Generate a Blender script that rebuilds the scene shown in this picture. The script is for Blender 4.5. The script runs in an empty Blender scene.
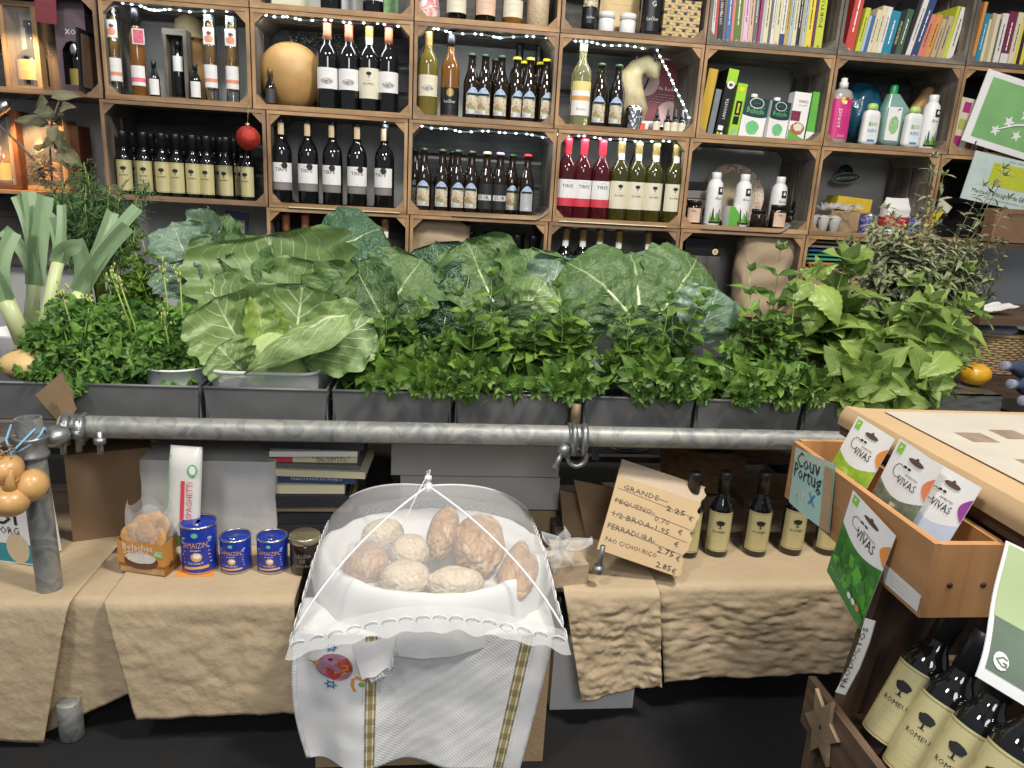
import bpy, math, random
from math import sin, cos, pi, sqrt, exp
from mathutils import Vector, Matrix, Euler, noise
random.seed(7)
SC = bpy.context.scene
COL = SC.collection
V = Vector
R = math.radians

# ---------------------------------------------------------------- camera
CAMZ = 1.2
_y, _p, _r = R(6.6), R(15.07), R(3.27)
FPX = 740.0
FWD = V((sin(_y)*cos(_p), cos(_y)*cos(_p), -sin(_p)))
_rt = V((cos(_y), -sin(_y), 0)); _up = _rt.cross(FWD)
CR = _rt*cos(_r) + _up*sin(_r); CU = _up*cos(_r) - _rt*sin(_r)
cam_data = bpy.data.cameras.new('camera'); cam = bpy.data.objects.new('camera', cam_data)
COL.objects.link(cam); SC.camera = cam
cam_data.sensor_width = 36; cam_data.lens = FPX/1024*36; cam_data.clip_start = 0.05
cam.matrix_world = Matrix(((CR.x, CU.x, -FWD.x, 0), (CR.y, CU.y, -FWD.y, 0), (CR.z, CU.z, -FWD.z, CAMZ), (0, 0, 0, 1)))

# ---------------------------------------------------------------- light
SC.view_settings.view_transform = 'Standard'; SC.view_settings.look = 'None'
SC.view_settings.gamma = 1; SC.view_settings.use_curve_mapping = False
SC.view_settings.exposure = 0.0
W = bpy.data.worlds.new('market_air'); SC.world = W; W.use_nodes = True
W.node_tree.nodes['Background'].inputs[0].default_value = (0.80, 0.86, 1.0, 1)
W.node_tree.nodes['Background'].inputs[1].default_value = 0.27
def area(name, loc, target, size, power, color):
    d = bpy.data.lights.new(name, 'AREA'); d.shape = 'DISK'; d.size = size; d.energy = power; d.color = color
    o = bpy.data.objects.new(name, d); COL.objects.link(o); o.location = loc
    o.rotation_euler = (V(target)-V(loc)).to_track_quat('-Z', 'Y').to_euler()
    return o
area('market_lamp_or_fill', (1.10, 0.62, 3.2), (0.2, 1.7, 0.7), 0.40, 92, (1.0, 0.94, 0.85))
area('market_lamp_or_fill', (-1.1, 0.0, 3.2), (-0.4, 1.8, 0.7), 0.5, 46, (1.0, 0.96, 0.9))
area('market_lamp_or_fill', (0.3, -1.6, 2.5), (0.3, 2.8, 1.4), 1.2, 36, (0.97, 0.98, 1.0))  # added frontal fill behind the camera, lifts the shelves and greens

def ray(px, py): return CR*((px-512)/FPX) - CU*((py-384)/FPX) + FWD
def at(px, py, Y):
    """world point seen at a pixel of the photograph, on the vertical plane at distance Y"""
    d = ray(px, py)*1.0; d *= Y/d.y; d.z += CAMZ; return d
def atz(px, py, z):
    d = ray(px, py)*1.0; d *= (z-CAMZ)/d.z; d.z += CAMZ; return d
def atx(px, py, x):
    d = ray(px, py)*1.0; d *= x/d.x; d.z += CAMZ; return d

# ---------------------------------------------------------------- materials
MATS = {}
def nodes_of(name):
    m = bpy.data.materials.new(name); m.use_nodes = True
    nt = m.node_tree; b = nt.nodes['Principled BSDF']
    return m, nt, b
def link(nt, a, ao, b, bi): nt.links.new(a.outputs[ao], b.inputs[bi])
def ramp(nt, stops):
    r = nt.nodes.new('ShaderNodeValToRGB'); e = r.color_ramp.elements
    while len(e) < len(stops): e.new(0.5)
    for k, (p, c) in enumerate(stops):
        e[k].position = p; e[k].color = tuple(c)+(1,) if len(c) == 3 else c
    return r
def sh(c, f): return tuple(max(0, min(1, x*f)) for x in c)
def mat(name, col, rough=0.5, metal=0.0, var=0.12, scale=14.0, bump=0.0, bscale=60.0, trans=0.0, spec=0.5, coat=0.0, emit=0.0, coords='Object', stretch=None, alpha=1.0, sheen=0.0):
    if name in MATS: return MATS[name]
    m, nt, b = nodes_of(name)
    b.inputs['Roughness'].default_value = rough; b.inputs['Metallic'].default_value = metal
    b.inputs['Transmission Weight'].default_value = trans; b.inputs['Specular IOR Level'].default_value = spec
    b.inputs['Coat Weight'].default_value = coat; b.inputs['Alpha'].default_value = alpha
    b.inputs['Sheen Weight'].default_value = sheen
    tc = nt.nodes.new('ShaderNodeTexCoord'); mp = nt.nodes.new('ShaderNodeMapping')
    link(nt, tc, coords, mp, 0)
    if stretch: mp.inputs['Scale'].default_value = stretch
    n = nt.nodes.new('ShaderNodeTexNoise'); n.inputs['Scale'].default_value = scale; n.inputs['Detail'].default_value = 5
    link(nt, mp, 0, n, 0)
    r = ramp(nt, [(0.25, sh(col, 1-var)), (0.75, sh(col, 1+var))])
    link(nt, n, 0, r, 0); link(nt, r, 0, b, 'Base Color')
    if bump:
        n2 = nt.nodes.new('ShaderNodeTexNoise'); n2.inputs['Scale'].default_value = bscale; n2.inputs['Detail'].default_value = 4
        link(nt, mp, 0, n2, 0)
        bp = nt.nodes.new('ShaderNodeBump'); bp.inputs['Strength'].default_value = bump; bp.inputs['Distance'].default_value = 0.01
        link(nt, n2, 0, bp, 'Height'); link(nt, bp, 0, b, 'Normal')
    if emit:
        b.inputs['Emission Color'].default_value = col+(1,); b.inputs['Emission Strength'].default_value = emit
    MATS[name] = m
    return m
def wood(name, dark, light, rough=0.65, grain=(2.2, 55.0, 1.0), bump=0.25, stain=0.5):
    if name in MATS: return MATS[name]
    m, nt, b = nodes_of(name); b.inputs['Roughness'].default_value = rough
    tc = nt.nodes.new('ShaderNodeTexCoord'); mp = nt.nodes.new('ShaderNodeMapping')
    mp.inputs['Scale'].default_value = grain; link(nt, tc, 'UV', mp, 0)
    n = nt.nodes.new('ShaderNodeTexNoise'); n.inputs['Scale'].default_value = 1.0; n.inputs['Detail'].default_value = 6; n.inputs['Distortion'].default_value = 0.6
    link(nt, mp, 0, n, 0)
    r = ramp(nt, [(0.28, dark), (0.52, tuple((a+c)/2 for a, c in zip(dark, light))), (0.75, light)])
    link(nt, n, 0, r, 0)
    n3 = nt.nodes.new('ShaderNodeTexNoise'); n3.inputs['Scale'].default_value = 9.0; n3.inputs['Detail'].default_value = 3
    link(nt, tc, 'Object', n3, 0)
    r3 = ramp(nt, [(0.3, (1-stain,)*3), (0.65, (1, 1, 1))]); link(nt, n3, 0, r3, 0)
    mx = nt.nodes.new('ShaderNodeMix'); mx.data_type = 'RGBA'; mx.blend_type = 'MULTIPLY'; mx.inputs[0].default_value = 1
    nt.links.new(r.outputs[0], mx.inputs[6]); nt.links.new(r3.outputs[0], mx.inputs[7]); nt.links.new(mx.outputs[2], b.inputs['Base Color'])
    bp = nt.nodes.new('ShaderNodeBump'); bp.inputs['Strength'].default_value = bump; bp.inputs['Distance'].default_value = 0.003
    link(nt, n, 0, bp, 'Height'); link(nt, bp, 0, b, 'Normal')
    MATS[name] = m
    return m
def leafmat(name, dark, light, vein, nveins=7.0, vw=0.10, rough=0.42, pucker=0.5, pscale=9.0, transl=0.25, slope=0.55):
    """leaf with a pale midrib, branching side veins and puckered flesh, driven by the leaf's own UV"""
    if name in MATS: return MATS[name]
    m, nt, b = nodes_of(name); N = nt.nodes.new
    b.inputs['Roughness'].default_value = rough
    def math_(op, a, c=None, v=None):
        k = N('ShaderNodeMath'); k.operation = op
        if hasattr(a, 'is_linked') or hasattr(a, 'links'): nt.links.new(a, k.inputs[0])
        else: k.inputs[0].default_value = a
        if c is not None:
            if hasattr(c, 'links'): nt.links.new(c, k.inputs[1])
            else: k.inputs[1].default_value = c
        return k.outputs[0]
    tc = N('ShaderNodeTexCoord'); sp = N('ShaderNodeSeparateXYZ'); link(nt, tc, 'UV', sp, 0)
    nz = N('ShaderNodeTexNoise'); nz.inputs['Scale'].default_value = 4.0; link(nt, tc, 'UV', nz, 0)
    u = math_('ABSOLUTE', math_('SUBTRACT', math_('MULTIPLY', sp.outputs[0], 2.0), 1.0))
    wob = math_('MULTIPLY', math_('SUBTRACT', nz.outputs[0], 0.5), 0.10)
    v = math_('ADD', sp.outputs[1], wob)
    s = math_('FRACT', math_('MULTIPLY', math_('SUBTRACT', v, math_('MULTIPLY', u, slope)), nveins))
    dist = math_('ABSOLUTE', math_('SUBTRACT', s, 0.5))
    wid = math_('MULTIPLY', math_('SUBTRACT', 1.15, u), vw)
    side = math_('MAXIMUM', math_('SUBTRACT', 1.0, math_('DIVIDE', dist, wid)), 0.0)
    midw = math_('MULTIPLY', math_('SUBTRACT', 1.25, sp.outputs[1]), 0.055)
    mid = math_('MAXIMUM', math_('SUBTRACT', 1.0, math_('POWER', math_('DIVIDE', u, midw), 2.0)), 0.0)
    vv = math_('MINIMUM', math_('ADD', math_('MULTIPLY', side, 0.85), math_('MULTIPLY', mid, 1.0)), 1.0)
    at_ = N('ShaderNodeAttribute'); at_.attribute_name = 'tint'
    n1 = N('ShaderNodeTexNoise'); n1.inputs['Scale'].default_value = 30.0; n1.inputs['Detail'].default_value = 4; link(nt, tc, 'Object', n1, 0)
    f = math_('ADD', math_('MULTIPLY', n1.outputs[0], 0.7), math_('SUBTRACT', at_.outputs['Fac'], 0.35))
    r = ramp(nt, [(0.15, dark), (0.9, light)]); nt.links.new(f, r.inputs[0])
    mx = N('ShaderNodeMix'); mx.data_type = 'RGBA'
    nt.links.new(vv, mx.inputs[0]); nt.links.new(r.outputs[0], mx.inputs[6]); mx.inputs[7].default_value = vein+(1,)
    geo = N('ShaderNodeNewGeometry')
    mb_ = N('ShaderNodeMix'); mb_.data_type = 'RGBA'
    nt.links.new(math_('MULTIPLY', geo.outputs['Backfacing'], 0.35), mb_.inputs[0])
    nt.links.new(mx.outputs[2], mb_.inputs[6]); mb_.inputs[7].default_value = tuple((a+c)/2 for a, c in zip(light, (0.42, 0.52, 0.36)))+(1,)
    nt.links.new(mb_.outputs[2], b.inputs['Base Color'])
    vo = N('ShaderNodeTexVoronoi'); vo.feature = 'SMOOTH_F1'; vo.inputs['Scale'].default_value = pscale*1.6; link(nt, tc, 'UV', vo, 0)
    hgt = math_('SUBTRACT', math_('MULTIPLY', vo.outputs[0], -1.0), math_('MULTIPLY', vv, 0.6))
    bp = N('ShaderNodeBump'); bp.inputs['Strength'].default_value = pucker; bp.inputs['Distance'].default_value = 0.006
    nt.links.new(hgt, bp.inputs['Height']); link(nt, bp, 0, b, 'Normal')
    tr = N('ShaderNodeBsdfTranslucent'); nt.links.new(mb_.outputs[2], tr.inputs[0]); link(nt, bp, 0, tr, 'Normal')
    ms = N('ShaderNodeMixShader'); ms.inputs[0].default_value = transl
    link(nt, b, 0, ms, 1); link(nt, tr, 0, ms, 2)
    out = [k for k in nt.nodes if k.type == 'OUTPUT_MATERIAL'][0]; link(nt, ms, 0, out, 0)
    MATS[name] = m
    return m
def sheer(name, col, opacity, scale=0):
    """net or clear film: part transparent, part pale cloth; opacity rises where it is seen edge-on because the film is doubled there"""
    if name in MATS: return MATS[name]
    m, nt, b = nodes_of(name); b.inputs['Base Color'].default_value = col+(1,); b.inputs['Roughness'].default_value = 0.6
    t = nt.nodes.new('ShaderNodeBsdfTransparent'); ms = nt.nodes.new('ShaderNodeMixShader')
    lw = nt.nodes.new('ShaderNodeLayerWeight'); lw.inputs[0].default_value = 0.35
    mr = nt.nodes.new('ShaderNodeMapRange'); mr.inputs[3].default_value = opacity; mr.inputs[4].default_value = min(0.95, opacity*2.6)
    link(nt, lw, 'Facing', mr, 0); link(nt, mr, 0, ms, 0); link(nt, t, 0, ms, 1); link(nt, b, 0, ms, 2)
    out = [k for k in nt.nodes if k.type == 'OUTPUT_MATERIAL'][0]; link(nt, ms, 0, out, 0)
    MATS[name] = m
    return m

# ---------------------------------------------------------------- text outlines
TXT = {}
def txt(s):
    if s not in TXT:
        cu = bpy.data.curves.new('lettering', 'FONT'); cu.body = s; cu.resolution_u = 1; cu.align_x = 'CENTER'; cu.align_y = 'CENTER'
        o = bpy.data.objects.new('lettering', cu)
        me = o.to_mesh()
        vs = [(v.co.x, v.co.y) for v in me.vertices]; fs = [tuple(p.vertices) for p in me.polygons]
        o.to_mesh_clear(); bpy.data.objects.remove(o); bpy.data.curves.remove(cu)
        if vs:
            x0 = min(v[0] for v in vs); x1 = max(v[0] for v in vs); y0 = min(v[1] for v in vs); y1 = max(v[1] for v in vs)
            cx, cy = (x0+x1)/2, (y0+y1)/2
            vs = [(x-cx, y-cy) for x, y in vs]
            TXT[s] = (vs, fs, max(x1-x0, 1e-3), max(y1-y0, 1e-3))
        else: TXT[s] = ([], [], 1, 1)
    return TXT[s]

# ---------------------------------------------------------------- mesh builder
I4 = Matrix.Identity(4)
def T(x, y, z): return Matrix.Translation((x, y, z))
def RX(a): return Matrix.Rotation(a, 4, 'X')
def RY(a): return Matrix.Rotation(a, 4, 'Y')
def RZ(a): return Matrix.Rotation(a, 4, 'Z')
class MB:
    def __init__(s): s.v = []; s.f = []; s.m = []; s.uv = []; s.sm = []; s.t = []; s.tint = 0.5
    def add(s, vs, fs, mi=0, uvs=None, smooth=False, M=None):
        o = len(s.v)
        s.v.extend([tuple(M @ V(p)) if M else tuple(p) for p in vs]); s.t.extend([s.tint]*len(vs))
        for k, f in enumerate(fs):
            s.f.append(tuple(i+o for i in f)); s.m.append(mi); s.sm.append(smooth)
            s.uv.append(uvs[k] if uvs else [(0.0, 0.0)]*len(f))
    def box(s, x0, x1, y0, y1, z0, z1, mi=0, M=None, bev=0.0, j=0.0):
        d = [x1-x0, y1-y0, z1-z0]; ax = d.index(max(d)); off = (x0*3.1+y0*7.7+z0*5.3) % 10
        vs = []
        for x in (0, 1):
            for y in (0, 1):
                for z in (0, 1): vs.append(((x0, x1)[x], (y0, y1)[y], (z0, z1)[z]))
        fs = [(0, 1, 3, 2), (4, 6, 7, 5), (0, 4, 5, 1), (2, 3, 7, 6), (0, 2, 6, 4), (1, 5, 7, 3)]
        uvs = []
        for f in fs:
            q = []
            for i in f:
                p = vs[i]; oth = [p[k] for k in range(3) if k != ax]
                q.append((p[ax]+off, oth[0]+oth[1]*0.77+off))
            uvs.append(q)
        s.add(vs, fs, mi, uvs, False, M)
    def prism(s, poly, y0, y1, mi=0, M=None):
        """polygon in x,z pushed from y0 to y1"""
        n = len(poly); vs = [(x, y0, z) for x, z in poly]+[(x, y1, z) for x, z in poly]
        fs = [tuple(range(n)), tuple(range(2*n-1, n-1, -1))]
        for k in range(n): fs.append((k, k+n, (k+1) % n+n, (k+1) % n))
        uvs = [[(vs[i][0], vs[i][2]) for i in f] for f in fs]
        s.add(vs, fs, mi, uvs, False, M)
    def grid(s, fn, nu, nv, mi=0, smooth=True, M=None, closed=False):
        vs = []; 
        for j in range(nv+1):
            for i in range(nu+1): vs.append(fn(i/nu, j/nv))
        fs = []; uvs = []
        for j in range(nv):
            for i in range(nu):
                a = j*(nu+1)+i; fs.append((a, a+1, a+nu+2, a+nu+1))
                uvs.append([(i/nu, j/nv), ((i+1)/nu, j/nv), ((i+1)/nu, (j+1)/nv), (i/nu, (j+1)/nv)])
        s.add(vs, fs, mi, uvs, smooth, M)
    def lathe(s, prof, n=20, mi=0, M=None, smooth=True, cap=True, sx=1.0, sy=1.0):
        vs = []; fs = []; uvs = []
        for r, z in prof:
            for k in range(n): a = 2*pi*k/n; vs.append((r*cos(a)*sx, r*sin(a)*sy, z))
        for j in range(len(prof)-1):
            for k in range(n):
                k2 = (k+1) % n
                fs.append((j*n+k, j*n+k2, (j+1)*n+k2, (j+1)*n+k))
                uvs.append([(k/n, prof[j][1]), ((k+1)/n, prof[j][1]), ((k+1)/n, prof[j+1][1]), (k/n, prof[j+1][1])])
        if cap:
            for j, fl in ((0, True), (len(prof)-1, False)):
                if prof[j][0] > 1e-5:
                    f = tuple(j*n+k for k in range(n)); fs.append(f[::-1] if fl else f); uvs.append([(0, 0)]*n)
        s.add(vs, fs, mi, uvs, smooth, M)
    def tube(s, pts, rad, n=6, mi=0, M=None, cap=True):
        pts = [V(p) for p in pts]; rs = rad if isinstance(rad, (list, tuple)) else [rad]*len(pts)
        vs = []; fs = []; uvs = []; up = V((0, 0, 1)); prev = None
        for k, p in enumerate(pts):
            d = (pts[min(k+1, len(pts)-1)]-pts[max(k-1, 0)]).normalized()
            if prev is None:
                a = d.orthogonal().normalized()
            else:
                a = prev - d*prev.dot(d)
                a = a.normalized() if a.length > 1e-6 else d.orthogonal().normalized()
            prev = a; b = d.cross(a)
            for i in range(n): t = 2*pi*i/n; vs.append(p+(a*cos(t)+b*sin(t))*rs[k])
        for j in range(len(pts)-1):
            for i in range(n):
                i2 = (i+1) % n; fs.append((j*n+i, j*n+i2, (j+1)*n+i2, (j+1)*n+i))
                uvs.append([(i/n, j*.1), ((i+1)/n, j*.1), ((i+1)/n, j*.1+.1), (i/n, j*.1+.1)])
        if cap:
            fs.append(tuple(range(n))[::-1]); uvs.append([(0, 0)]*n)
            fs.append(tuple((len(pts)-1)*n+i for i in range(n))); uvs.append([(0, 0)]*n)
        s.add(vs, fs, mi, uvs, True, M)
    def ball(s, c, rx, ry, rz, mi=0, nu=18, nv=12, fn=None, M=None):
        c = V(c)
        def g(u, v):
            a = 2*pi*u; b = pi*(v-.5)
            d = V((cos(a)*cos(b), sin(a)*cos(b), sin(b))); k = fn(d) if fn else 1.0
            return c+V((d.x*rx*k, d.y*ry*k, d.z*rz*k))
        s.grid(g, nu, nv, mi, True, M)
    def text(s, st, w=None, h=None, M=None, mi=0, bend=None, lift=0.0004, fn=None):
        """lettering in the local x,z plane facing -y, centred on M; bend = radius of the bottle it wraps"""
        vs, fs, tw, th = txt(st)
        if not vs: return
        k = w/tw if w else h/th
        kz = h/th if h else k
        out = []
        for x, y in vs:
            x *= k; y *= kz
            if fn: out.append(fn(x, y))
            elif bend: out.append(((bend+lift)*sin(x/bend), -(bend+lift)*cos(x/bend), y))
            else: out.append((x, -lift, y))
        s.add(out, fs, mi, None, False, M)
    def patch(s, r, z0, z1, half, mi=0, M=None, n=10, off=0.0003, rot=0.0):
        """part of a cylinder facing -y: a paper label"""
        def g(u, v):
            a = (u*2-1)*half+rot; return ((r+off)*sin(a), -(r+off)*cos(a), z0+(z1-z0)*v)
        s.grid(g, n, 1, mi, True, M)
    def build(s, name, mats, parent=None, M=None):
        me = bpy.data.meshes.new(name); me.from_pydata(s.v, [], s.f)
        if not isinstance(mats, (list, tuple)): mats = [mats]
        for m in mats: me.materials.append(m)
        uvl = me.uv_layers.new(name='UVMap'); flat = [c for f in s.uv for p in f for c in p]
        uvl.data.foreach_set('uv', flat)
        me.polygons.foreach_set('material_index', s.m); me.polygons.foreach_set('use_smooth', s.sm)
        a = me.attributes.new('tint', 'FLOAT', 'POINT'); a.data.foreach_set('value', s.t)
        me.update()
        o = bpy.data.objects.new(name, me); COL.objects.link(o)
        if parent is not None: o.parent = parent
        if M is not None: o.matrix_local = M
        return o

def tag(o, label, cat, group=None, kind=None):
    o['label'] = label; o['category'] = cat
    if group: o['group'] = group
    if kind: o['kind'] = kind
    return o
def thing(name, label, cat, loc=(0, 0, 0), rz=0.0, group=None):
    o = bpy.data.objects.new(name, None); o.empty_display_size = 0.05; COL.objects.link(o)
    o.location = loc; o.rotation_euler = (0, 0, rz)
    return tag(o, label, cat, group)
def struct(o): o['kind'] = 'structure'; return o
def dup(o, parent=None):
    """a copy of a thing with copies of its parts and their sub-parts"""
    r = o.copy(); COL.objects.link(r)
    if parent is not None: r.parent = parent
    for ch in o.children: dup(ch, r)
    return r
KINDS = {}
def spawn(kind, builder, loc, label, cat, group=None, rz=0.0, tilt=(0, 0), scale=(1, 1, 1)):
    """the first of a kind is built with its parts; every later one copies the thing and each part"""
    if kind not in KINDS:
        root = bpy.data.objects.new(builder[0], None); root.empty_display_size = 0.03; COL.objects.link(root)
        builder[1](root); KINDS[kind] = root
        o = root
    else:
        o = dup(KINDS[kind])
    o.location = loc; o.rotation_euler = (tilt[0], tilt[1], rz); o.scale = scale
    for k in ('group',):
        if k in o: del o[k]
    return tag(o, label, cat, group)
ORD = ['first', 'second', 'third', 'fourth', 'fifth', 'sixth', 'seventh', 'eighth', 'ninth', 'tenth', 'eleventh', 'twelfth', 'thirteenth', 'fourteenth', 'fifteenth',
       'sixteenth', 'seventeenth', 'eighteenth', 'nineteenth', 'twentieth', 'twenty-first', 'twenty-second', 'twenty-third', 'twenty-fourth', 'twenty-fifth', 'twenty-sixth']
# ---------------------------------------------------------------- palette
PINE = wood('honey_pine', (0.24, 0.13, 0.055), (0.60, 0.38, 0.19), stain=0.4)
PINE2 = wood('aged_pine', (0.16, 0.095, 0.05), (0.44, 0.28, 0.16), stain=0.45)
GREYWOOD = wood('weathered_board', (0.085, 0.072, 0.06), (0.27, 0.23, 0.185), stain=0.5)
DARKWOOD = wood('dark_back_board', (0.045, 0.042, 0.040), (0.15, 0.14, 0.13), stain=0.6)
BROWNWOOD = wood('brown_board', (0.07, 0.04, 0.022), (0.20, 0.12, 0.07), stain=0.4)
SEEDPINE = wood('varnished_pine', (0.34, 0.15, 0.05), (0.60, 0.33, 0.14), rough=0.45, grain=(1.0, 26.0, 1.0), stain=0.15, bump=0.12)
INK = mat('black_ink', (0.015, 0.015, 0.018), 0.7)
WHITE = mat('white_paper', (0.78, 0.77, 0.75), 0.6, var=0.03)
CREAM = mat('cream_paper', (0.70, 0.66, 0.50), 0.55, var=0.03)
GOLDL = mat('gold_label', (0.64, 0.58, 0.30), 0.36, metal=0.25, var=0.05)
BLKGL = mat('black_glass', (0.006, 0.006, 0.006), 0.06, spec=0.6, coat=0.5)
GRNGL = mat('green_wine_glass', (0.06, 0.055, 0.010), 0.05, spec=0.6, trans=0.25, coat=0.3)
YELGL = mat('yellow_wine_glass', (0.30, 0.24, 0.04), 0.05, trans=0.5, coat=0.3)
ROSEGL = mat('rose_wine_glass', (0.085, 0.010, 0.014), 0.05, trans=0.3, coat=0.3)
BRNGL = mat('brown_beer_glass', (0.014, 0.008, 0.004), 0.06, spec=0.6, coat=0.4)
AMBER = mat('amber_spirit', (0.34, 0.15, 0.03), 0.05, trans=0.5, coat=0.3)
CLEAR = mat('clear_glass', (0.92, 0.95, 0.95), 0.03, trans=1.0, var=0.01)
BLKCAP = mat('black_cap', (0.012, 0.012, 0.014), 0.35)
GOLDC = mat('gold_capsule', (0.46, 0.33, 0.12), 0.35, metal=0.6)
SALMON = mat('salmon_capsule', (0.55, 0.20, 0.11), 0.4, metal=0.2)
REDC = mat('red_capsule', (0.60, 0.03, 0.05), 0.4)
YELC = mat('yellow_cap', (0.75, 0.62, 0.03), 0.4)
GREYL = mat('grey_label', (0.23, 0.22, 0.22), 0.5)
REDL = mat('red_label', (0.62, 0.05, 0.08), 0.5)
PEACH = mat('peach_paper', (0.72, 0.50, 0.36), 0.6)
ORANGE = mat('orange_print', (0.72, 0.27, 0.05), 0.5)
LIME = mat('lime_card', (0.32, 0.60, 0.03), 0.45)
KRAFT = mat('kraft_paper', (0.43, 0.325, 0.21), 0.75, var=0.10, scale=7, bump=0.25, bscale=40)
CARD = mat('cardboard', (0.42, 0.29, 0.16), 0.75, var=0.08, bump=0.12, bscale=90)
WPLAST = mat('white_plastic', (0.76, 0.76, 0.75), 0.35, var=0.03)
STEEL = mat('bright_steel', (0.62, 0.62, 0.60), 0.25, metal=1.0)
PALEGREEN = mat('pale_green_print', (0.28, 0.50, 0.22), 0.5, var=0.3, scale=60)
STRAW = mat('straw', (0.50, 0.37, 0.17), 0.7, var=0.25, scale=50)
GOURD = mat('tan_gourd_skin', (0.46, 0.27, 0.095), 0.5, var=0.25, scale=9, bump=0.1, bscale=70)
GREYGOURD = mat('mottled_gourd_skin', (0.33, 0.27, 0.14), 0.55, var=0.4, scale=22)
def artmat(name, cols, scale=60):
    if name in MATS: return MATS[name]
    m, nt, b = nodes_of(name); b.inputs['Roughness'].default_value = 0.5
    tc = nt.nodes.new('ShaderNodeTexCoord'); n = nt.nodes.new('ShaderNodeTexNoise'); n.inputs['Scale'].default_value = scale; n.inputs['Detail'].default_value = 3; n.inputs['Distortion'].default_value = 1.0
    link(nt, tc, 'Object', n, 0)
    st = [(0.3+0.4*k/(len(cols)-1), c) for k, c in enumerate(cols)]
    r = ramp(nt, st); link(nt, n, 0, r, 0); link(nt, r, 0, b, 'Base Color'); MATS[name] = m
    return m
BEERART = artmat('beer_label_print', [(0.10, 0.15, 0.06), (0.50, 0.33, 0.20), (0.66, 0.60, 0.48), (0.20, 0.26, 0.12), (0.48, 0.22, 0.09)], 42)
BLUEART = artmat('blue_sky_print', [(0.16, 0.26, 0.50), (0.45, 0.56, 0.70), (0.20, 0.32, 0.55)], 60)
ETCH = artmat('engraving_print', [(0.08, 0.08, 0.09), (0.65, 0.63, 0.58), (0.10, 0.10, 0.11), (0.6, 0.58, 0.52)], 120)

# ---------------------------------------------------------------- room
b = MB(); b.box(-5, 6, -1.5, 3.4, -0.05, 0); struct(b.build('floor', mat('black_floor_cloth', (0.006, 0.006, 0.0065), 0.9, var=0.25, scale=30, bump=0.3, bscale=220)))
b = MB(); b.box(-5, 6, 3.2, 3.3, 0, 3.4); struct(b.build('wall_back', mat('grey_wall_panel', (0.50, 0.50, 0.47), 0.7, var=0.10, scale=3)))

# ---------------------------------------------------------------- crates
YF = 2.85
LZ = {0: 1.732, 1: 1.407, 2: 1.071, 3: 0.735, -1: 2.067}
BT = 0.012
X1 = [-1.138, -0.645, -0.087, 0.43, 0.97, 1.477, 1.995, 2.53]
X2 = [-1.16, -0.60, -0.10, 0.447, 0.951, 1.474, 1.97, 2.50]
X3 = [-1.16, -0.61, -0.09, 0.435, 0.955, 1.468, 1.99, 2.52]
def crate(x0, x1, row, label, back=3, inner=None, rim=None):
    z0, z1 = LZ[row]+0.001, LZ[row-1]-0.001; x0 += 0.002; x1 -= 0.002
    inner = inner or GREYWOOD; rim = rim or random.choice((PINE, PINE, PINE2))
    t = thing('wooden_crate', label, 'crate', ((x0+x1)/2, YF, z0), 0, 'fruit crates stacked as shelves')
    w = (x1-x0)/2; h = z1-z0; D = 0.30
    b = MB(); b.box(-w, w, 0.004, D/2-.005, 0, BT); b.box(-w, w, D/2+.005, D, 0, BT); b.build('bottom_board', inner, t)
    b = MB(); b.box(-w, w, 0.004, D/2-.005, h-BT, h); b.box(-w, w, D/2+.005, D, h-BT, h); b.build('top_board', inner, t)
    for sx in (-1, 1):
        b = MB(); a0, a1 = sorted((sx*w, sx*(w-0.011)))
        b.box(a0, a1, 0.004, D*.46, BT, h-BT); b.box(a0, a1, D*.52, D, BT, h-BT); b.build('side_board', inner, t)
        for top in (0, 1):
            b = MB(); xx = sx*(w-0.011); zz = (h-BT) if top else BT; sg = -1 if top else 1
            poly = [(xx, zz), (xx-sx*0.038, zz), (xx, zz+sg*0.038)]
            if sx*sg < 0: poly = poly[::-1]
            b.prism(poly, 0.003, D-.02, 1); b.m[0] = 0; b.build('corner_block', [rim, inner], t)
    b = MB(); e = 0.006
    b.box(-w, w, 0, 0.005, 0, BT+e); b.box(-w, w, 0, 0.005, h-BT, h)
    b.box(-w, -w+BT, 0.0003, 0.0052, 0, h); b.box(w-BT, w, 0.0003, 0.0052, 0, h); b.build('front_rim', rim, t)
    if back:
        g = 0.022; sh_ = (h-2*BT-g*(back-1))/back
        for k in range(back):
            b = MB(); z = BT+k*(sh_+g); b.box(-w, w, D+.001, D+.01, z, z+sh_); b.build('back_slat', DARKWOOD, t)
    return t
crate(X1[2], X1[3], 0, 'top-row crate holding the flowered bag and the jar of grain', 2)
crate(X1[1], X1[2], 0, 'top-row crate with two wine bottle bases and white sheets', 0)
crate(X1[0], X1[1], 0, 'crate cut by the top edge above the tall spirit bottles', 2)
crate(X1[3], X1[4], 0, 'top-row crate holding the striped straw handbag and white jars', 2)
crate(X1[4], X1[5], 0, 'top-row crate packed with upright thin books', 2, None, GREYWOOD)
crate(X1[5], X1[6], 0, 'top-row crate packed with leaning books', 2, None, GREYWOOD)
crate(X1[6], X1[7], 0, 'crate of books at the right end of the top row', 2, None, GREYWOOD)
crate(X1[0], X1[1], 1, 'crate holding tall tube bottles with orange labels', 0)
crate(X1[1], X1[2], 1, 'crate holding the big round gourd and four wine bottles', 3)
crate(X1[2], X1[3], 1, 'crate holding yellow-capped beers and an amber spirit bottle', 0)
crate(X1[3], X1[4], 1, 'crate holding the goose-neck gourd and maroon poster', 2)
crate(X1[4], X1[5], 1, 'crate holding the leaning tea boxes and cartons', 0)
crate(X1[5], X1[6], 1, 'crate holding the pink soap bottle and teal jug', 2)
crate(X1[6], X1[7], 1, 'crate holding the colour chart behind the green poster', 2)
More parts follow.
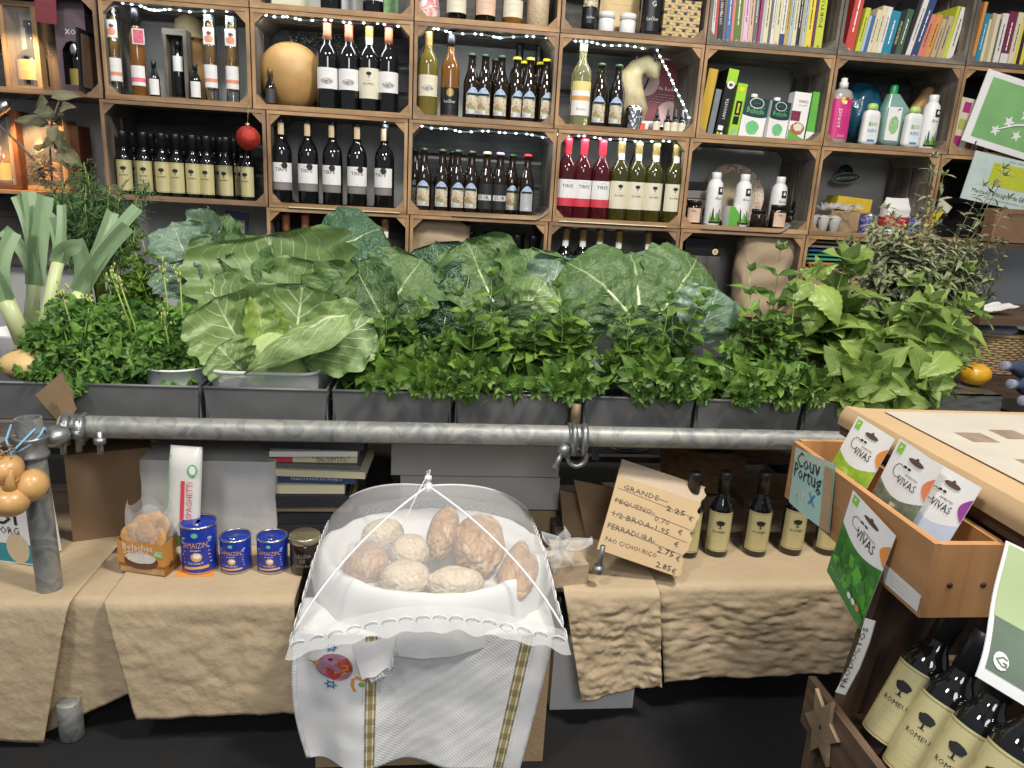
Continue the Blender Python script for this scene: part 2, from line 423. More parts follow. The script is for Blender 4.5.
crate(X2[0], X2[1], 2, 'dark crate packed with gold-labelled oil bottles', 3)
crate(X2[1], X2[2], 2, 'crate holding five spaced red wine bottles', 0)
crate(X2[2], X2[3], 2, 'crate holding the lower row of beer bottles', 3)
crate(X2[3], X2[4], 2, 'crate holding rose wine beside white wine', 0)
crate(X2[4], X2[5], 2, 'crate holding the round plate and aloe bottles', 0)
crate(X2[5], X2[6], 2, 'crate holding the egg carton and oval green sign', 0)
crate(X2[6], X2[7], 2, 'crate behind the yellow and white poster', 2)
crate(X3[1], X3[2], 3, 'low crate behind the dark puckered cabbage leaf', 2)
crate(X3[2], X3[3], 3, 'low crate holding a kraft bag and black-capped bottles', 0)
crate(X3[3], X3[4], 3, 'low crate of gold-capped bottles behind the collard leaves', 0)
crate(X3[4], X3[5], 3, 'low crate holding black boxes and a kraft sack', 0)
crate(X3[5], X3[6], 3, 'low crate holding the pile of coloured folders', 0)

# ---------------------------------------------------------------- bottles
LINE = '\u2014 \u2014\u2014\u2014 \u2014\u2014 \u2014'; LINE2 = '\u2014\u2014 \u2014 \u2014\u2014'   # print too small to read
def bent(mb, poly, r, mi, cx=0, cz=0, lift=0.0006):
    P = []
    for k in range(len(poly)):
        (x0, z0), (x1, z1) = poly[k], poly[(k+1) % len(poly)]; n = max(1, int(math.hypot(x1-x0, z1-z0)/.006))
        P += [(x0+(x1-x0)*i/n, z0+(z1-z0)*i/n) for i in range(n)]
    mx = sum(p[0] for p in P)/len(P); mz = sum(p[1] for p in P)/len(P); n = len(P); vs = []; fs = []
    for q in (1, .75, .5, .25): vs += [(mx+(x-mx)*q, mz+(z-mz)*q) for x, z in P]
    vs.append((mx, mz))
    for j in range(3): fs += [(j*n+i, j*n+(i+1) % n, (j+1)*n+(i+1) % n, (j+1)*n+i) for i in range(n)]
    fs += [(3*n+i, 3*n+(i+1) % n, 4*n) for i in range(n)]
    mb.add([((r+lift)*sin((x+cx)/r), -(r+lift)*cos((x+cx)/r), z+cz) for x, z in vs], fs, mi)
def ellipse(rx, rz, n=14, wob=0.0, cx=0, cz=0):
    return [(cx+rx*cos(2*pi*k/n)*(1+wob*sin(5*2*pi*k/n)), cz+rz*sin(2*pi*k/n)*(1+wob*cos(7*2*pi*k/n))) for k in range(n)]
def treelogo(mb, r, z, s, mi, cx=0):
    bent(mb, ellipse(s*.52, s*.36, 16, .10), r, mi, cx, z+s*.2)
    bent(mb, [(-s*.06, -s*.5), (s*.09, -s*.5), (s*.04, 0), (-s*.03, 0)], r, mi, cx, z)
    bent(mb, [(-s*.2, -s*.54), (s*.22, -s*.54), (s*.2, -s*.48), (-s*.2, -s*.48)], r, mi, cx, z)
BORD = [(0.030, 0), (0.0355, .003), (0.037, .010), (0.037, .172), (0.0362, .186), (0.031, .205), (0.0205, .221), (0.0150, .232), (0.0138, .245), (0.0136, .286), (0.0152, .287), (0.0152, .30)]
def wine(glass, cap, capz=.236, labels=(), texts=(), tree=None, blot=None, seal=None, medal=None, strip=None):
    def f(root):
        g = MB(); g.lathe(BORD, 22); g.build('glass', glass, root)
        c = MB(); c.lathe([(0.0148, capz), (0.0146, capz+.02), (0.0146, .284), (0.0158, .286), (0.0158, .3012), (0.012, .302)], 16)
        if strip: c.patch(0.0152, capz+.008, .300, 0.75, 1)
        c.build('capsule', [cap, strip or cap], root)
        l = MB(); ms = []
        def mi(m):
            if m not in ms: ms.append(m)
            return ms.index(m)
        for z0, z1, ha, m in labels: l.patch(.037, z0, z1, ha, mi(m), n=12)
        for s, w, z, m in texts: l.text(s, w=w, M=T(0, 0, z), mi=mi(m), bend=.037, lift=.0008)
        if tree: treelogo(l, .0374, tree[0], tree[1], mi(INK))
        if blot: bent(l, ellipse(.022, .011, 16, .12), .0373, mi(ETCH), 0, blot)
        if medal: bent(l, ellipse(.011, .011, 16), .038, mi(medal[2]), medal[0], medal[1], .001)
        if seal: k = MB(); k.patch(.0146, capz-.006, capz+.020, .8, 0, off=.0016); k.build('neck_seal', seal, root)
        l.build('label', ms, root)
    return ('wine_bottle', f)
HOUSE = wine(BLKGL, SALMON, .236, [(.072, .142, 1.25, WHITE)], [(LINE, .034, .131, INK), (LINE2, .02, .122, GREYL)], blot=.097)
ROMEUW = [(.048, .150, 1.2, CREAM)]
RTXT = [('QUINTA DO', .018, .108, GREYL), ('ROMEU', .036, .097, INK), (LINE2, .02, .062, GREYL)]
ROMEU_DARK = wine(BLKGL, GOLDC, .232, ROMEUW, RTXT, tree=(.128, .018), seal=WHITE)
ROMEU_W = wine(GRNGL, GOLDC, .232, ROMEUW, RTXT, tree=(.128, .018), seal=WHITE)
DARKBAND = mat('taupe_band', (0.20, 0.18, 0.17), 0.5)
MEDAL = mat('bronze_medal', (0.05, 0.035, 0.02), 0.4, metal=0.5)
TANSTRIP = mat('tan_seal_strip', (0.60, 0.45, 0.28), 0.5)
TIRP = [('QUINTA', .02, .136, GREYL), ('TIRPE', .044, .122, INK), ('.', .003, .083, INK)]
TIR_RED = wine(BLKGL, BLKCAP, .236, [(.078, .146, 1.25, WHITE), (.050, .078, 1.25, DARKBAND), (.054, .072, .8, GREYL)], TIRP, medal=(.012, .137, MEDAL), strip=TANSTRIP)
TIR_ROSE = wine(ROSEGL, REDC, .222, [(.078, .146, 1.25, WHITE), (.048, .078, 1.25, REDL)], TIRP)
WHITE_D1 = wine(YELGL, GOLDC, .225, [(.07, .142, 1.2, CREAM)], [(LINE, .034, .131, INK)], blot=.097)
YL = mat('yellow_print', (0.72, 0.62, 0.22), 0.5, var=0.05); OR2 = mat('orange_hill_print', (0.70, 0.36, 0.10), 0.5)
DOURO = wine(mat('pale_wine_glass', (0.62, 0.60, 0.30), 0.05, trans=0.75, coat=0.3), mat('cream_wax_cap', (0.72, 0.62, 0.40), 0.4), .262,
    [(.04, .092, 1.15, WHITE), (.092, .108, 1.15, OR2), (.108, .126, 1.15, WHITE), (.126, .158, 1.15, YL)], [('Douro', .034, .062, INK)])
def beer(cap, art=True, silver=False, sur=None):
    P = [(0.025, 0), (0.0292, .003), (0.030, .008), (0.030, .118), (0.0285, .134), (0.022, .155), (0.0155, .176), (0.0135, .20), (0.0130, .216), (0.0140, .217), (0.0140, .222)]
    def f(root):
        g = MB(); g.lathe(P, 18); g.build('glass', BRNGL, root)
        c = MB(); c.lathe([(0.0152, .219), (0.0155, .222), (0.0140, .2285), (0.004, .2295)], 14); c.build('cap', cap, root)
        l = MB(); ms = []
        if art:
            ms = [BEERART, BLUEART, INK, mat('silver_print', (0.55, 0.56, 0.58), 0.35, metal=0.3)]
            l.patch(.030, .02, .088, .85, 3 if silver else 0); bent(l, [(-.0255+.051*k/12, .088+.024*sin(pi*k/12)) for k in range(13)], .0303, 1)
            bent(l, [(-.023, .085), (.023, .085), (.021, .092), (-.021, .092)], .0306, 2)
            bent(l, [(-.02, .02), (.012, .02), (.012, .033), (-.02, .033)], .0306, 3)
        if sur:
            ms = [mat('black_beer_label', (0.02, 0.02, 0.022), 0.5), mat('lilac_print', sur, 0.5)]
            l.patch(.030, .02, .112, 1.1, 0); bent(l, ellipse(.009, .008, 10), .0306, 0, 0, .088)
            l.patch(.0303, .052, .072, .95, 1)
            l.text('SUR', w=.042, h=.016, M=T(0, 0, .062), mi=0, bend=.0305, lift=.0005)
        l.build('label', ms, root)
    return ('beer_bottle', f)
BGREEN = mat('dark_green_cap', (0.03, 0.06, 0.03), 0.35, metal=0.3)
BEER_G = beer(BGREEN); BEER_Y = beer(YELC); BEER_R = beer(REDC, True, True); BEER_K = beer(BLKCAP)
BEER_S1 = beer(mat('pale_yellow_cap', (0.6, 0.6, 0.25), 0.4), False, False, (0.62, 0.63, 0.60)); BEER_S2 = beer(mat('lilac_cap', (0.5, 0.33, 0.6), 0.4), False, False, (0.60, 0.50, 0.66))
OILP = [(0.024, 0), (0.0268, .003), (0.0272, .008), (0.0272, .128), (0.0262, .138), (0.019, .150), (0.0150, .158), (0.0132, .170), (0.0130, .186)]
def oil(root):
    g = MB(); g.lathe(OILP, 22); g.build('glass', BLKGL, root)
    c = MB(); c.lathe([(0.0146, .168), (0.0146, .205), (0.0152, .206), (0.0152, .222), (0.0142, .2235)], 16); c.build('cap', BLKCAP, root)
    l = MB(); l.patch(.0272, .018, .124, 1.22, 0, n=14); treelogo(l, .0276, .092, .019, 1)
    for z in (.0215, .1205): l.patch(.0272, z-.0006, z+.0006, 1.2, 2, off=.0006)
    l.text('ROMEU', w=.030, M=T(0, 0, .072), mi=1, bend=.0276, lift=.0006)
    for k in range(5): l.text(LINE if k % 2 else LINE2, w=.02-.004*(k % 2), M=T(0, 0, .061-.007*k), mi=2, bend=.0276, lift=.0004)
    l.build('label', [GOLDL, INK, mat('brown_gold_print', (0.28, 0.22, 0.08), 0.5)], root)
OIL = ('oil_bottle', oil)
def put(kind, bd, px, yb, row, Y, label, cat='bottle', group=None, rz=None, s=1.0, yt=None, h0=None):
    p = at(px, yb, Y); z = LZ[row]+BT+0.0015
    sc = (s, s, s)
    if yt is not None: k = (at(px, yt, Y).z-z)/h0; sc = (s, s, k)
    if rz is None: rz = -math.atan2(p.x, Y)*0.5+random.uniform(-.15, .15)
    return spawn(kind, bd, (p.x, Y, z), label, cat, group, rz, (0, 0), sc)
# wines
for k, (px, bd, kd, nm) in enumerate([(328, HOUSE, 'house', 'second dark wine bottle'), (349, HOUSE, 'house', ''), (369, ROMEU_DARK, 'romeud', ''), (388, HOUSE, 'house', '')]):
    lb = ['salmon-capped wine bottle nearest the round gourd', 'salmon-capped wine bottle just left of the gold-capped one in the gourd crate',
          'gold-capped dark wine bottle with cream tree label in the gourd crate', 'salmon-capped wine bottle right of the gold-capped one in the gourd crate'][k]
    put(kd, bd, px, 108, 1, 2.90, lb, 'wine bottle', 'wine bottles beside the round gourd', rz=0.05)
for k, px in enumerate((283, 309, 333, 357, 384)):
    put('tir', TIR_RED, px, 207, 2, 2.90, ['leftmost', 'second', 'middle', 'fourth', 'rightmost'][k]+' of the five red wine bottles with white labels and tan neck strips', 'wine bottle', 'five red wines spaced along one crate', rz=(.1, -.05, -.25, .1, -.35)[k])
for k, px in enumerate((563, 579, 597)):
    put('tirr', TIR_ROSE, px, 222, 2, 2.90, ['rose wine bottle with red capsule standing against the crate side', 'middle of the three red-capped rose wine bottles', 'red-capped rose wine bottle next to the white wines'][k], 'wine bottle', 'three rose wine bottles', rz=0.1)
for k, px in enumerate((615, 632, 649, 669)):
    put('romw', ROMEU_W, px, 224, 2, 2.90, ['gold-capped white wine bottle touching the rose wines', 'second of four gold-capped white wine bottles from the rose wines', 'third of four gold-capped white wine bottles from the rose wines', 'gold-capped white wine bottle farthest from the rose wines'][k], 'wine bottle', 'four white wine bottles with tree labels', rz=0.0)
put('d1w', WHITE_D1, 427, 118, 1, 2.90, 'yellow-green white wine bottle with gold capsule left of the amber spirit', 'wine bottle', rz=0)
put('dou', DOURO, 578, 127, 1, 2.90, 'pale wine bottle with orange hills label beside two beers', 'wine bottle', rz=0)
def spirit(root):
    g = MB(); g.lathe([(0.030, 0), (0.0335, .004), (0.034, .01), (0.034, .16), (0.031, .185), (0.022, .205), (0.0145, .22), (0.0135, .24), (0.0135, .27)], 20); g.build('glass', AMBER, root)
    c = MB(); c.lathe([(0.0145, .245), (0.0150, .26), (0.0155, .30), (0.0140, .302)], 14); c.build('cap', BLKCAP, root)
    l = MB(); l.patch(.034, .012, .105, 1.25, 0); bent(l, ellipse(.014, .014), .0345, 1, 0, .088)
    l.text('LaChar', w=.042, M=T(0, 0, .058), mi=2, bend=.0345, lift=.0008); l.text(LINE2, w=.026, M=T(0, 0, .038), mi=1, bend=.0345, lift=.0008)
    l.build('label', [BLKCAP, GOLDC, WHITE], root)
SPIRIT = ('spirit_bottle', spirit)
put('spi', SPIRIT, 449, 120, 1, 2.90, 'amber spirit bottle with long black cap and black label', 'spirit bottle', rz=0)
# beers, upper crate
for px, yb, Y, kd, bd, lb in [(470, 121, 2.90, 'bg', BEER_G, 'beer bottle next to the amber spirit bottle'), (483, 122, 2.90, 'bg', BEER_G, 'second beer bottle from the amber spirit'), (499, 122, 2.90, 'bg', BEER_G, 'third beer bottle from the amber spirit, left of the yellow caps'),
        (493, 122, 2.97, 'bg', BEER_G, 'beer bottle half hidden behind the third beer of the upper crate'), (514, 126, 2.91, 'by', BEER_Y, 'leftmost yellow-capped beer bottle'), (521, 126, 2.985, 'by', BEER_Y, 'yellow-capped beer bottle peeping out behind the two front ones'),
        (527, 126, 2.90, 'by', BEER_Y, 'yellow-capped beer bottle in the middle of the front row'), (543, 128, 2.90, 'by', BEER_Y, 'yellow-capped beer bottle nearest the right crate side'), (537, 127, 2.98, 'by', BEER_Y, 'yellow-capped beer bottle just behind the rightmost one')]:
    put(kd, bd, px, yb, 1, Y, lb, 'beer bottle', 'beer bottles in the upper crate', rz=random.uniform(-.2, .3))
for px, lb in ((516, 'tall dark bottle rising behind the left yellow caps'), (535, 'tall dark bottle rising behind the right yellow caps')):
    put('tallk', wine(BLKGL, BLKCAP, .225, [(.06, .14, 1.1, GREYL)]), px, 124, 1, 3.06, lb, 'bottle', 'two tall dark bottles behind the beers')
# beers, lower crate
for px, Y, kd, bd, lb in [(423, 2.91, 'bg', BEER_G, 'leftmost beer bottle in the lower beer crate'), (441, 2.91, 'bg', BEER_G, 'second beer from the left in the lower beer crate'), (451, 2.98, 'bk', BEER_K, 'beer bottle behind the gap between second and third lower beers'),
        (456, 2.90, 'bg', BEER_G, 'third picture-label beer in the lower beer crate'), (470, 2.91, 'bg', BEER_G, 'picture-label beer just left of the black-label beers'), (485, 2.90, 'bs1', BEER_S1, 'black-label beer with pale grey band and yellow cap'),
        (498, 2.90, 'bs2', BEER_S2, 'black-label beer with lilac band and lilac cap'), (510, 2.96, 'bg', BEER_G, 'beer bottle set back between lilac-capped and red-capped beers'), (525, 2.90, 'br', BEER_R, 'red-capped beer with silver label in the lower crate'),
        (414, 3.02, 'bk', BEER_K, 'dark beer bottle behind the leftmost lower beer')]:
    put(kd, bd, px, 210, 2, Y, lb, 'beer bottle', 'beer bottles in the lower crate', rz=-.3 if kd == 'bs1' else random.uniform(-.1, .2))
for px, lb in ((597, 'beer bottle right beside the pale orange-label wine'), (614, 'beer bottle in front of the goose-neck gourd')):
    put('bg', BEER_G, px, 130, 1, 2.90, lb, 'beer bottle', 'two beers by the goose-neck gourd')
# oil bottles on the shelf
pxs = [127, 147, 165, 179, 195, 209, 223, 228, 249]
for k, px in enumerate(pxs):
    Y = 2.91 if k != 6 else 2.96
    put('oil', OIL, px, 197, 2, Y, ORD[k]+' gold-labelled oil bottle from the left in the front row of the dark crate', 'oil bottle', 'front row of gold-labelled oil bottles', rz=.15-.05*k)
for k, px in enumerate((137, 155, 171, 186, 202, 216, 236, 243)):
    put('oil', OIL, px, 195, 2, 3.0, ORD[k]+' oil bottle from the left in the back row of the dark crate', 'oil bottle', 'back row of oil bottles', rz=0)
# bottles with only necks showing in the lowest crates
for px, Y, lb in ((287, 2.93, 'salmon-capped neck left of the dark puckered leaf'), (306, 2.93, 'salmon-capped neck half hidden by the dark puckered leaf')):
    put('house', HOUSE, px, 260, 3, Y, lb, 'wine bottle', 'necks behind the puckered leaf')
put('romw', ROMEU_W, 385, 262, 3, 2.92, 'gold-capped bottle neck right of the dark puckered leaf', 'wine bottle')
for k, (px, kd, bd) in enumerate(((564, 'romeud', ROMEU_DARK), (581, 'romeud', ROMEU_DARK), (598, 'romeud', ROMEU_DARK), (617, 'romw', ROMEU_W), (646, 'romw', ROMEU_W))):
    put(kd, bd, px, 262, 3, 2.93, ORD[k]+' gold bottle neck from the left showing above the collard leaves', 'wine bottle', 'gold necks above the collards')
for k, (px, Y) in enumerate(((470, 3.02), (487, 3.02), (499, 2.93), (503, 3.02), (516, 2.93), (519, 3.02), (532, 2.93), (537, 3.0))):
    put('oil', OIL, px, 262, 3, Y, ORD[k]+' black-capped bottle from the left beside the low kraft bag', 'bottle', 'black caps beside the low kraft bag', s=1.18)
# ---------------------------------------------------------------- other goods on the shelves
def shelf(row): return LZ[row]+BT+0.0012
def onshelf(name, label, cat, px, yb, row, Y, rz=0.0, group=None, tilt=0.0):
    p = at(px, yb, Y); t = thing(name, label, cat, (p.x, Y, shelf(row)), rz, group)
    if tilt: t.rotation_euler = (0, tilt, rz)
    return t
# tall tubes of orange liqueur
TUBEL = mat('peach_band', (0.75, 0.30, 0.16), 0.5)
def tubebottle(root):
    g = MB(); g.lathe([(0.021, 0), (0.0225, .003), (0.0225, .285), (0.021, .2865)], 20); g.lathe([(0.0195, .2855), (0.0195, .006)], 20, cap=False); g.build('glass_tube', CLEAR, root)
    l = MB(); l.lathe([(0.0165, .045), (0.0165, .22), (0.009, .24), (0.009, .262)], 16); l.build('liqueur', mat('golden_liqueur', (0.55, 0.30, 0.06), 0.08, trans=0.4), root)
    c = MB(); c.lathe([(0.0125, .262), (0.0125, .278), (0.0125, .284)], 14); c.build('stopper', BLKCAP, root)
    k = MB(); k.patch(.0225, .19, .245, .95, 0); bent(k, ellipse(.015, .012, 12, .1), .0231, 1, .002, .208); bent(k, ellipse(.008, .006, 10, .2), .0235, 2, .004, .226)
    k.build('fruit_label', [WHITE, TUBEL, mat('dark_fruit_print', (0.12, 0.05, 0.04), 0.5)], root)
    k = MB(); k.patch(.0225, .05, .125, 1.3, 0); k.patch(.0225, .068, .08, 1.3, 1, off=.0006); k.text(LINE, w=.03, M=T(0, 0, .10), mi=2, bend=.023, lift=.0006); k.build('label', [WHITE, TUBEL, MATS['dark_fruit_print']], root)
TUBE = ('tube_bottle', tubebottle)
for px, lb in ((119, 'tall glass tube bottle with orange label at left end of its crate'), (213, 'tall glass tube bottle with dark stopper right of the carved gourd head'), (234, 'tall glass tube bottle nearest the red bauble')):
    put('tube', TUBE, px, 108, 1, 2.90, lb, 'spirit bottle', 'tall tube bottles', rz=0)
def tagspirit(root):
    g = MB(); g.lathe([(0.022, 0), (0.0245, .004), (0.0245, .20), (0.020, .215), (0.0125, .225), (0.0115, .25)], 18); g.build('glass', AMBER, root)
    c = MB(); c.lathe([(0.0135, .235), (0.0135, .292), (0.012, .294)], 14); c.build('capsule', BLKCAP, root)
    l = MB(); l.patch(.0245, .04, .105, 1.2, 0); l.patch(.0245, .052, .066, 1.2, 1, off=.0007); l.text(LINE, w=.034, M=T(0, 0, .09), mi=1, bend=.0251, lift=.0006); l.build('label', [WHITE, mat('pink_print', (0.75, 0.16, 0.24), 0.5, var=0.3, scale=120)], root)
    h = MB(); h.box(-.004, .036, -.030, -.028, .172, .222); h.box(.000, .033, -.0305, -.0301, .176, .218, 1); h.build('hang_tag', [WHITE, MATS['pink_print']], root)
put('tsp', ('spirit_bottle', tagspirit), 141, 101, 1, 2.90, 'slim amber spirit bottle with black capsule and pink hanging tag', 'spirit bottle', rz=0)
def mini(root):
    g = MB(); g.lathe([(0.016, 0), (0.018, .003), (0.018, .07), (0.013, .085), (0.0075, .094), (0.0072, .112)], 14); g.build('glass', BLKGL, root)
    c = MB(); c.lathe([(0.0085, .103), (0.0085, .124), (0.0075, .125)], 12); c.build('cap', BLKCAP, root)
    l = MB(); l.patch(.018, .014, .066, 1.1, 0); l.text(LINE, w=.022, M=T(0, 0, .052), mi=1, bend=.0184, lift=.0006); l.build('label', [WHITE, INK], root)
MINI = ('miniature_bottle', mini)
put('mini', MINI, 156, 103, 1, 2.90, 'small dark bottle with white label left of the narrow wooden frame box', 'small bottle', 'small white-label bottles')
put('mini', MINI, 197, 107, 1, 2.89, 'small dark bottle with white label right of the narrow wooden frame box', 'small bottle', 'small white-label bottles')
def minidark(root):
    g = MB(); g.lathe([(0.017, 0), (0.019, .003), (0.019, .062), (0.013, .08), (0.008, .09), (0.0075, .112)], 14); g.build('glass', BLKGL, root)
    c = MB(); c.lathe([(0.0088, .1), (0.0088, .126), (0.008, .127)], 12); c.build('cap', mat('olive_cap', (.16, .13, .05), .4, metal=.4), root)
    l = MB(); l.patch(.019, .012, .06, 1.0, 0); l.text(LINE, w=.02, M=T(0, 0, .045), mi=1, bend=.0195); l.build('label', [mat('charcoal_label', (.05, .05, .05), .5), GREYL], root)
put('mdk', ('miniature_bottle', minidark), 271, 107, 1, 2.895, 'tiny black bottle standing in front of the round gourd', 'small bottle')
# narrow box with bottle
t = onshelf('bottle_box', 'narrow open-front wooden box standing between the small bottles', 'box', 178, 104, 1, 2.90)
b = MB(); w, h, d = .040, .235, .06
b.box(-w, w, 0, d, 0, .012); b.box(-w, w, 0, d, h-.02, h); b.box(-w, -w+.012, 0, d, .012, h-.02); b.box(w-.012, w, 0, d, .012, h-.02); b.box(-w+.012, w-.012, d-.006, d, .012, h-.02); b.build('box_frame', GREYWOOD, t)
b = MB(); b.lathe([(0.016, .012), (0.018, .016), (0.018, .14), (0.010, .16), (0.009, .19)], 14, M=T(0, .03, 0)); b.patch(.018, .10, .15, 1.2, 1, M=T(0, .03, 0)); b.lathe([(0.0105, .175), (0.0105, .205)], 12, 2, M=T(0, .03, 0)); b.build('boxed_bottle', [BLKGL, WHITE, BLKCAP], t)
# carved gourd head wearing a hat
t = onshelf('carved_gourd', 'tan gourd shaped like a hatted head behind the small bottles', 'gourd', 193, 100, 1, 3.02)
b = MB(); b.lathe([(0.03, 0), (0.07, .02), (0.078, .07), (0.06, .12), (0.038, .15), (0.044, .18), (0.055, .21), (0.050, .245), (0.02, .27)], 22); b.build('gourd_body', GOURD, t)
b = MB(); b.lathe([(0.075, .222), (0.066, .228), (0.056, .25), (0.045, .285), (0.012, .31), (0.004, .325)], 20); b.build('hat', mat('olive_hat', (0.17, 0.13, 0.06), 0.8), t)
b = MB(); b.ball((0, -.055, .205), .012, .012, .014); b.ball((-.022, -.05, .22), .007, .006, .007, 1); b.ball((.022, -.05, .22), .007, .006, .007, 1); b.build('nose', [GOURD, BROWNWOOD], t)
# round gourd
def ridged(n, a): return lambda d: 1+a*abs(cos(n*math.atan2(d.y, d.x)))-a
t = onshelf('round_gourd', 'large round tan gourd beside four wine bottles', 'gourd', 292, 106, 1, 2.995)
b = MB(); b.ball((0, 0, .118), .118, .105, .118, 0, 30, 20, lambda d: 1+.012*noise.noise(d*3)+(.03 if d.z < 0 else 0)*d.z*0); b.build('gourd_skin', GOURD, t)
b = MB(); b.tube([(0, 0, .232), (.004, 0, .245)], [.008, .006]); b.build('stem', BROWNWOOD, t)
# silver tinsel behind
t = thing('tinsel_garland', 'silver wire tinsel spread on the back slats behind the wine capsules', 'garland', (at(325, 40, 3.13).x, 3.13, at(325, 40, 3.13).z))
b = MB(); pts = []
for k in range(420):
    a = random.uniform(-.13, .13); c = V((a, random.uniform(-.01, .012), random.gauss(0, .014)-.2*a*a)); d = V((random.gauss(0, 1), random.gauss(0, .6), random.gauss(0, 1))).normalized()*.012
    b.tube([c-d, c+d], .0009, 3)
b.build('tinsel', mat('silver_tinsel', (.55, .55, .52), .25, metal=1), t)
# goose-neck gourd
t = onshelf('gooseneck_gourd', 'mottled goose-neck gourd bending right behind the two beers', 'gourd', 626, 131, 1, 3.0)
b = MB(); b.tube([(0, 0, .004), (0, 0, .03), (-.003, 0, .09), (-.006, 0, .15), (.0, 0, .20), (.022, 0, .238), (.055, 0, .252), (.085, -.005, .235), (.095, -.008, .205)], [.025, .062, .078, .062, .046, .034, .036, .038, .015], 18); b.build('gourd_skin', GREYGOURD, t)
# silver foil jar
t = onshelf('foil_jar', 'small jar in quilted silver foil in front of the goose-neck gourd', 'jar', 632, 132, 1, 2.905)
b = MB()
def quilt(u, v):
    a = 2*pi*u; r = .030*(1-.25*max(0, v-.8)*5*max(0, v-.8)*5)+.0025*abs(sin(5*a+v*9))*abs(sin(5*a-v*9)); return (r*cos(a), r*sin(a), .09*v)
b.grid(quilt, 60, 24); b.lathe([(0.0, .088), (.021, .0895)], 20, cap=False); b.lathe([(.0, .0005), (.03, .0005)], 20, cap=False); b.build('foil', mat('silver_foil', (.62, .62, .6), .22, metal=1), t)
def panel(name, label, cat, c0, c1, Y, thick, mats, draw, tilt=0.0, lean=0.0, group=None):
    """an upright card seen between pixel corners c0 (upper left) and c1 (lower right)"""
    p0, p1 = at(c0[0], c0[1], Y), at(c1[0], c1[1], Y); w, h = p1.x-p0.x, p0.z-p1.z
    t = thing(name, label, cat, ((p0.x+p1.x)/2, Y, p1.z), 0, group); t.rotation_euler = (lean, tilt, 0)
    draw(t, w, h, thick, mats); return t
def rect(b, x0, x1, z0, z1, mi, y=-.0004): b.add([(x0, y, z0), (x1, y, z0), (x1, y, z1), (x0, y, z1)], [(0, 1, 2, 3)], mi, [[(0, 0), (1, 0), (1, 1), (0, 1)]])
def poly(b, pts, mi, y=-.0005): b.add([(x, y, z) for x, z in pts], [tuple(range(len(pts)))], mi)
MAROON = mat('maroon_card', (0.20, 0.035, 0.045), 0.45, var=.05)
ROSEP = mat('dusty_pink_print', (0.55, 0.36, 0.34), 0.5)
def maroonposter(t, w, h, th, m):
    b = MB(); b.box(-w/2, w/2, 0, th, 0, h); rect(b, -w/2+.004, w/2-.004, h*.03, h*.97, 1); poly(b, ellipse(w*.22, w*.22, 20, 0, -w*.27, h*.62), 2, -.0007); poly(b, ellipse(w*.2, w*.2, 20, 0, w*.18, h*.2), 2, -.0007)
    b.text('de Redondeza', w=w*.5, M=T(w*.2, -.0008, h*.56), mi=3); 
    for k in range(4): b.text(LINE, w=w*.4, M=T(w*.15-.01*k, -.0008, h*.47-.04*h*k), mi=3)
    b.build('poster_card', m, t)
panel('maroon_poster', 'maroon poster with pale circles behind the goose-neck gourd', 'poster', (633, 55), (684, 128), 3.12, .004, [WHITE, MAROON, ROSEP, WHITE], maroonposter, .06)
# power strip
t = onshelf('power_strip', 'white power strip with glowing red switch beside dropper bottles', 'power strip', 646, 130, 1, 2.96)
b = MB(); b.box(-.045, .045, 0, .04, 0, .045); b.build('strip_body', WPLAST, t)
b = MB(); b.box(-.028, -.006, -.004, 0, .010, .036); b.build('rocker_switch', mat('glowing_red_switch', (.9, .05, .02), .3, emit=1.5), t)
b = MB(); b.lathe([(.015, 0), (.015, .003)], 16, M=T(.022, 0, .023) @ RX(pi/2)); b.build('socket', mat('socket_grey', (.3, .3, .3), .5), t)
b = MB(); c = [at(655, 48, 2.95), at(655, 62, 2.97), at(648, 80, 3.02), at(640, 98, 3.05), at(638, 112, 3.03), at(645, 122, 2.99)]; b.tube(c, .004, 8); b.box(c[0].x-.02, c[0].x+.02, 2.93, 2.97, c[0].z-.012, c[0].z+.025); tag(b.build('power_cable', BLKCAP), 'black power cable and plug hanging beside the maroon poster', 'cable')
b = MB(); b.tube([at(*p) for p in ((637, 146, 3.1), (632, 160, 3.12), (626, 176, 3.12), (622, 190, 3.12))], .0035, 8); tag(b.build('power_cable', BLKCAP), 'short black cable hanging behind the white wine bottles', 'cable')
b = MB(); b.tube([at(*p) for p in ((640, 150, 3.1), (642, 170, 3.12), (641, 195, 3.12))], .0035, 8); tag(b.build('power_cable', BLKCAP), 'straight black cable between second and third white wine bottles', 'cable')
def dropper(root):
    g = MB(); g.lathe([(0.0125, 0), (0.0135, .003), (0.0135, .042), (0.006, .05)], 14); g.build('glass', BLKGL, root)
    c = MB(); c.lathe([(0.0075, .049), (0.0075, .062), (0.0045, .063), (0.005, .075), (0.002, .082)], 12); c.build('dropper_cap', BLKCAP, root)
    l = MB(); l.patch(.0135, .006, .036, 1.2, 0); l.text(LINE2, w=.016, M=T(0, 0, .025), mi=1, bend=.0138); l.build('label', [CREAM, INK], root)
for px, Y, lb in ((655, 2.90, 'dropper bottle nearest the power strip, turned pale label'), (666, 2.91, 'second dropper bottle from the power strip'), (673, 2.90, 'third dropper bottle from the power strip'), (680, 2.905, 'dropper bottle farthest from the power strip')):
    put('drop', ('dropper_bottle', dropper), px, 137, 1, Y, lb, 'dropper bottle', 'four dropper bottles', rz=0, s=1.08)
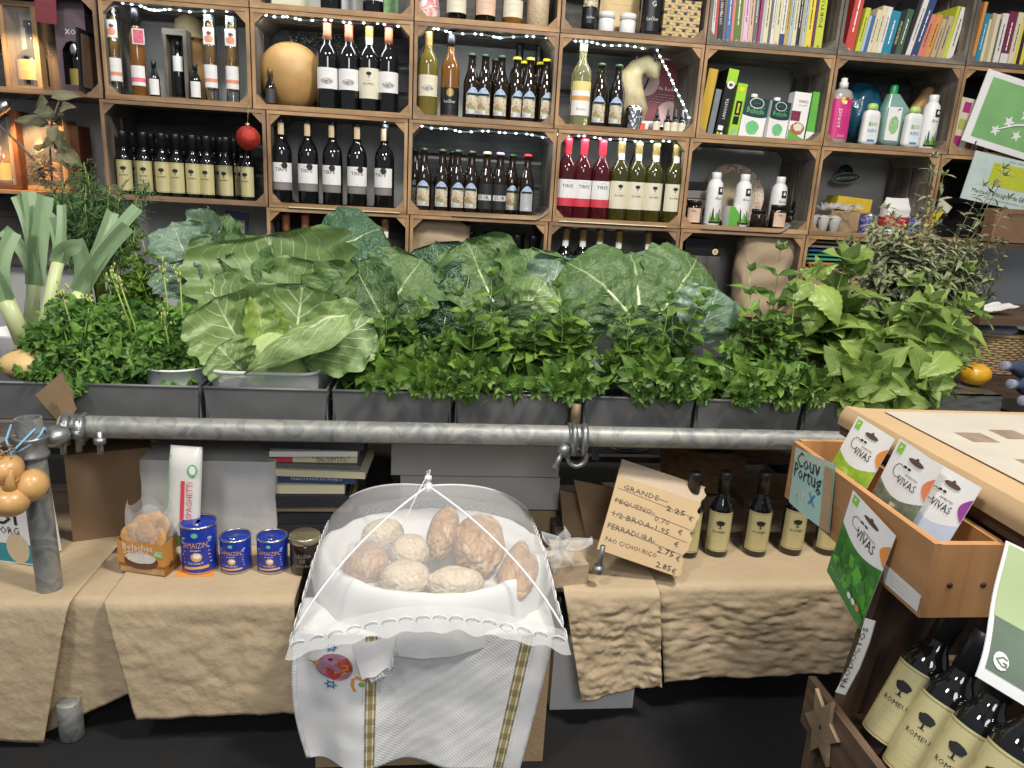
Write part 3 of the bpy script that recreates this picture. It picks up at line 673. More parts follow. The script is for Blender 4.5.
for k, (px, py, row, w_, lb) in enumerate(((345, 212, 2, .40, 'crumpled paper liner under the five red wine bottles'), (612, 225, 2, .42, 'crumpled paper liner under the rose and white wines'), (500, 212, 2, .36, 'grey paper liner under the lower beers'), (745, 226, 2, .36, 'card liner under the aloe bottles'))):
    p = at(px, py, 2.86); b = MB(); b.grid(lambda u, v: ((u-.5)*w_, -.03+.24*v, .0008+.006*(max(0, u-.85)/.15)**2*(k > 1)*5-.010*max(0, .09-v)/.09), 24, 8); o = b.build('paper_liner', [CREAM if k < 2 else GREYL]); o.location = (p.x, 2.872, LZ[row]+BT+.0002); tag(o, lb, 'paper')
# ---- top row
t = onshelf('fabric_bag', 'white bag printed with red flowers on the top row', 'bag', 425, 19, 0, 2.92)
b = MB(); 
def bagf(u, v):
    a = 2*pi*u; k = 1-.3*v*v; return (.052*cos(a)*k*(1+.05*sin(6*a)), .04*sin(a)*k, .13*v)
b.grid(bagf, 30, 10)
FLOWER = artmat('red_flower_cloth', [(.72, .70, .68), (.72, .70, .68), (.60, .05, .05), (.70, .68, .66), (.62, .12, .10)], 42); b.build('bag_cloth', FLOWER, t)
def honey(root, glass, lab):
    g = MB(); g.lathe([(0.033, 0), (0.037, .004), (0.037, .12), (0.03, .145), (0.016, .165), (0.015, .2)], 20); g.build('glass', glass, root)
    l = MB(); l.patch(.037, .028, .085, 1.2, 0); l.text(LINE, w=.05, M=T(0, 0, .068), mi=1, bend=.0375); l.text(LINE2, w=.03, M=T(0, 0, .048), mi=1, bend=.0375); l.build('label', [lab, INK], root)
put('hb1', ('honey_bottle', lambda r: honey(r, BLKGL, CREAM)), 456, 20, 0, 2.90, 'dark bottle with cream label beside the flowered bag', 'bottle', rz=0)
put('hb2', ('honey_bottle', lambda r: honey(r, BRNGL, PEACH)), 485, 22, 0, 2.90, 'dark bottle with peach label on the top row', 'bottle', rz=0)
put('hb3', ('honey_bottle', lambda r: honey(r, mat('honey_glass', (.35, .15, .03), .08, trans=.4), CREAM)), 512, 24, 0, 2.90, 'honey-coloured bottle with cream label beside the grain jar', 'bottle', rz=0)
t = onshelf('grain_jar', 'clear jar of pale grain at right end of the top row crate', 'jar', 537, 26, 0, 2.90)
b = MB(); b.lathe([(0.036, 0), (0.040, .004), (0.040, .12), (.034, .13)], 20); b.build('grain', artmat('grain_print', [(.25, .17, .09), (.62, .50, .33), (.40, .29, .17), (.65, .54, .38)], 140), t)
b = MB(); b.lathe([(0.0355, .13), (0.0355, .155)], 18); b.build('lid', GOLDC, t)
for px, lb, tx in ((331, 'white-label red wine bottle cut by the top edge, left one', ''), (373, 'white-label red wine bottle cut by the top edge, right one', 'CORTEM')):
    put('cor'+tx, wine(BLKGL, BLKCAP, .236, [(.045, .14, 1.25, WHITE)], [(tx or LINE, .05, .068, INK), (LINE2, .03, .056, GREYL)]), px, 14 if not tx else 18, 0, 2.90, lb, 'wine bottle', rz=0)
for c0, c1, lb, m in (((271, -30), (309, 11), 'cream sheet standing left of the top wine bottles', CREAM), ((340, -30), (356, 16), 'white sheet standing between the two top wine bottles', WHITE), ((382, -30), (398, 19), 'pale green sheet right of the top wine bottles', PALEGREEN)):
    def sheet(t, w, h, th, ms): q = MB(); q.box(-w/2, w/2, 0, th, 0, h); q.build('sheet', ms, t)
    panel('paper_sheet', lb, 'paper', c0, c1, 3.0, .003, [m], sheet)
put('e0b', ('sauce_bottle', lambda r: (lambda g, l: (g.lathe([(0.025, 0), (0.028, .004), (0.028, .15), (0.012, .18), (.012, .24)], 18), g.build('glass', BLKGL, r), l.patch(.028, .03, .08, 1.2, 0), l.patch(.028, .085, .12, 1.2, 1), l.text('LaChar', w=.03, M=T(0, 0, .05), mi=2, bend=.0285), l.build('label', [BLKCAP, BEERART, WHITE], r)))(MB(), MB())), 588, 35, 0, 2.9, 'dark bottle with picture label left of the white jars', 'bottle', rz=0)
t = onshelf('kraft_pouch', 'kraft stand-up pouch behind the two white jars', 'pouch', 617, 40, 0, 3.0)
b = MB(); b.grid(lambda u, v: ((u-.5)*.155*(1-.05*v), -.03*(1-v)*sin(pi*u)-.004*sin(9*v), v*.21), 14, 12); b.grid(lambda u, v: ((.5-u)*.155*(1-.05*v), .03*(1-v)*sin(pi*u)+.002, v*.21), 14, 6); b.text(LINE, w=.08, M=T(0, -.03, .12), mi=1); b.build('pouch_paper', [mat('yellow_kraft', (.60, .45, .22), .6), INK], t)
def pilljar(root):
    g = MB(); g.lathe([(0.026, 0), (0.029, .003), (0.029, .05), (0.026, .055)], 20); g.build('jar_body', WPLAST, root)
    c = MB(); c.lathe([(0.0305, .054), (0.0305, .072), (0.028, .075)], 22); c.build('screw_lid', WPLAST, root)
put('pill', ('white_jar', pilljar), 605, 39, 0, 2.90, 'white plastic jar on the left of the pair before the kraft pouch', 'jar', 'two white jars')
put('pill', ('white_jar', pilljar), 626, 42, 0, 2.90, 'white plastic jar on the right, next to the dark bottle', 'jar', 'two white jars')
put('e0d', wine(BLKGL, BLKCAP, .236, [(.02, .15, 1.1, BLKCAP)], [('LaChar', .045, .06, WHITE), ('G', .016, .11, WHITE)]), 648, 43, 0, 2.90, 'large dark bottle with white lettering beside the straw handbag', 'bottle', rz=0)
t = onshelf('straw_handbag', 'yellow and black striped woven straw handbag on the top row', 'bag', 677, 46, 0, 2.90)
b = MB()
for j in range(14):
    for i in range(11):
        z = .004+j*.0095; x = -.062+i*.0124; mi = 1 if (i+j) % 3 == 0 and j % 2 else 0
        b.box(x-.0065, x+.0065, -.022-(.002 if (i+j) % 2 else 0), .022, z-.0045, z+.0045, mi)
b.build('woven_body', [STRAW, mat('black_straw', (.03, .04, .05), .6)], t)
b = MB(); b.tube([(-.035, 0, .135), (-.033, 0, .165), (-.01, 0, .185), (.015, 0, .183), (.033, 0, .162), (.035, 0, .135)], .005, 8); b.build('handle', BROWNWOOD, t)
# ---- books
def bookmat(c): return mat('book_%02x%02x%02x' % tuple(int(255*x) for x in c), c, .5, var=.04)
PAGES = mat('page_edges', (.62, .57, .45), .8, var=.1, scale=80)
def book(px0, px1, yb, ytop, row, Y, col, label, title='', tilt=0.0, group='', tcol=None, band=None, depth=.15, n=0):
    p0, p1 = at(px0, yb, Y), at(px1, yb, Y); w = max(p1.x-p0.x-.0012, .004); h = at(px0, ytop, Y).z-shelf(row)
    t = thing('book', label, 'book', ((p0.x+p1.x)/2, Y, shelf(row)), 0, group); t.rotation_euler = (0, tilt, 0)
    ms = [bookmat(col), tcol or (INK if sum(col) > .9 else WHITE), bookmat(band or col)]
    b = MB(); c = .0016; b.box(-w/2, w/2, 0, c, 0, h); b.box(-w/2, -w/2+c, c, depth, 0, h); b.box(w/2-c, w/2, c, depth, 0, h)
    if band: rect(b, -w/2, w/2, h*.03, h*.25, 2)
    if title: b.text(title, h=min(w*(.6 if title not in (LINE, LINE2) else .14), .014), w=h*.5, M=T(0, -.0008, h*.55) @ RY(-pi/2), mi=1)
    b.text('o', w=w*.35, M=T(0, -.0008, h*.07), mi=1)
    b.build('cover', ms, t)
    b = MB(); b.box(-w/2+c, w/2-c, c, depth-.004, .003, h-.003); b.build('pages', PAGES, t)
    return t
C_ = dict(w=(.66, .64, .58), k=(.02, .02, .025), bl=(.06, .13, .34), re=(.52, .06, .05), ol=(.11, .17, .035), pi=(.62, .45, .58), gr=(.13, .13, .13), cr=(.64, .58, .38), lb=(.36, .48, .55), ye=(.70, .55, .06), pu=(.12, .03, .10), nv=(.03, .06, .16),
          pe=(.60, .40, .30), oc=(.50, .33, .10), te=(.02, .22, .33), dg=(.05, .11, .06), sa=(.60, .20, .13), or_=(.60, .27, .07), mg=(.35, .03, .10), wi=(.16, .02, .06), lm=(.50, .55, .05), be=(.45, .36, .22))
NAMES = dict(w='white', k='black', bl='blue', re='red', ol='olive green', pi='pink', gr='grey', cr='cream', lb='pale blue', ye='yellow', pu='purple', nv='navy', pe='peach', oc='ochre', te='teal', dg='dark green', sa='salmon', or_='orange', mg='magenta', wi='wine red', lm='lime', be='beige')
f0 = [('w', 706, 709), ('w', 709.5, 713), ('re', 713, 715.5), ('k', 715.5, 721), ('gr', 721, 724), ('bl', 724, 729), ('sa', 729, 732), ('ol', 732, 739), ('pe', 739, 741), ('pi', 741, 746), ('pe', 746, 751), ('gr', 751, 755.5), ('mg', 755.5, 758.5), ('lb', 758.5, 761), ('cr', 761, 766), ('gr', 766, 768.5), ('w', 768.5, 772), ('cr', 772, 777.5), ('w', 777.5, 782.5), ('oc', 782.5, 786.5), ('lb', 786.5, 790), ('cr', 790, 794.5), ('k', 794.5, 798), ('be', 798, 800), ('lb', 800, 803.5), ('ye', 803.5, 810), ('pu', 810, 813), ('lm', 813, 821)]
seen = {}
for k, (c, a, e) in enumerate(f0):
    kk = NAMES[c]; seen[kk] = seen.get(kk, 0)+1; prev = NAMES[f0[k-1][0]] if k else 'bare crate side'
    lb = '%s book between the %s and %s spines of the upright row' % (kk, prev, NAMES[f0[k+1][0]]) if k < len(f0)-1 else 'thick lime patterned book ending the upright row'
    if k == 0: lb = 'thin white book at left end of the upright row by the crate side'
    book(a, e, 50, random.uniform(-38, -14), 0, 2.90, C_[c], lb, {3: 'LOS MEJORES VINOS', 27: 'PORTUGAL'}.get(k, LINE if e-a > 3 else ''), -.035 if k < 12 else -.01, 'upright books on the top row', None, C_['nv'] if k == 18 else None)
g0 = [('re', 841, 850, 0, -25, .09), ('lm', 852, 857, 0, 6, .13), ('lb', 857, 860, 0, 14, .13), ('bl', 860, 863.5, 0, 14, .13), ('cr', 863.5, 868, 0, 8, .13), ('cr', 868, 873, 0, 4, .13), ('w', 873, 878, 0, 5, .13), ('te', 878, 887, 0, 9, .14), ('k', 887, 891.5, 0, 10, .15), ('dg', 891.5, 898, 0, 7, .16), ('k', 898, 902, 0, -8, .19), ('w', 902, 907, 0, -8, .21), ('nv', 907, 914, 0, -6, .22), ('sa', 914, 920, 0, 12, .20), ('or_', 920, 926, 0, 12, .20), ('be', 927, 932, 0, 17, .18), ('be', 933, 939, 0, 14, .17), ('lm', 939, 943, 0, 4, .15), ('w', 943, 949.5, 0, 5, .13), ('k', 949.5, 953, 0, 8, .12), ('be', 953, 957.5, 0, 18, .11), ('or_', 957.5, 962, 0, 15, .09)]
for k, (c, a, e, _, yt, tl) in enumerate(g0):
    kk = NAMES[c]; prev = NAMES[g0[k-1][0]] if k else ''
    lb = '%s book leaning between the %s and %s spines' % (kk, prev, NAMES[g0[k+1][0]]) if 0 < k < len(g0)-1 else ('tall red book at the left end of the leaning row' if k == 0 else 'orange book at the right end of the leaning row')
    dark = C_[c]
    book(a+1, e+1, 60+(a-841)*.055, yt, 0, 2.90, dark, lb, {8: 'UMA MESA DE HISTORIAS'}.get(k, LINE if e-a > 4 else ''), tl*.9, 'leaning books on the top row', MATS.get('yellow_print') if c == 'k' else None)
h0 = [('or_', 969, 972.5, 0), ('te', 973, 977.5, 12), ('cr', 978, 981, 18), ('be', 981, 985, 12), ('cr', 985, 989, 13), ('gr', 989, 991, 18), ('w', 991, 997, 12), ('wi', 997.5, 1005.5, 10), ('cr', 1006, 1012, 11), ('ye', 1012, 1014.5, 18), ('k', 1014.5, 1018, 14), ('ye', 1018, 1022, 12), ('k', 1022, 1028, 12), ('be', 1028, 1033, 14)]
for k, (c, a, e, yt) in enumerate(h0):
    book(a, e, 68, yt, 0, 2.90, C_[c], '%s book, %s from the left in the far right top crate' % (NAMES[c], ORD[k]), LINE if e-a > 4 else '', .05 if k < 3 else .03, 'books in the far right top crate', None, C_['w'] if k == 7 else None)
# ---- tea boxes, cartons
def card(name, label, cat, px0, px1, yb, yt, row, Y, depth, tilt, mats, draw=None, group=None, rz=0):
    p0, p1 = at(px0, yb, Y), at(px1, yb, Y); w = p1.x-p0.x; h = (at(px0, yt, Y).z-shelf(row))
    t = thing(name, label, cat, ((p0.x+p1.x)/2, Y, shelf(row)), rz, group); t.rotation_euler = (0, tilt, rz)
    b = MB(); b.box(-w/2, w/2, 0, depth, 0, h)
    if draw: draw(b, w, h)
    b.build('carton', mats, t); return t
def d1(b, w, h): b.text(LINE2, w=h*.12, M=T(0, -.0004, h*.8) @ RY(-1.2), mi=1); b.text(LINE2, w=w*.6, M=T(0, -.0004, h*.9), mi=1)
GB = 'boxes leaning in the tea crate'
card('tea_box', 'tall mustard yellow box leaning against the crate side', 'box', 695, 704, 141, 67, 1, 2.90, .11, .10, [mat('mustard_card', (.52, .33, .02), .5), WHITE], d1, GB)
card('tea_box', 'slim grey box leaning right of the mustard box', 'box', 706, 711.5, 141, 88, 1, 2.905, .11, .10, [mat('slate_card', (.17, .20, .21), .5), WHITE], d1, GB)
def d2(b, w, h):
    rect(b, -w/2, w/2, h*.78, h, 1); poly(b, ellipse(w*.36, w*.36, 16, 0, 0, h*.77), 2, -.0008); poly(b, ellipse(w*.2, w*.16, 12, .1, 0, h*.77), 3, -.001)
    b.text('LANGOSTA', w=h*.3, h=w*.3, M=T(0, -.0006, h*.42) @ RY(-pi/2), mi=2); rect(b, -w*.3, w*.2, h*.1, h*.17, 2); poly(b, ellipse(w*.14, w*.14, 10, 0, -w*.2, h*.05), 1); poly(b, ellipse(w*.14, w*.14, 10, 0, w*.15, h*.05), 2)
card('tea_box', 'black box with lime top and round picture leaning in the tea crate', 'box', 713, 723, 143, 67, 1, 2.90, .11, .12, [BLKCAP, LIME, WHITE, BROWNWOOD], d2, GB)
def d3(b, w, h):
    rect(b, -w*.3, w*.32, h*.42, h*.68, 1); b.text(LINE2, w=h*.18, h=w*.2, M=T(0, -.0008, h*.55) @ RY(-pi/2), mi=2); poly(b, ellipse(w*.4, w*.4, 16, .05, 0, h*.1), 3); poly(b, ellipse(w*.3, w*.22, 12, .2, 0, h*.9), 2); rect(b, -w*.3, w*.3, h*.25, h*.4, 1)
card('tea_box', 'lime green box with black panels leaning before the cartons', 'box', 726.5, 736, 143.5, 82, 1, 2.90, .11, .09, [LIME, BLKCAP, YELC, PALEGREEN], d3, GB)
DGREEN = mat('bottle_green_carton', (.012, .05, .045), .4, var=.05)
def milk(px0, px1, yt, label, txt1, tilt, rz):
    p0, p1 = at(px0, 146, 2.9), at(px1, 146, 2.9); w = p1.x-p0.x; h = at(px0, yt, 2.9).z-shelf(1); t = thing('drink_carton', label, 'carton', ((p0.x+p1.x)/2, 2.905, shelf(1)), rz, 'two dark green and white drink cartons'); t.rotation_euler = (0, tilt, rz)
    b = MB(); d = .06; b.box(-w/2, w/2, 0, d, 0, h); rect(b, -w/2, w/2, h*.58, h, 1); poly(b, ellipse(w*.5, h*.05, 16, 0, 0, h*.58), 1, -.0006); b.add([(w/2+.0004, 0, h*.58), (w/2+.0004, d, h*.58), (w/2+.0004, d, h), (w/2+.0004, 0, h)], [(0, 1, 2, 3)], 1)
    ring = ellipse(w*.3, w*.2, 20, 0, 0, h*.87); rin = ellipse(w*.27, w*.175, 20, 0, 0, h*.87); poly(b, ring, 0, -.0008); poly(b, rin, 1, -.001); b.text(LINE2, w=w*.3, M=T(0, -.0012, h*.87), mi=0)
    b.text(txt1, w=w*.72, M=T(0, -.001, h*.69), mi=2); b.text(LINE, w=w*.7, M=T(0, -.001, h*.77), mi=0); b.text(LINE2, w=w*.4, M=T(0, -.001, h*.62), mi=0)
    poly(b, ellipse(w*.27, w*.27, 18, .06, 0, h*.28), 2, -.0009); rect(b, -w*.1, w*.42, h*.03, h*.06, 3)
    for k in range(4): b.text(LINE, w=w*.3, M=T(-w*.28, -.0009, h*(.45-.05*k)), mi=4)
    b.build('carton', [WHITE, DGREEN, mat('fresh_green_print', (.15, .50, .20), .5, var=.3, scale=90), LIME, GREYL], t)
    b = MB(); b.lathe([(.013, h), (.013, h+.014), (.011, h+.016)], 14, M=T(-w*.05, d*.5, 0)); b.build('screw_cap', WPLAST, t)
milk(737, 761, 96, 'dark green and white drink carton next to the lime box', 'Bebida', .09, 0)
milk(764.5, 785, 100, 'dark green and white drink carton next to the breakfast box', 'Bebida', .05, .15)
def d4(b, w, h):
    rect(b, -w*.5, w*.05, h*.42, h*.62, 1); poly(b, [(-w/2, 0), (w/2, 0), (w/2, h*.07), (w*.2, h*.11), (-w*.2, h*.2), (-w/2, h*.25)], 2, -.0006); poly(b, ellipse(w*.42, h*.13, 20, .06, 0, h*.27), 3, -.0008); poly(b, ellipse(w*.28, h*.08, 14, .1, .002, h*.3), 4, -.001)
    b.text('FIBRES', w=w*.55, M=T(w*.1, -.0006, h*.82), mi=1); b.text('COCONUT', w=w*.55, M=T(w*.1, -.0006, h*.74), mi=1); b.text(LINE2, w=w*.3, M=T(-w*.2, -.0008, h*.52), mi=0)
card('breakfast_box', 'white breakfast box with bowl picture and wine red panel', 'box', 785.5, 802, 147, 91, 1, 2.90, .05, .045, [WHITE, bookmat((.18, .02, .06)), mat('leaf_green_print', (.12, .42, .06), .5), mat('red_fruit_print', (.42, .12, .06), .5, var=.6, scale=150), CREAM], d4)
def d5(b, w, h): rect(b, -w/2, w/2, 0, h*.22, 1); b.text(LINE2, w=w*.6, M=T(0, -.0005, h*.8), mi=1); b.text(LINE2, w=w*.6, M=T(0, -.0005, h*.68), mi=1); rect(b, -w*.4, w*.4, h*.04, h*.08, 2)
card('breakfast_box', 'green box with white foot standing at the right crate side', 'box', 803.5, 812.5, 147, 91, 1, 2.91, .08, .04, [mat('leaf_green_print', (.2, .5, .06), .5), WHITE, GREYL], d5)
# ---- soaps and aloe
def pump(root):
    g = MB(); g.lathe([(0.040, 0), (0.044, .004), (0.044, .175), (0.036, .195), (0.015, .205), (.014, .215)], 24, sy=.7); g.build('bottle', mat('frosted_soap_bottle', (.50, .47, .42), .25, trans=.3), root)
    l = MB(); l.patch(.044, .02, .165, 1.3, 0, M=Matrix.Diagonal((1, .7, 1, 1)), n=14, off=.0006); S = Matrix.Diagonal((1, .7, 1, 1))
    for q, (cx, cz, m) in enumerate(((-.004, .158, 1), (.006, .162, 2), (0, .152, 3))): l.add([S @ V((.0455*sin((x+cx)/.045), -.0455*cos((x+cx)/.045)-.001-.0006*q, z)) for x, z in ellipse(.013-.003*q, .013-.003*q, 14, 0, 0, cz)], [tuple(range(14))], m)
    l.text('sonett', w=.07, M=S @ T(-.016, 0, .095) @ RY(-pi/2), mi=3, fn=lambda x, y: ((.0465)*sin(y/.045), -(.0465)*cos(y/.045), x) if False else (x, -.0468, y))
    for k in range(3): l.text(LINE2, w=.025, M=S @ T(.012, -.0468, .125-.01*k), mi=3)
    l.text('OOO', w=.03, M=S @ T(0, -.0468, .03), mi=3)
    l.build('label', [mat('magenta_label', (.60, .03, .20), .4, var=.05), YELC, REDC, WHITE], root)
    c = MB(); c.lathe([(0.017, .205), (0.017, .225), (.012, .228), (.012, .24), (.005, .243)], 16); c.build('cap', WPLAST, root)
put('pump', ('soap_bottle', pump), 834, 146, 1, 2.90, 'frosted soap bottle with bright pink label in front of the blue bag', 'bottle', rz=.05)
t = onshelf('plastic_bag', 'dark blue plastic bag bulging behind the pink-labelled soap', 'bag', 853, 147, 1, 3.03)
b = MB(); b.ball((0, 0, .134), .092, .070, .115, 0, 40, 26, lambda d: 1+.14*noise.noise(d*2.3+V((3, 1, 0)))+.05*noise.noise(d*7)); b.build('bag_film', mat('dark_blue_film', (.01, .07, .12), .22, coat=.4, var=.2), t)
def jug(root):
    def body(u, v):
        a = 2*pi*u; k = min(1, (v+.02)*8); top = max(0, v-.72)/.28; rx = .056*k*(1-.62*top); c = cos(a); s = sin(a)
        x = math.copysign(abs(c)**.5, c)*rx - .018*top; y = math.copysign(abs(s)**.5, s)*.032*k*(1-.4*top); return (x, y, .205*v)
    g = MB(); g.grid(body, 32, 20); g.build('jug_body', mat('pale_teal_plastic', (.27, .46, .40), .25, trans=.25), root)
    h = MB(); h.tube([(.036, -.034, .135), (.036, -.036, .05)], .008, 10); h.build('handle_recess', mat('dark_teal_recess', (.10, .16, .13), .4), root)
    l = MB(); l.box(-.045, .012, -.0335, -.0325, .03, .155); poly(l, ellipse(.02, .034, 20, 0, -.014, .088), 1, -.0337); poly(l, [(-.01, .14), (.004, .146), (.006, .152), (-.004, .148)], 2, -.0345); l.text(LINE2, w=.03, M=T(-.015, -.0346, .09), mi=0); l.text(LINE2, w=.03, M=T(-.015, -.0346, .105), mi=0); l.build('label', [WHITE, PALEGREEN, DGREEN], root)
    c = MB(); c.lathe([(0.016, .2), (.0165, .205), (0.0145, .235), (.011, .24)], 16, M=T(-.018, 0, 0)); c.build('cap', mat('green_cap', (.01, .27, .08), .4), root)
put('jug', ('detergent_jug', jug), 888, 148, 1, 2.955, 'pale teal detergent jug with green cap between the small white bottles', 'jug', rz=0)
def bio(root):
    def body(u, v):
        a = 2*pi*u; k = min(1, (v+.03)*9)*(1 if v < .82 else sqrt(max(0, 1-((v-.82)/.18)**2))*.5+.5); c, s = cos(a), sin(a)
        return (math.copysign(abs(c)**.6, c)*.035*k*(1-.08*v), math.copysign(abs(s)**.6, s)*.02*k, .135*v)
    g = MB(); g.grid(body, 28, 18); g.lathe([(0, .1349), (.019, .135)], 16, cap=False); g.build('bottle', WPLAST, root)
    l = MB(); y = -.0222
    l.text('BIO', w=.034, M=T(0, y, .082), mi=0); l.text('KIDS', w=.034, M=T(0, y, .058), mi=1); l.text(LINE2, w=.03, M=T(0, y, .108), mi=2); l.text(LINE2, w=.025, M=T(0, y, .1), mi=2); q = MB(); q.box(-.014, .014, y, y+.001, .018, .025); q.build('print_bar', mat('kids_blue', (.05, .25, .55), .5), root); l.text(LINE2, w=.03, M=T(0, y, .04), mi=1); l.build('print', [mat('bio_green', (.16, .45, .03), .5), mat('kids_blue', (.05, .25, .55), .5), GREYL], root)
    c = MB(); c.lathe([(0.021, .134), (0.021, .146), (.017, .156), (.006, .159)], 18, sy=.75); c.build('cap', mat('lime_cap', (.42, .62, .16), .4), root)
put('bio', ('lotion_bottle', bio), 866, 148, 1, 2.89, 'white lotion bottle with lime cap left of the teal jug', 'lotion bottle', 'two white lotion bottles', rz=0)
put('bio', ('lotion_bottle', bio), 908, 150, 1, 2.89, 'white lotion bottle with lime cap between teal jug and aloe bottle', 'lotion bottle', 'two white lotion bottles', rz=0)
t = onshelf('horn_gourd', 'curved tan horn-shaped gourd behind the lotion and aloe bottles', 'gourd', 912, 150, 1, 3.03)
b = MB(); b.tube([(-.01, 0, .01), (-.02, 0, .1), (-.012, 0, .17), (.02, 0, .225), (.07, 0, .245), (.11, -.01, .23)], [.05, .036, .026, .027, .036, .032], 16); b.build('gourd_skin', GOURD, t)
b = MB(); b.tube([(.11, -.01, .225), (.125, -.012, .20)], [.006, .003], 8); b.build('stem', GREYWOOD, t)
def aloe(root):
    g = MB(); g.lathe([(0.027, 0), (0.031, .004), (0.032, .012), (0.032, .145), (0.028, .165), (0.017, .18), (0.016, .19)], 24); g.build('bottle', WPLAST, root)
    l = MB(); rr = .0322
    q = MB(); bent(q, [(-.012, .122), (.012, .122), (.012, .15), (-.012, .15)], rr, 0, .006); bent(q, ellipse(.006, .007, 10), rr, 1, .006, .138, .001); q.build('badge', [INK, WHITE], root)
    l.text('Aloe', w=.03, M=T(0, 0, .108), mi=0, bend=rr, lift=.0007)
    for k in range(9):
        x = -.026+k*.0065; h = .035+.018*((k*7) % 4)/3
        bent(l, [(x-.003, .022), (x+.003, .022), (x+.002+.004*sin(k*2), .022+h*.7), (x+.006*sin(k*3), .022+h)], rr, 1 if h < .045 else 2)
    bent(l, [(-.03, .012), (.03, .012), (.03, .02), (-.03, .02)], rr, 0); bent(l, [(-.03, .02), (.03, .02), (.028, .034), (0, .03), (-.028, .038)], rr, 1)
    l.build('print', [INK, mat('grass_green', (.12, .36, .03), .5), mat('grass_dark', (.03, .05, .03), .5), WHITE], root)
    c = MB(); c.lathe([(0.0175, .178), (0.0185, .18), (0.0185, .203), (.0165, .205)], 18); c.build('cap', WPLAST, root)
AL = ('aloe_bottle', aloe)
put('aloe', AL, 924, 151, 1, 2.895, 'white aloe bottle standing by the horn gourd', 'aloe bottle', 'white aloe bottles', rz=.1)
put('aloe', AL, 711, 223, 2, 2.905, 'white aloe bottle left of the small white and green box', 'aloe bottle', 'white aloe bottles', rz=.25)
put('aloe', AL, 739, 226, 2, 2.915, 'white aloe bottle in front of the middle of the round plate', 'aloe bottle', 'white aloe bottles', rz=.1)
put('aloe', AL, 775, 222, 2, 2.97, 'white aloe bottle set back right of the round plate', 'aloe bottle', 'white aloe bottles', rz=.1)
# round plate
p = at(734, 190, 3.05); t = thing('round_plate', 'large round plate with patterned rim standing behind the aloe bottles', 'plate', (p.x, 3.05, shelf(2)+.128)); t.rotation_euler = (R(72), 0, 0)
b = MB(); b.lathe([(0, -.004), (.09, -.004), (.128, .006), (.130, .008), (.128, .0105), (.09, .001), (0, .001)], 44, cap=False); b.build('plate_body', mat('plate_centre', (.33, .28, .18), .3), t)
b = MB(); b.lathe([(.094, .0025), (.126, .0112)], 44, cap=False); b.build('patterned_rim', artmat('plate_rim_print', [(.06, .06, .05), (.52, .46, .33), (.48, .42, .30), (.35, .08, .06), (.5, .45, .32)], 55), t)
t.location.z = shelf(2)+.1245
def honeyjar(root):
    g = MB(); g.lathe([(0.028, 0), (0.032, .004), (0.032, .072), (.027, .08)], 20); g.build('jar', mat('dark_jam_glass', (.018, .010, .006), .08, coat=.4), root)
    c = MB(); c.lathe([(0.0305, .079), (0.0305, .094), (.029, .0955)], 20); c.build('lid', BLKCAP, root)
    l = MB(); l.patch(.032, .012, .066, .85, 0); l.text('MEL', w=.02, M=T(0, 0, .055), mi=1, bend=.0325); 
    for k in range(3): l.text(LINE2, w=.026, M=T(0, 0, .042-.009*k), mi=1, bend=.0325)
    l.build('label', [PEACH, INK], root)
put('hj', ('honey_jar', honeyjar), 693, 222, 2, 2.90, 'dark honey jar with peach label against the left crate side', 'jar', 'honey jars by the aloe bottles', rz=-.35)
put('hj', ('honey_jar', honeyjar), 776, 227, 2, 2.89, 'dark honey jar with peach label in front of the rear aloe bottle', 'jar', 'honey jars by the aloe bottles', rz=0)
put('hjd', ('dark_jar', lambda r: (lambda g, c: (g.lathe([(0.026, 0), (0.03, .004), (0.03, .052), (.026, .06)], 20), g.build('jar', MATS['dark_jam_glass'], r), c.lathe([(.028, .059), (.028, .074), (.026, .0755)], 20), c.build('lid', BLKCAP, r)))(MB(), MB())), 757, 226, 2, 2.905, 'squat dark unlabelled jar between small box and labelled honey jar', 'jar')
put('hjd', None, 790, 224, 2, 3.0, 'dark jar in the shadow right of the rear aloe bottle', 'jar')
def d6(b, w, h): poly(b, [(-w/2, 0), (w*.1, 0), (w*.3, h*.5), (-w*.2, h), (-w/2, h)], 1); poly(b, ellipse(w*.16, h*.14, 12, .1, w*.2, h*.2), 2, -.0008); b.text(LINE2, w=w*.5, M=T(w*.1, -.0009, h*.75), mi=3)
card('soap_box', 'small white and green box lying before the round plate', 'box', 727, 744, 227, 206, 2, 2.885, .05, 0, [WHITE, mat('leaf_green_print', (.2, .5, .06), .5), BROWNWOOD, GREYL], d6, None, .12)
t = onshelf('drinking_glass', 'clear tumbler upside down against the right crate side', 'glass', 797, 222, 2, 2.98)
b = MB(); b.lathe([(.033, 0), (.028, .11), (.026, .112), (.031, .002)], 20, cap=False); b.build('glass', CLEAR, t)
for k in range(5):
    p = at(688, 218-k*9, 3.05); t = thing('folded_cloth', ['cream', 'brown', 'tan', 'grey', 'dark'][k]+' item in the pile behind the left honey jar', 'box', (p.x+.03, 2.99, shelf(2)+.034*k)); b = MB(); b.box(-.045, .045, .02, .15, .001, .031); b.build('folded_stack', [CREAM, BROWNWOOD, STRAW, GREYL, BLKCAP][k], t)
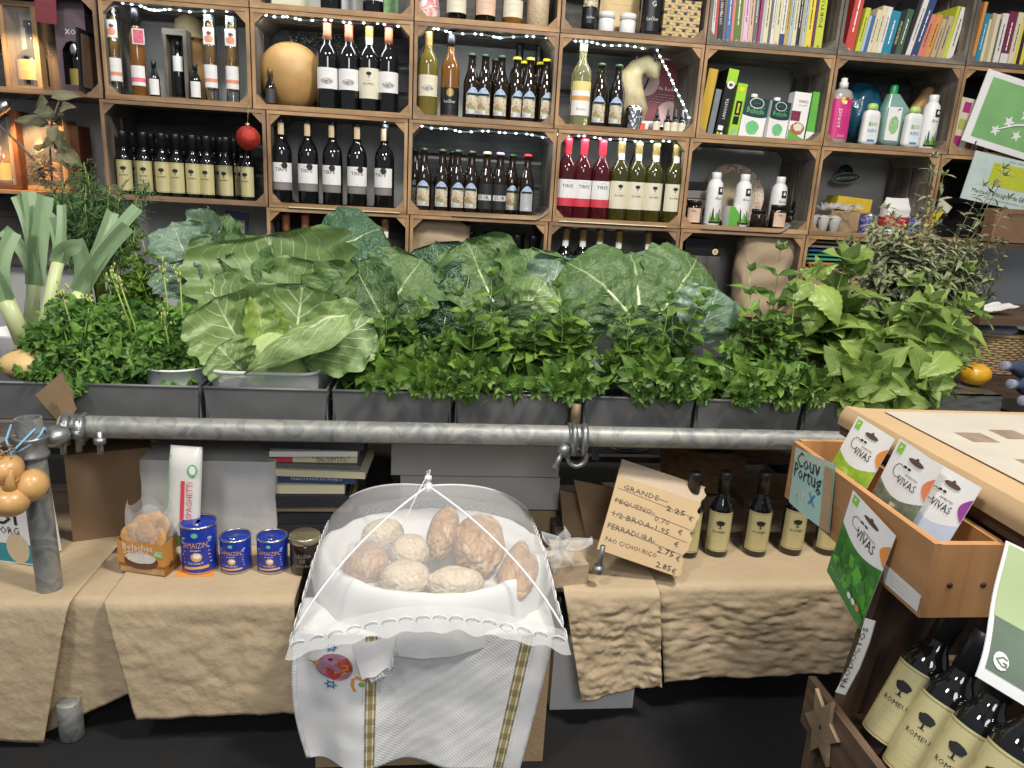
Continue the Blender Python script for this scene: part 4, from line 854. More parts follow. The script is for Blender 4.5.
# green sign, egg carton, etc
t = thing('oval_sign', 'dark green oval sign lettered in white behind the yellow box', 'sign', (at(846, 178, 3.12).x, 3.12, at(846, 178, 3.12).z)); t.rotation_euler = (0, .12-.25, 0)
b = MB(); b.prism(ellipse(.062, .022, 24), 0, .006); poly(b, ellipse(.058, .0185, 24), 1, -.0005); b.text('CERTIFICADO', w=.1, M=T(0, -.0008, 0), mi=2); b.lathe([(.035, 0), (.035, .004)], 24, 1, M=T(0, .012, .02) @ RX(pi/2)); b.build('sign_plate', [mat('sign_rim', (.3, .35, .3), .5), DGREEN, WHITE], t)
t = onshelf('egg_carton', 'grey-white moulded egg carton at the left of its crate', 'egg carton', 826, 234, 2, 2.90)
b = MB(); b.grid(lambda u, v: ((u-.5)*.15, .02+v*.09, .055+.012*abs(sin(pi*3*u))*abs(sin(pi*2*v))), 24, 12); b.build('lid', mat('grey_pulp', (.52, .51, .47), .9, bump=.2), t)
b = MB()
for i in range(3):
    for j in range(2): b.lathe([(.012, 0), (.018, .004), (.025, .05), (.025, .054)], 12, M=T(-.05+.05*i, .04+.046*j, 0))
b.build('cups', MATS['grey_pulp'], t)
t = thing('cling_film', 'crumpled clear film lying on the egg carton', 'film', (at(838, 210, 2.95).x, 2.95, shelf(2)+.072)); b = MB(); b.grid(lambda u, v: ((u-.5)*.17, (v-.5)*.09, .028+.03*noise.noise(V((u*5, v*4, 2)))+.012*noise.noise(V((u*13, v*11, 5)))), 26, 16); b.build('film', sheer('crumpled_film', (.7, .7, .68), .22), t)
def d7(b, w, h): b.text(LINE, w=w*.6, M=T(0, -.0006, h*.4), mi=1)
t = card('yellow_box', 'yellow box lying above the egg carton below the oval sign', 'box', 836, 871, 206, 190, 2, 3.02, .09, .06, [mat('yellow_card', (.62, .42, .03), .5), BROWNWOOD], d7); t.location.z = shelf(2)+.088; t.scale = (1, 1, .32)
b = MB(); b.box(-.09, .09, 3.02, 3.12, 0, .085); o = b.build('cardboard_box', [CARD]); o.location = (at(853, 206, 3.02).x, 0, shelf(2)); tag(o, 'low cardboard box under the yellow box', 'box')
t = onshelf('sugar_bag', 'white and red paper bag behind the dried herb sprigs', 'bag', 891, 236, 2, 2.99)
b = MB(); b.grid(lambda u, v: (lambda a: (.058*math.copysign(abs(cos(a))**.5, cos(a))*(1-.35*max(0, v-.75)*4*max(0, v-.75)), .036*math.copysign(abs(sin(a))**.5, sin(a))*(1-.9*max(0, v-.7)/.3)+.006*noise.noise(V((u*7, v*6, 1))), .15*v+.008*noise.noise(V((u*5, v*4, 4)))))(2*pi*u), 36, 16, 0); k = len(b.m)
for q in range(k):
    if 3 <= q//36 <= 7: b.m[q] = 1
b.build('bag_paper', [WHITE, mat('red_bag_print', (.5, .03, .04), .5)], t)
t = onshelf('pencil_pack', 'slanted pack of yellow pencils leaning on the crate side', 'pack', 921, 236, 2, 2.95); t.rotation_euler = (0, .55, 0)
b = MB(); b.box(-.035, .035, 0, .012, 0, .17, 0); b.box(-.022, .012, -.003, 0, .02, .13, 1); b.box(-.03, .03, -.001, 0, .135, .165, 2); b.build('pack_card', [BLKCAP, YELC, CREAM], t)
BLUECAN = artmat('blue_can_print', [(.01, .03, .30), (.015, .05, .38), (.45, .30, .25), (.01, .03, .28), (.015, .04, .34)], 55)
def tinb(root):
    g = MB(); g.lathe([(.034, .002), (.035, .004), (.035, .075), (.034, .077)], 20); g.build('label', BLUECAN, root)
    g = MB(); g.lathe([(.0355, .076), (.0355, .08), (.032, .078), (0, .078)], 20, cap=False); g.build('lid', STEEL, root)
put('bt', ('blue_tin', tinb), 866, 235, 2, 2.90, 'blue patterned tin showing left of the dried herb sprigs', 'tin')
put('bt', None, 914, 238, 2, 2.91, 'blue patterned tin half hidden right among the dried sprigs', 'tin')
# folders, sack, paper in the lowest right crates
FC = [('yellow', (.65, .45, .03)), ('dark red', (.25, .02, .03)), ('orange', (.6, .25, .03)), ('teal', (.05, .35, .28)), ('green', (.04, .28, .12)), ('blue', (.03, .08, .25)), ('white', (.6, .6, .58)), ('yellow-edged', (.55, .40, .1))]
for k, (nm, c) in enumerate(FC):
    z = at(835, 272-k*4.2, 2.92).z; x = at(832+random.uniform(-5, 8), 255, 2.9).x; o = MB(); o.box(-.13, .13, 0, .22, -.004, .004); q = o.build('folder', mat('folder_'+nm.replace(' ', '_'), c, .5)); q.location = (x, 2.89+.01*random.random(), z); q.rotation_euler = (0, 0, random.uniform(-.12, .12)); tag(q, nm+' folder in the pile under the egg carton crate', 'folder', 'pile of coloured folders')
b = MB(); zb = at(835, 274, 2.9).z; b.box(-.19, .19, 2.9, 3.13, LZ[3]+.014, zb-.006); q = b.build('storage_box', CARD); q.location = (1.725, 0, 0); tag(q, 'box supporting the pile of coloured folders', 'box')
t = thing('kraft_sack', 'open brown kraft paper sack right of the black boxes', 'sack', (at(760, 280, 2.95).x, 2.95, shelf(3)))
def sack(w, d, h, amp): return lambda u, v: (lambda a: (w*math.copysign(abs(cos(a))**.6, cos(a))*(1+.06*v)+amp*noise.noise(V((u*9, v*5, 1))), d*math.copysign(abs(sin(a))**.6, sin(a))+amp*noise.noise(V((u*8, v*6, 4))), h*v*(1+.04*sin(a*3)*(v))))(2*pi*u)
b = MB(); b.grid(sack(.105, .07, .325, .014), 44, 22); b.build('sack_paper', KRAFT, t)
t = thing('kraft_sack', 'rolled brown kraft sack behind the collards left of the black caps', 'sack', (at(438, 262, 2.95).x, 2.97, shelf(3)))
b = MB(); b.grid(sack(.115, .06, .30, .014), 44, 22); b.build('sack_paper', KRAFT, t)
for k, (px, yt, lb) in enumerate(((702, 246, 'black box with round picture beside the kraft sack'), (700, 238, 'black box lying on top of the round-picture box'))):
    p = at(px, yt, 2.93); z1 = p.z; t = thing('black_box', lb, 'box', (p.x, 2.91, z1-.035)); b = MB(); b.box(-.075+.01*k, .075-.02*k, 0, .18, 0, .032)
    if not k: poly(b, ellipse(.012, .012, 14, 0, .05, .016), 1, -.0006); poly(b, ellipse(.007, .007, 12, 0, .05, .016), 2, -.001)
    b.build('carton', [BLKCAP, CREAM, ORANGE], t)
b = MB(); b.box(-.08, .08, 2.905, 3.1, LZ[3]+.014, at(702, 246, 2.93).z-.037); q = b.build('storage_box', DARKWOOD); q.location = (at(701, 250, 2.91).x, 0, 0); tag(q, 'dark box under the black picture box', 'box')
t = thing('paper_sheet', 'white paper standing slanted right of the kraft sack', 'paper', (at(793, 276, 2.93).x, 2.93, at(793, 276, 2.93).z-.12)); t.rotation_euler = (0, .12, 0); b = MB(); b.box(-.028, .028, 0, .003, 0, .27); b.build('sheet', mat('lilac_white_paper', (.62, .63, .70), .6), t)
# chart and posters
def chart(t, w, h, th, m):
    b = MB(); b.box(-w/2, w/2, 0, th, 0, h)
    cols = [3, 4, 5, 3, 6, 7, 3, 8, 7]
    for r in range(3):
        for c in range(4): rect(b, -w*.38+c*w*.25, -w*.24+c*w*.25, h*(.74-.31*r), h*(.93-.31*r), 1+(r*3+c*2) % 6, -.0006)
    poly(b, ellipse(w*.12, w*.12, 16, 0, -w*.02, h*.55), 7, -.001); poly(b, ellipse(w*.07, w*.07, 16, 0, -w*.02, h*.55), 0, -.0012); b.build('chart_card', m, t)
panel('colour_chart', 'cream colour chart of lipstick shades left of the green star poster', 'chart', (954, 99), (993, 157), 2.90, .003, [CREAM, mat('shade_magenta', (.45, .03, .20), .5), mat('shade_red', (.5, .04, .03), .5), mat('shade_brown', (.38, .13, .05), .5), mat('shade_lime', (.42, .48, .12), .5), mat('shade_pink', (.55, .1, .22), .5), mat('shade_orange', (.6, .25, .08), .5), mat('shade_violet', (.16, .04, .30), .5)], chart, .12)
def star(cx, cz, r, rot=0): return [(cx+(r if k % 2 == 0 else r*.42)*sin(pi*k/5+rot), cz+(r if k % 2 == 0 else r*.42)*cos(pi*k/5+rot)) for k in range(10)]
GREENP = mat('poster_green', (.22, .45, .17), .35, var=.22, scale=5)
def euposter(t, w, h, th, m):
    b = MB(); b.box(-w/2, w/2, 0, th, 0, h); rect(b, -w*.43, w*.43, h*.09, h*.92, 1)
    for x, z, r in ((-.22, .26, .055), (-.12, .42, .06), (.0, .27, .055), (.02, .56, .06), (.2, .62, .05), (.32, .5, .05), (.3, .3, .05)): poly(b, star(x*w, z*h, r*w, .2), 2, -.0009)
    q = [V((-.22*w, 0, .27*h)), V((-.05*w, 0, .40*h)), V((.12*w, 0, .47*h)), V((.35*w, 0, .48*h))]
    b.tube([p+V((0, -.0012, 0)) for p in q], [.002, .004, .005, .002], 6, 2); b.build('poster_card', m, t)
    for sx in (-1,):
        c = MB(); c.tube([(sx*w*.36, -.002, .012), (sx*w*.36, -.004, -.02)], .0025, 6); c.build('cable_tie', BLKCAP, t)
t = panel('star_poster', 'green poster with white stars forming a leaf, above the yellow poster', 'poster', (973, 78), (1058, 158), 2.835, .004, [WHITE, GREENP, WHITE], euposter, .20)
def mkt(t, w, h, th, m):
    b = MB(); b.box(-w/2, w/2, 0, th, 0, h); rect(b, -w*.30, w*.25, h*.38, h*.86, 1)
    for k in range(10): a = k*.5; poly(b, star(w*(-.03+.15*cos(a)), h*(.6+.13*sin(a)), .006, .3), 2, -.0009)
    b.text('Mercado Biológico de ÉBO', w=w*.56, M=T(-w*.14, -.0008, h*.22), mi=3); b.text(LINE, w=w*.6, M=T(.02, -.0008, h*.1), mi=4); b.text(LINE, w=w*.5, M=T(.04, -.0008, h*.93), mi=4); b.build('poster_card', m, t)
t = panel('market_poster', 'pale poster with yellow-green panel hanging under the green star poster', 'poster', (968, 158), (1062, 212), 2.835, .004, [mat('mint_paper', (.52, .62, .58), .4), mat('acid_yellow_print', (.50, .55, .04), .4, var=.15, scale=6), YELC, INK, GREYL], mkt, .14)
# ---------------------------------------------------------------- light strings under the shelves
LEDM = mat('led_bead', (0.85, 0.95, 1.0), .3, emit=6.0)
WIRE = mat('clear_wire_tube', (.55, .60, .60), .2, trans=.5)
def led(pts, label, n=14, w=0.5, sag=.0025):
    P = [at(*p) for p in pts]; c = sum(P, V())/len(P)
    t = thing('light_string', label, 'string lights', c, 0, 'light strings in the crates')
    Q = []
    for k in range(25):
        f = k/24*(len(P)-1); i = min(int(f), len(P)-2); q = P[i].lerp(P[i+1], f-i)-c; q.z -= sag*sin(f*7); Q.append(q)
    b = MB(); b.tube(Q, .0034, 8); b.build('clear_tube', WIRE, t)
    b = MB(); b.ball((0, -.004, -.001), .0048, .0035, .0035, 0, 8, 6); o = None
    for k in range(n):
        if o is None: o = b.build('led_bead', LEDM, t)
        else: o = o.copy(); COL.objects.link(o); o.parent = t
        o.location = Q[int((k+.5)/n*24)]
    d = bpy.data.lights.new('led_glow', 'AREA'); d.shape = 'RECTANGLE'; d.size = (P[-1]-P[0]).length; d.size_y = .02; d.energy = w*0.62; d.color = (.86, .95, 1)
    o = bpy.data.objects.new('led_glow', d); COL.objects.link(o); x = (P[-1]-P[0]).normalized(); z = -V((0, .55, -1)).normalized(); y = z.cross(x).normalized(); z = x.cross(y)
    o.matrix_world = Matrix(((x.x, y.x, z.x, c.x), (x.y, y.y, z.y, c.y-.0), (x.z, y.z, z.z, c.z-.012), (0, 0, 0, 1)))
Y_ = 2.875
led([(114, 0, Y_), (150, 9, Y_), (190, 11, Y_), (249, 12, Y_)], 'glowing light string above the tall tube bottles', 14, 1.0)
led([(266, 15, Y_), (300, 19, Y_), (350, 22, Y_), (405, 26, Y_)], 'glowing light string above the round gourd', 15, 1.0)
led([(418, 26, Y_), (450, 32, Y_), (500, 37, Y_), (553, 37, Y_)], 'glowing light string above the yellow-capped beers', 15, 1.0)
led([(422, 126, Y_), (460, 131, Y_), (505, 132, Y_), (548, 137, Y_)], 'glowing light string above the lower row of beers', 15, 1.0)
led([(383, 120, Y_), (395, 121, Y_), (409, 122, Y_)], 'short light string above the rightmost red wine bottle', 6, .25)
led([(567, 39, Y_), (600, 44, Y_), (646, 48, Y_)], 'glowing light string above the goose-neck gourd', 12, .8)
led([(657, 50, 2.9), (673, 83, 2.9), (690, 120, 2.9)], 'light string hanging diagonally across the maroon poster', 14, .4, .002)
led([(557, 134, Y_), (600, 138, Y_), (640, 141, Y_), (686, 142, Y_)], 'glowing light string above the rose and white wines', 15, 1.0)

# ---------------------------------------------------------------- far left boxes and frames
crate(-1.72, -1.142, 1, 'crate at the far left holding the glass-fronted display box', 2)
ORANGELAB = mat('orange_whisky_label', (.70, .36, .13), .5, var=.15, scale=30)
def frame_box(t, w, h, d, wd, back):
    b = MB(); f = .016
    b.box(-w/2, w/2, 0, d, 0, f); b.box(-w/2, w/2, 0, d, h-f, h); b.box(-w/2, -w/2+f, 0, d, f, h-f); b.box(w/2-f, w/2, 0, d, f, h-f); b.build('box_frame', wd, t)
    b = MB(); b.box(-w/2+f, w/2-f, d-.006, d, f, h-f); b.build('back_panel', back, t)
    b = MB(); b.box(-w/2+f, w/2-f, .006, .008, f, h-f); b.build('clear_front', sheer('acrylic_front', (.8, .85, .9), .05), t)
def decanter(t, M, k=1.0):
    b = MB(); b.lathe([(.045, 0), (.05, .005), (.05, .095), (.03, .118), (.016, .125), (.016, .19), (.02, .192), (.02, .215)], 24, M=M); b.patch(.05, .02, .085, 1.1, 1, M=M); b.text(LINE, w=.05, M=M @ T(0, 0, .065), mi=2, bend=.0505); b.text(LINE2, w=.04, M=M @ T(0, 0, .045), mi=2, bend=.0505); b.build('boxed_bottle', [BLKGL, ORANGELAB, INK], t)
p0, p1 = at(2, 14, 2.9), at(47, 90, 2.9)
t = onshelf('display_box', 'wooden display box with clear front and dark bottle at the far left', 'display box', 25, 90, 1, 2.90); frame_box(t, p1.x-p0.x, .285, .11, PINE, CREAM); decanter(t, T(.012, .055, .018))
t = onshelf('wooden_case', 'dark wooden bottle case between display box and purple-grey carton', 'case', 54, 90, 1, 2.95); b = MB(); b.box(-.025, .022, 0, .1, 0, .29); b.text('Gin', w=.05, M=T(0, -.0005, .14) @ RY(-pi/2), mi=1); b.build('case_body', [BROWNWOOD, INK], t)
t = onshelf('bottle_carton', 'purple-grey bottle carton with cut-out window lettered XO', 'carton', 76, 93, 1, 2.90)
PUR = mat('purple_grey_card', (.12, .085, .10), .5, var=.05); w, h, d = .1, .30, .1
b = MB(); win = [(-.032, .03), (.032, .03), (.032, .14), (.018, .165), (0, .172), (-.018, .165), (-.032, .14)]
b.box(-w/2, w/2, .002, d, 0, .012); b.box(-w/2, w/2, .002, d, h-.006, h); b.box(-w/2, -w/2+.004, .002, d, .012, h); b.box(w/2-.004, w/2, .002, d, .012, h); b.box(-w/2, w/2, d-.004, d, .012, h)
b.add([(x, 0, z) for x, z in [(-w/2, 0), (w/2, 0), (w/2, .03), (-w/2, .03)]], [(0, 1, 2, 3)]); b.add([(x, 0, z) for x, z in [(-w/2, .03), (-.032, .03), (-.032, .14), (-w/2, .14)]], [(0, 1, 2, 3)]); b.add([(x, 0, z) for x, z in [(.032, .03), (w/2, .03), (w/2, .14), (.032, .14)]], [(0, 1, 2, 3)])
b.add([(x, 0, z) for x, z in [(-w/2, .14), (-.032, .14), (-.018, .165), (0, .172), (.018, .165), (.032, .14), (w/2, .14), (w/2, h), (-w/2, h)]], [(0, 1, 2, 8), (8, 2, 3), (8, 3, 7), (3, 4, 7), (4, 5, 6, 7)])
b.text('XO', w=.036, M=T(0, -.0005, .20), mi=1)
for k in range(4): b.text(LINE if k % 2 else LINE2, w=.06, M=T(0, -.0005, .28-.014*k), mi=2)
b.build('carton_body', [PUR, WHITE, GOLDC], t)
b = MB(); b.lathe([(.03, .014), (.034, .02), (.034, .12), (.02, .15), (.012, .16), (.012, .175)], 18, M=T(0, .05, 0)); b.patch(.034, .02, .085, 1.3, 1, M=T(0, .05, 0)); b.ball((0, .012, .148), .014, .006, .022, 2); b.build('boxed_bottle', [BLKGL, mat('yellow_gold_label', (.6, .48, .12), .35, metal=.3), STEEL], t)
t = onshelf('picture_frame', 'thin dark frame leaning against the crate side at right of the carton', 'frame', 96, 93, 1, 2.90); t.rotation_euler = (0, .06, R(84)); b = MB(); b.box(-.09, .09, 0, .008, 0, .2); b.box(-.075, .075, -.002, 0, .015, .185, 1); b.build('frame_body', [BLKCAP, BROWNWOOD], t)
def mc(t, w, h, th, m):
    b = MB(); b.box(-w/2, w/2, 0, th, 0, h)
    for k, q in enumerate((.9, .66, .58, .5, .3)): b.text(LINE if k else 'VINTAGE', w=w*(.6 if k < 4 else .35), M=T(0, -.0006, h*q), mi=1)
    b.build('card', m, t)
t = panel('maroon_card', 'small maroon card hanging over the top of the display box', 'card', (31, -22), (57, 24), 2.845, .002, [MAROON, mat('pale_print', (.5, .35, .33), .5)], mc, .05)
b = MB(); b.box(-1.75, -1.30, 2.86, 3.15, -.012, 0); o = b.build('shelf_board', PINE); o.location = (0, 0, LZ[2]+.012); tag(o, 'short pine shelf board at far left under the orange-lit frame', 'shelf')
b = MB(); b.box(-1.75, -1.30, 3.15, 3.19, -.3, 0); 
for x in (-1.7, -1.36): b.box(x, x+.03, 2.9, 3.15, -.04, -.012)
q = b.build('shelf_bracket', GREYWOOD, o)
t = onshelf('bottle_box', 'red-brown open box with gold-labelled bottle at the left edge', 'box', 3, 191, 2, 2.90); frame_box(t, .13, .27, .1, wood('red_brown_wood', (.09, .03, .015), (.22, .075, .03)), DARKWOOD)
b = MB(); b.lathe([(.03, .018), (.033, .022), (.033, .11), (.015, .14), (.013, .2)], 18, M=T(-.015, .05, 0)); b.patch(.033, .03, .09, 1.2, 1, M=T(-.015, .05, 0)); b.build('boxed_bottle', [AMBER, MATS['yellow_gold_label'], INK], t)
t = onshelf('display_box', 'orange-lit display box behind the dried leafy branch', 'display box', 42, 191, 2, 2.94); frame_box(t, .19, .25, .10, PINE, CREAM); decanter(t, T(.01, .055, .018), .8)
t = onshelf('wooden_case', 'dark red wooden case right of the orange-lit display box', 'case', 72, 191, 2, 2.98); b = MB(); b.box(-.045, .04, 0, .1, 0, .235); b.build('case_body', [MATS['red_brown_wood']], t)
b = MB(); b.box(-1.42, -1.2, 2.9, 3.19, LZ[2]-.002, LZ[2]+.0115); tag(b.build('shelf_board', GREYWOOD), 'grey shelf board under the dark red wooden case', 'shelf')
# small warm spot lamp
p = at(2, 108, 2.86); t = thing('spot_lamp', 'small grey clip spot lamp glowing over the left bottle box', 'lamp', p)
b = MB(); b.lathe([(.014, -.03), (.018, -.02), (.018, .02), (.008, .03)], 14, M=RY(.9)); b.build('lamp_head', STEEL, t)
b = MB(); b.tube([(0, 0, .02), (.05, 0, .03), (.13, .005, .055), (.2, .01, .062)], .0025, 6); b.build('wire', BLKCAP, t)
d = bpy.data.lights.new('spot_lamp_glow', 'SPOT'); d.energy = 7; d.color = (1, .55, .2); d.spot_size = 2.0; d.shadow_soft_size = .02; o = bpy.data.objects.new('spot_lamp_glow', d); COL.objects.link(o); o.location = p+V((.03, -.02, -.035)); o.rotation_euler = (V((.10, .08, -.22))).to_track_quat('-Z', 'Y').to_euler()
d = bpy.data.lights.new('spot_lamp_glow', 'SPOT'); d.energy = 4; d.color = (1, .72, .4); d.spot_size = 1.4; d.shadow_soft_size = .02; o = bpy.data.objects.new('spot_lamp_glow', d); COL.objects.link(o); o.location = at(20, 30, 2.80); o.rotation_euler = (at(25, 80, 2.95)-at(20, 30, 2.80)).to_track_quat('-Z', 'Y').to_euler()
# red bauble on the crate corner
p = at(248, 138, 2.80); t = thing('christmas_bauble', 'glittery red bauble hanging in front of the rightmost shelf oil bottle', 'ornament', p)
b = MB(); b.ball((0, 0, 0), .041, .041, .041, 0, 24, 16); b.build('ball', mat('red_glitter', (.42, .03, .02), .35, metal=.4, var=.5, scale=220, bump=.4, bscale=260), t)
b = MB(); b.lathe([(.008, .038), (.008, .048), (.005, .05)], 10); b.build('cap', STEEL, t)
b = MB(); b.tube([(0, 0, .049), (0, .02, .10), (.0, .045, .13)], .001, 4); b.build('string', GOLDC, t)

# ---------------------------------------------------------------- leaves
def bigleaf(b, base, tip, width, nrm, cup=.25, bend=.12, ruffle=.02, waves=5, lobes=.06, droop=0.0, seed=0, nu=14, nv=22, t0=0.10, tint=None, broad=.62, roll=0.0, crinkle=.004):
    rnd = random.Random(seed); base, tip = V(base), V(tip); a = tip-base; L = a.length; ax = a.normalized(); n = V(nrm); n = (n-ax*n.dot(ax)).normalized(); s = ax.cross(n)
    ph = rnd.uniform(0, 6); ph2 = rnd.uniform(0, 6); b.tint = tint if tint is not None else rnd.uniform(.3, .7); off = V((seed*1.7, seed*.9, 0))
    def mid(t): return base+a*t+n*(bend*L*4*t*(1-t))-n*(droop*L*t*t)
    def f(u, v):
        t = t0+(1-t0)*v; x = 2*u-1
        w = width*.5*(max(v, 0)**.55)*(max(1-v, 0)**.30)*1.75*(1 if broad > .6 else 1)
        if broad < .6: w = width*.5*sin(pi*min(1, v**broad))**.8*1.05
        w *= 1+lobes*sin(waves*5*v+ph+x)*abs(x)+lobes*1.2*noise.noise(V((x*1.3, v*9, 0))+off)
        p = mid(t)+s*(x*w)+n*(cup*w*x*x+ruffle*L*abs(x)**2.2*sin(waves*2*pi*v*.9+ph+(1.4 if x > 0 else ph2))+crinkle*noise.noise(V((x*3.5, v*6, 3))+off)*3)
        if roll: p += s*(-x*abs(x)*w*roll)+n*(roll*w*abs(x)**3*.6)
        return p+ax*(-.03*L*abs(x))
    b.grid(f, nu, nv, 0)
    b.tint = .9; b.tube([mid(t0*.0)-n*.002, mid(t0)-n*.002, mid(t0+.3*(1-t0))-n*.003, mid(t0+.7*(1-t0))-n*.002], [width*.034, width*.028, width*.017, width*.005], 6, 1)
def miniframe(d, up):
    d = d.normalized(); s = d.cross(up)
    if s.length < .01: s = d.orthogonal()
    s.normalize(); return d, s, s.cross(d).normalized()
def smallleaf(b, p, d, up, L, W, fold=.3, curl=.3, nv=4, serr=0.0, rnd=random):
    d, s, n = miniframe(d, up); b.tint = rnd.uniform(.15, .85); vs = []; ph = rnd.uniform(0, 6)
    for j in range(nv+1):
        v = j/nv; w = W*.5*(sin(pi*(v**.62))**.75 if 0 < v < 1 else .03)*(1+serr*(1 if j % 2 else -1)); c = p+d*(L*v)-n*(curl*L*v*v)
        for x in (-1, -.5, 0, .5, 1): vs.append(c+s*(x*w)+n*(fold*w*abs(x)+.10*W*abs(x)*sin(7*v+ph+x*2)))
    fs = []; uv = []
    for j in range(nv):
        for i in range(4):
            q = j*5+i; fs.append((q, q+1, q+6, q+5)); uv.append([(i/4, j/nv), ((i+1)/4, j/nv), ((i+1)/4, (j+1)/nv), (i/4, (j+1)/nv)])
    b.add(vs, fs, 0, uv, True)
def bunch(root, c, r, h, nst, leafL, leafW, lm, sm, seed, ry=None, nodes=6, spread=1.0, droopk=.5, tall=(), curl=.35, front=.35, serr=0.0, stemr=.0022, nv=4, tipk=.45):
    """a bunch of leafy stems standing in a bowl: stems fan out from the rim and hang over the edge"""
    rnd = random.Random(seed); F = MB(); S = MB(); ry = ry or r; c = V(c)
    def stem(p0, p1, L):
        side = V((rnd.uniform(-1, 1), rnd.uniform(-1, 1), 0))*.02; pts = []
        out = V((p1.x-p0.x, p1.y-p0.y, 0))
        for k in range(6):
            t = k/5; q = p0.lerp(p1, t); q.z += .35*out.length*4*t*(1-t)*.5; q += side*sin(pi*t); pts.append(q)
        S.tint = rnd.random(); S.tube(pts, [stemr*(1.1-.7*k/5) for k in range(6)], 5)
        for k in range(nodes):
            t = .28+.72*k/(nodes-1); f = t*5; i = min(int(f), 4); q = pts[i].lerp(pts[i+1], f-i); d = (pts[i+1]-pts[i]).normalized(); az = k*1.9+rnd.uniform(0, 1)
            e, s, n = miniframe(d, V((0, 0, 1)) if abs(d.z) < .9 else V((0, 1, 0)))
            for m in (0, pi):
                rad = s*cos(az+m)+n*sin(az+m); kk = (1-(1-tipk)*t**2)*rnd.uniform(.75, 1.15)
                ld = (rad+d*rnd.uniform(.3, .9)+V((0, -.15, .12))).normalized()
                smallleaf(F, q, ld, (d+V((0, -.5, .6))).normalized(), leafL*kk, leafW*kk, .25, curl*rnd.uniform(.3, 1.4), nv, serr, rnd)
        d = (pts[5]-pts[4]).normalized()
        for m in range(4):
            az = m*1.6; e, s, n = miniframe(d, V((0, 1, .1))); smallleaf(F, pts[5], (d*1.2+s*cos(az)*.8+n*sin(az)*.8), (d+V((0, -.6, .3))), leafL*tipk*.8, leafW*tipk*.75, .3, .1, 3, serr, rnd)
    for k in range(nst):
        az = rnd.uniform(0, 2*pi); rr = sqrt(rnd.random()); el = rnd.random()
        p0 = c+V((rnd.uniform(-.3, .3)*r, rnd.uniform(-.3, .3)*ry, 0)); x = cos(az)*rr; y = sin(az)*rr
        if rnd.random() < front: y = -abs(y)
        z = h*(1-droopk*rr*rr)*rnd.uniform(.55, 1.0)
        if y < -.4: z -= h*.55*rnd.random()*droopk*1.3
        px_, py_, pz_ = x*r*spread, y*ry*spread, max(z, -.03)
        if pz_ < .075 and py_ < -.045: py_ = min(py_, -.10)-.030; pz_ = max(pz_, .022)
        stem(p0, c+V((px_, py_, pz_)), 1)
    for (dx, dy, dz) in tall: stem(c+V((dx*.5, dy*.5, 0)), c+V((dx, dy, dz)), 1)
    F.build('foliage', lm, root); S.build('stems', sm, root)
STEMG = mat('green_stem', (.24, .36, .07), .5, var=.3)
PALESTEM = mat('pale_rib', (.52, .58, .34), .45, var=.15)
SPIN = leafmat('spinach_leaf', (.032, .092, .014), (.205, .360, .055), (.26, .40, .10), 5, .07, pucker=.25, transl=.30, rough=.36)
SAGE = leafmat('broad_serrated_leaf', (.10, .18, .030), (.32, .44, .10), (.40, .52, .20), 7, .06, pucker=.18, transl=.35)
MINTM = leafmat('mint_leaf', (.05, .13, .012), (.20, .34, .03), (.26, .40, .06), 5, .06, pucker=.3, transl=.3)
DRYM = leafmat('drying_herb_leaf', (.10, .13, .06), (.34, .36, .19), (.38, .40, .24), 4, .06, pucker=.4, rough=.6, transl=.15)
KALEM = leafmat('curly_kale_leaf', (.035, .115, .014), (.17, .34, .05), (.24, .40, .10), 3, .05, pucker=.4, pscale=14, transl=.22)
COLL = leafmat('collard_leaf', (.034, .088, .027), (.135, .230, .070), (.33, .43, .20), 6, .06, pucker=.55, pscale=15, transl=.22, rough=.5)
COLLB = leafmat('bluish_collard_leaf', (.060, .125, .085), (.19, .29, .19), (.40, .50, .35), 6, .08, pucker=.5, transl=.18)
CABB = leafmat('light_cabbage_leaf', (.095, .185, .058), (.26, .375, .13), (.62, .70, .42), 6, .10, pucker=.35, transl=.25)
CABF = leafmat('fan_cabbage_leaf', (.085, .165, .052), (.235, .345, .115), (.62, .70, .42), 4, .065, pucker=.35, transl=.25, slope=1.5)
CABY = leafmat('inner_cabbage_leaf', (.17, .29, .05), (.34, .46, .11), (.6, .66, .35), 6, .06, pucker=.5, transl=.35)
SAVOY = leafmat('dark_savoy_leaf', (.022, .075, .035), (.10, .19, .095), (.30, .42, .22), 6, .07, pucker=1.0, pscale=16, transl=.12)
LEEKM = leafmat('leek_leaf', (.03, .085, .038), (.125, .225, .095), (.26, .38, .20), 1, .0, pucker=.1, transl=.2)

# ---------------------------------------------------------------- vegetable bench, troughs, bowls
t = thing('vegetable_bench', 'long plank bench carrying the metal troughs of greens', 'bench', (0, 1.65, 0))
b = MB(); b.box(-1.25, 1.75, .0, .28, .60, .634); b.box(-1.25, 1.75, .285, .58, .60, .634); b.build('plank_top', GREYWOOD, t)
for x in (-1.2, .35, 1.7):
    b = MB(); b.tube([(x, .55, 0), (x, .55, .60)], .024, 12); b.build('leg', mat('galvanised_pipe', (.34, .35, .34), .45, metal=.7, var=.35, scale=16, bump=.1), t)
ZINC = mat('dark_zinc', (.165, .168, .168), .48, metal=.25, var=.35, scale=5, bump=.08, bscale=25)
TX = [(-1.12, -.818), (-.797, -.513), (-.507, -.230), (-.223, .054), (.060, .336), (.368, .641), (.647, .917), (.923, 1.19)]
TL = ['metal trough at far left under the leeks and squash', 'metal trough holding the two curly kales', 'metal trough holding the clear tub of cabbage', 'metal trough directly above the left half of the bread cover', 'metal trough just left of the gap with the upright clamp', 'metal trough just right of the gap with the upright clamp', 'metal trough left of the broad serrated greens', 'metal trough at far right partly behind the seed box']
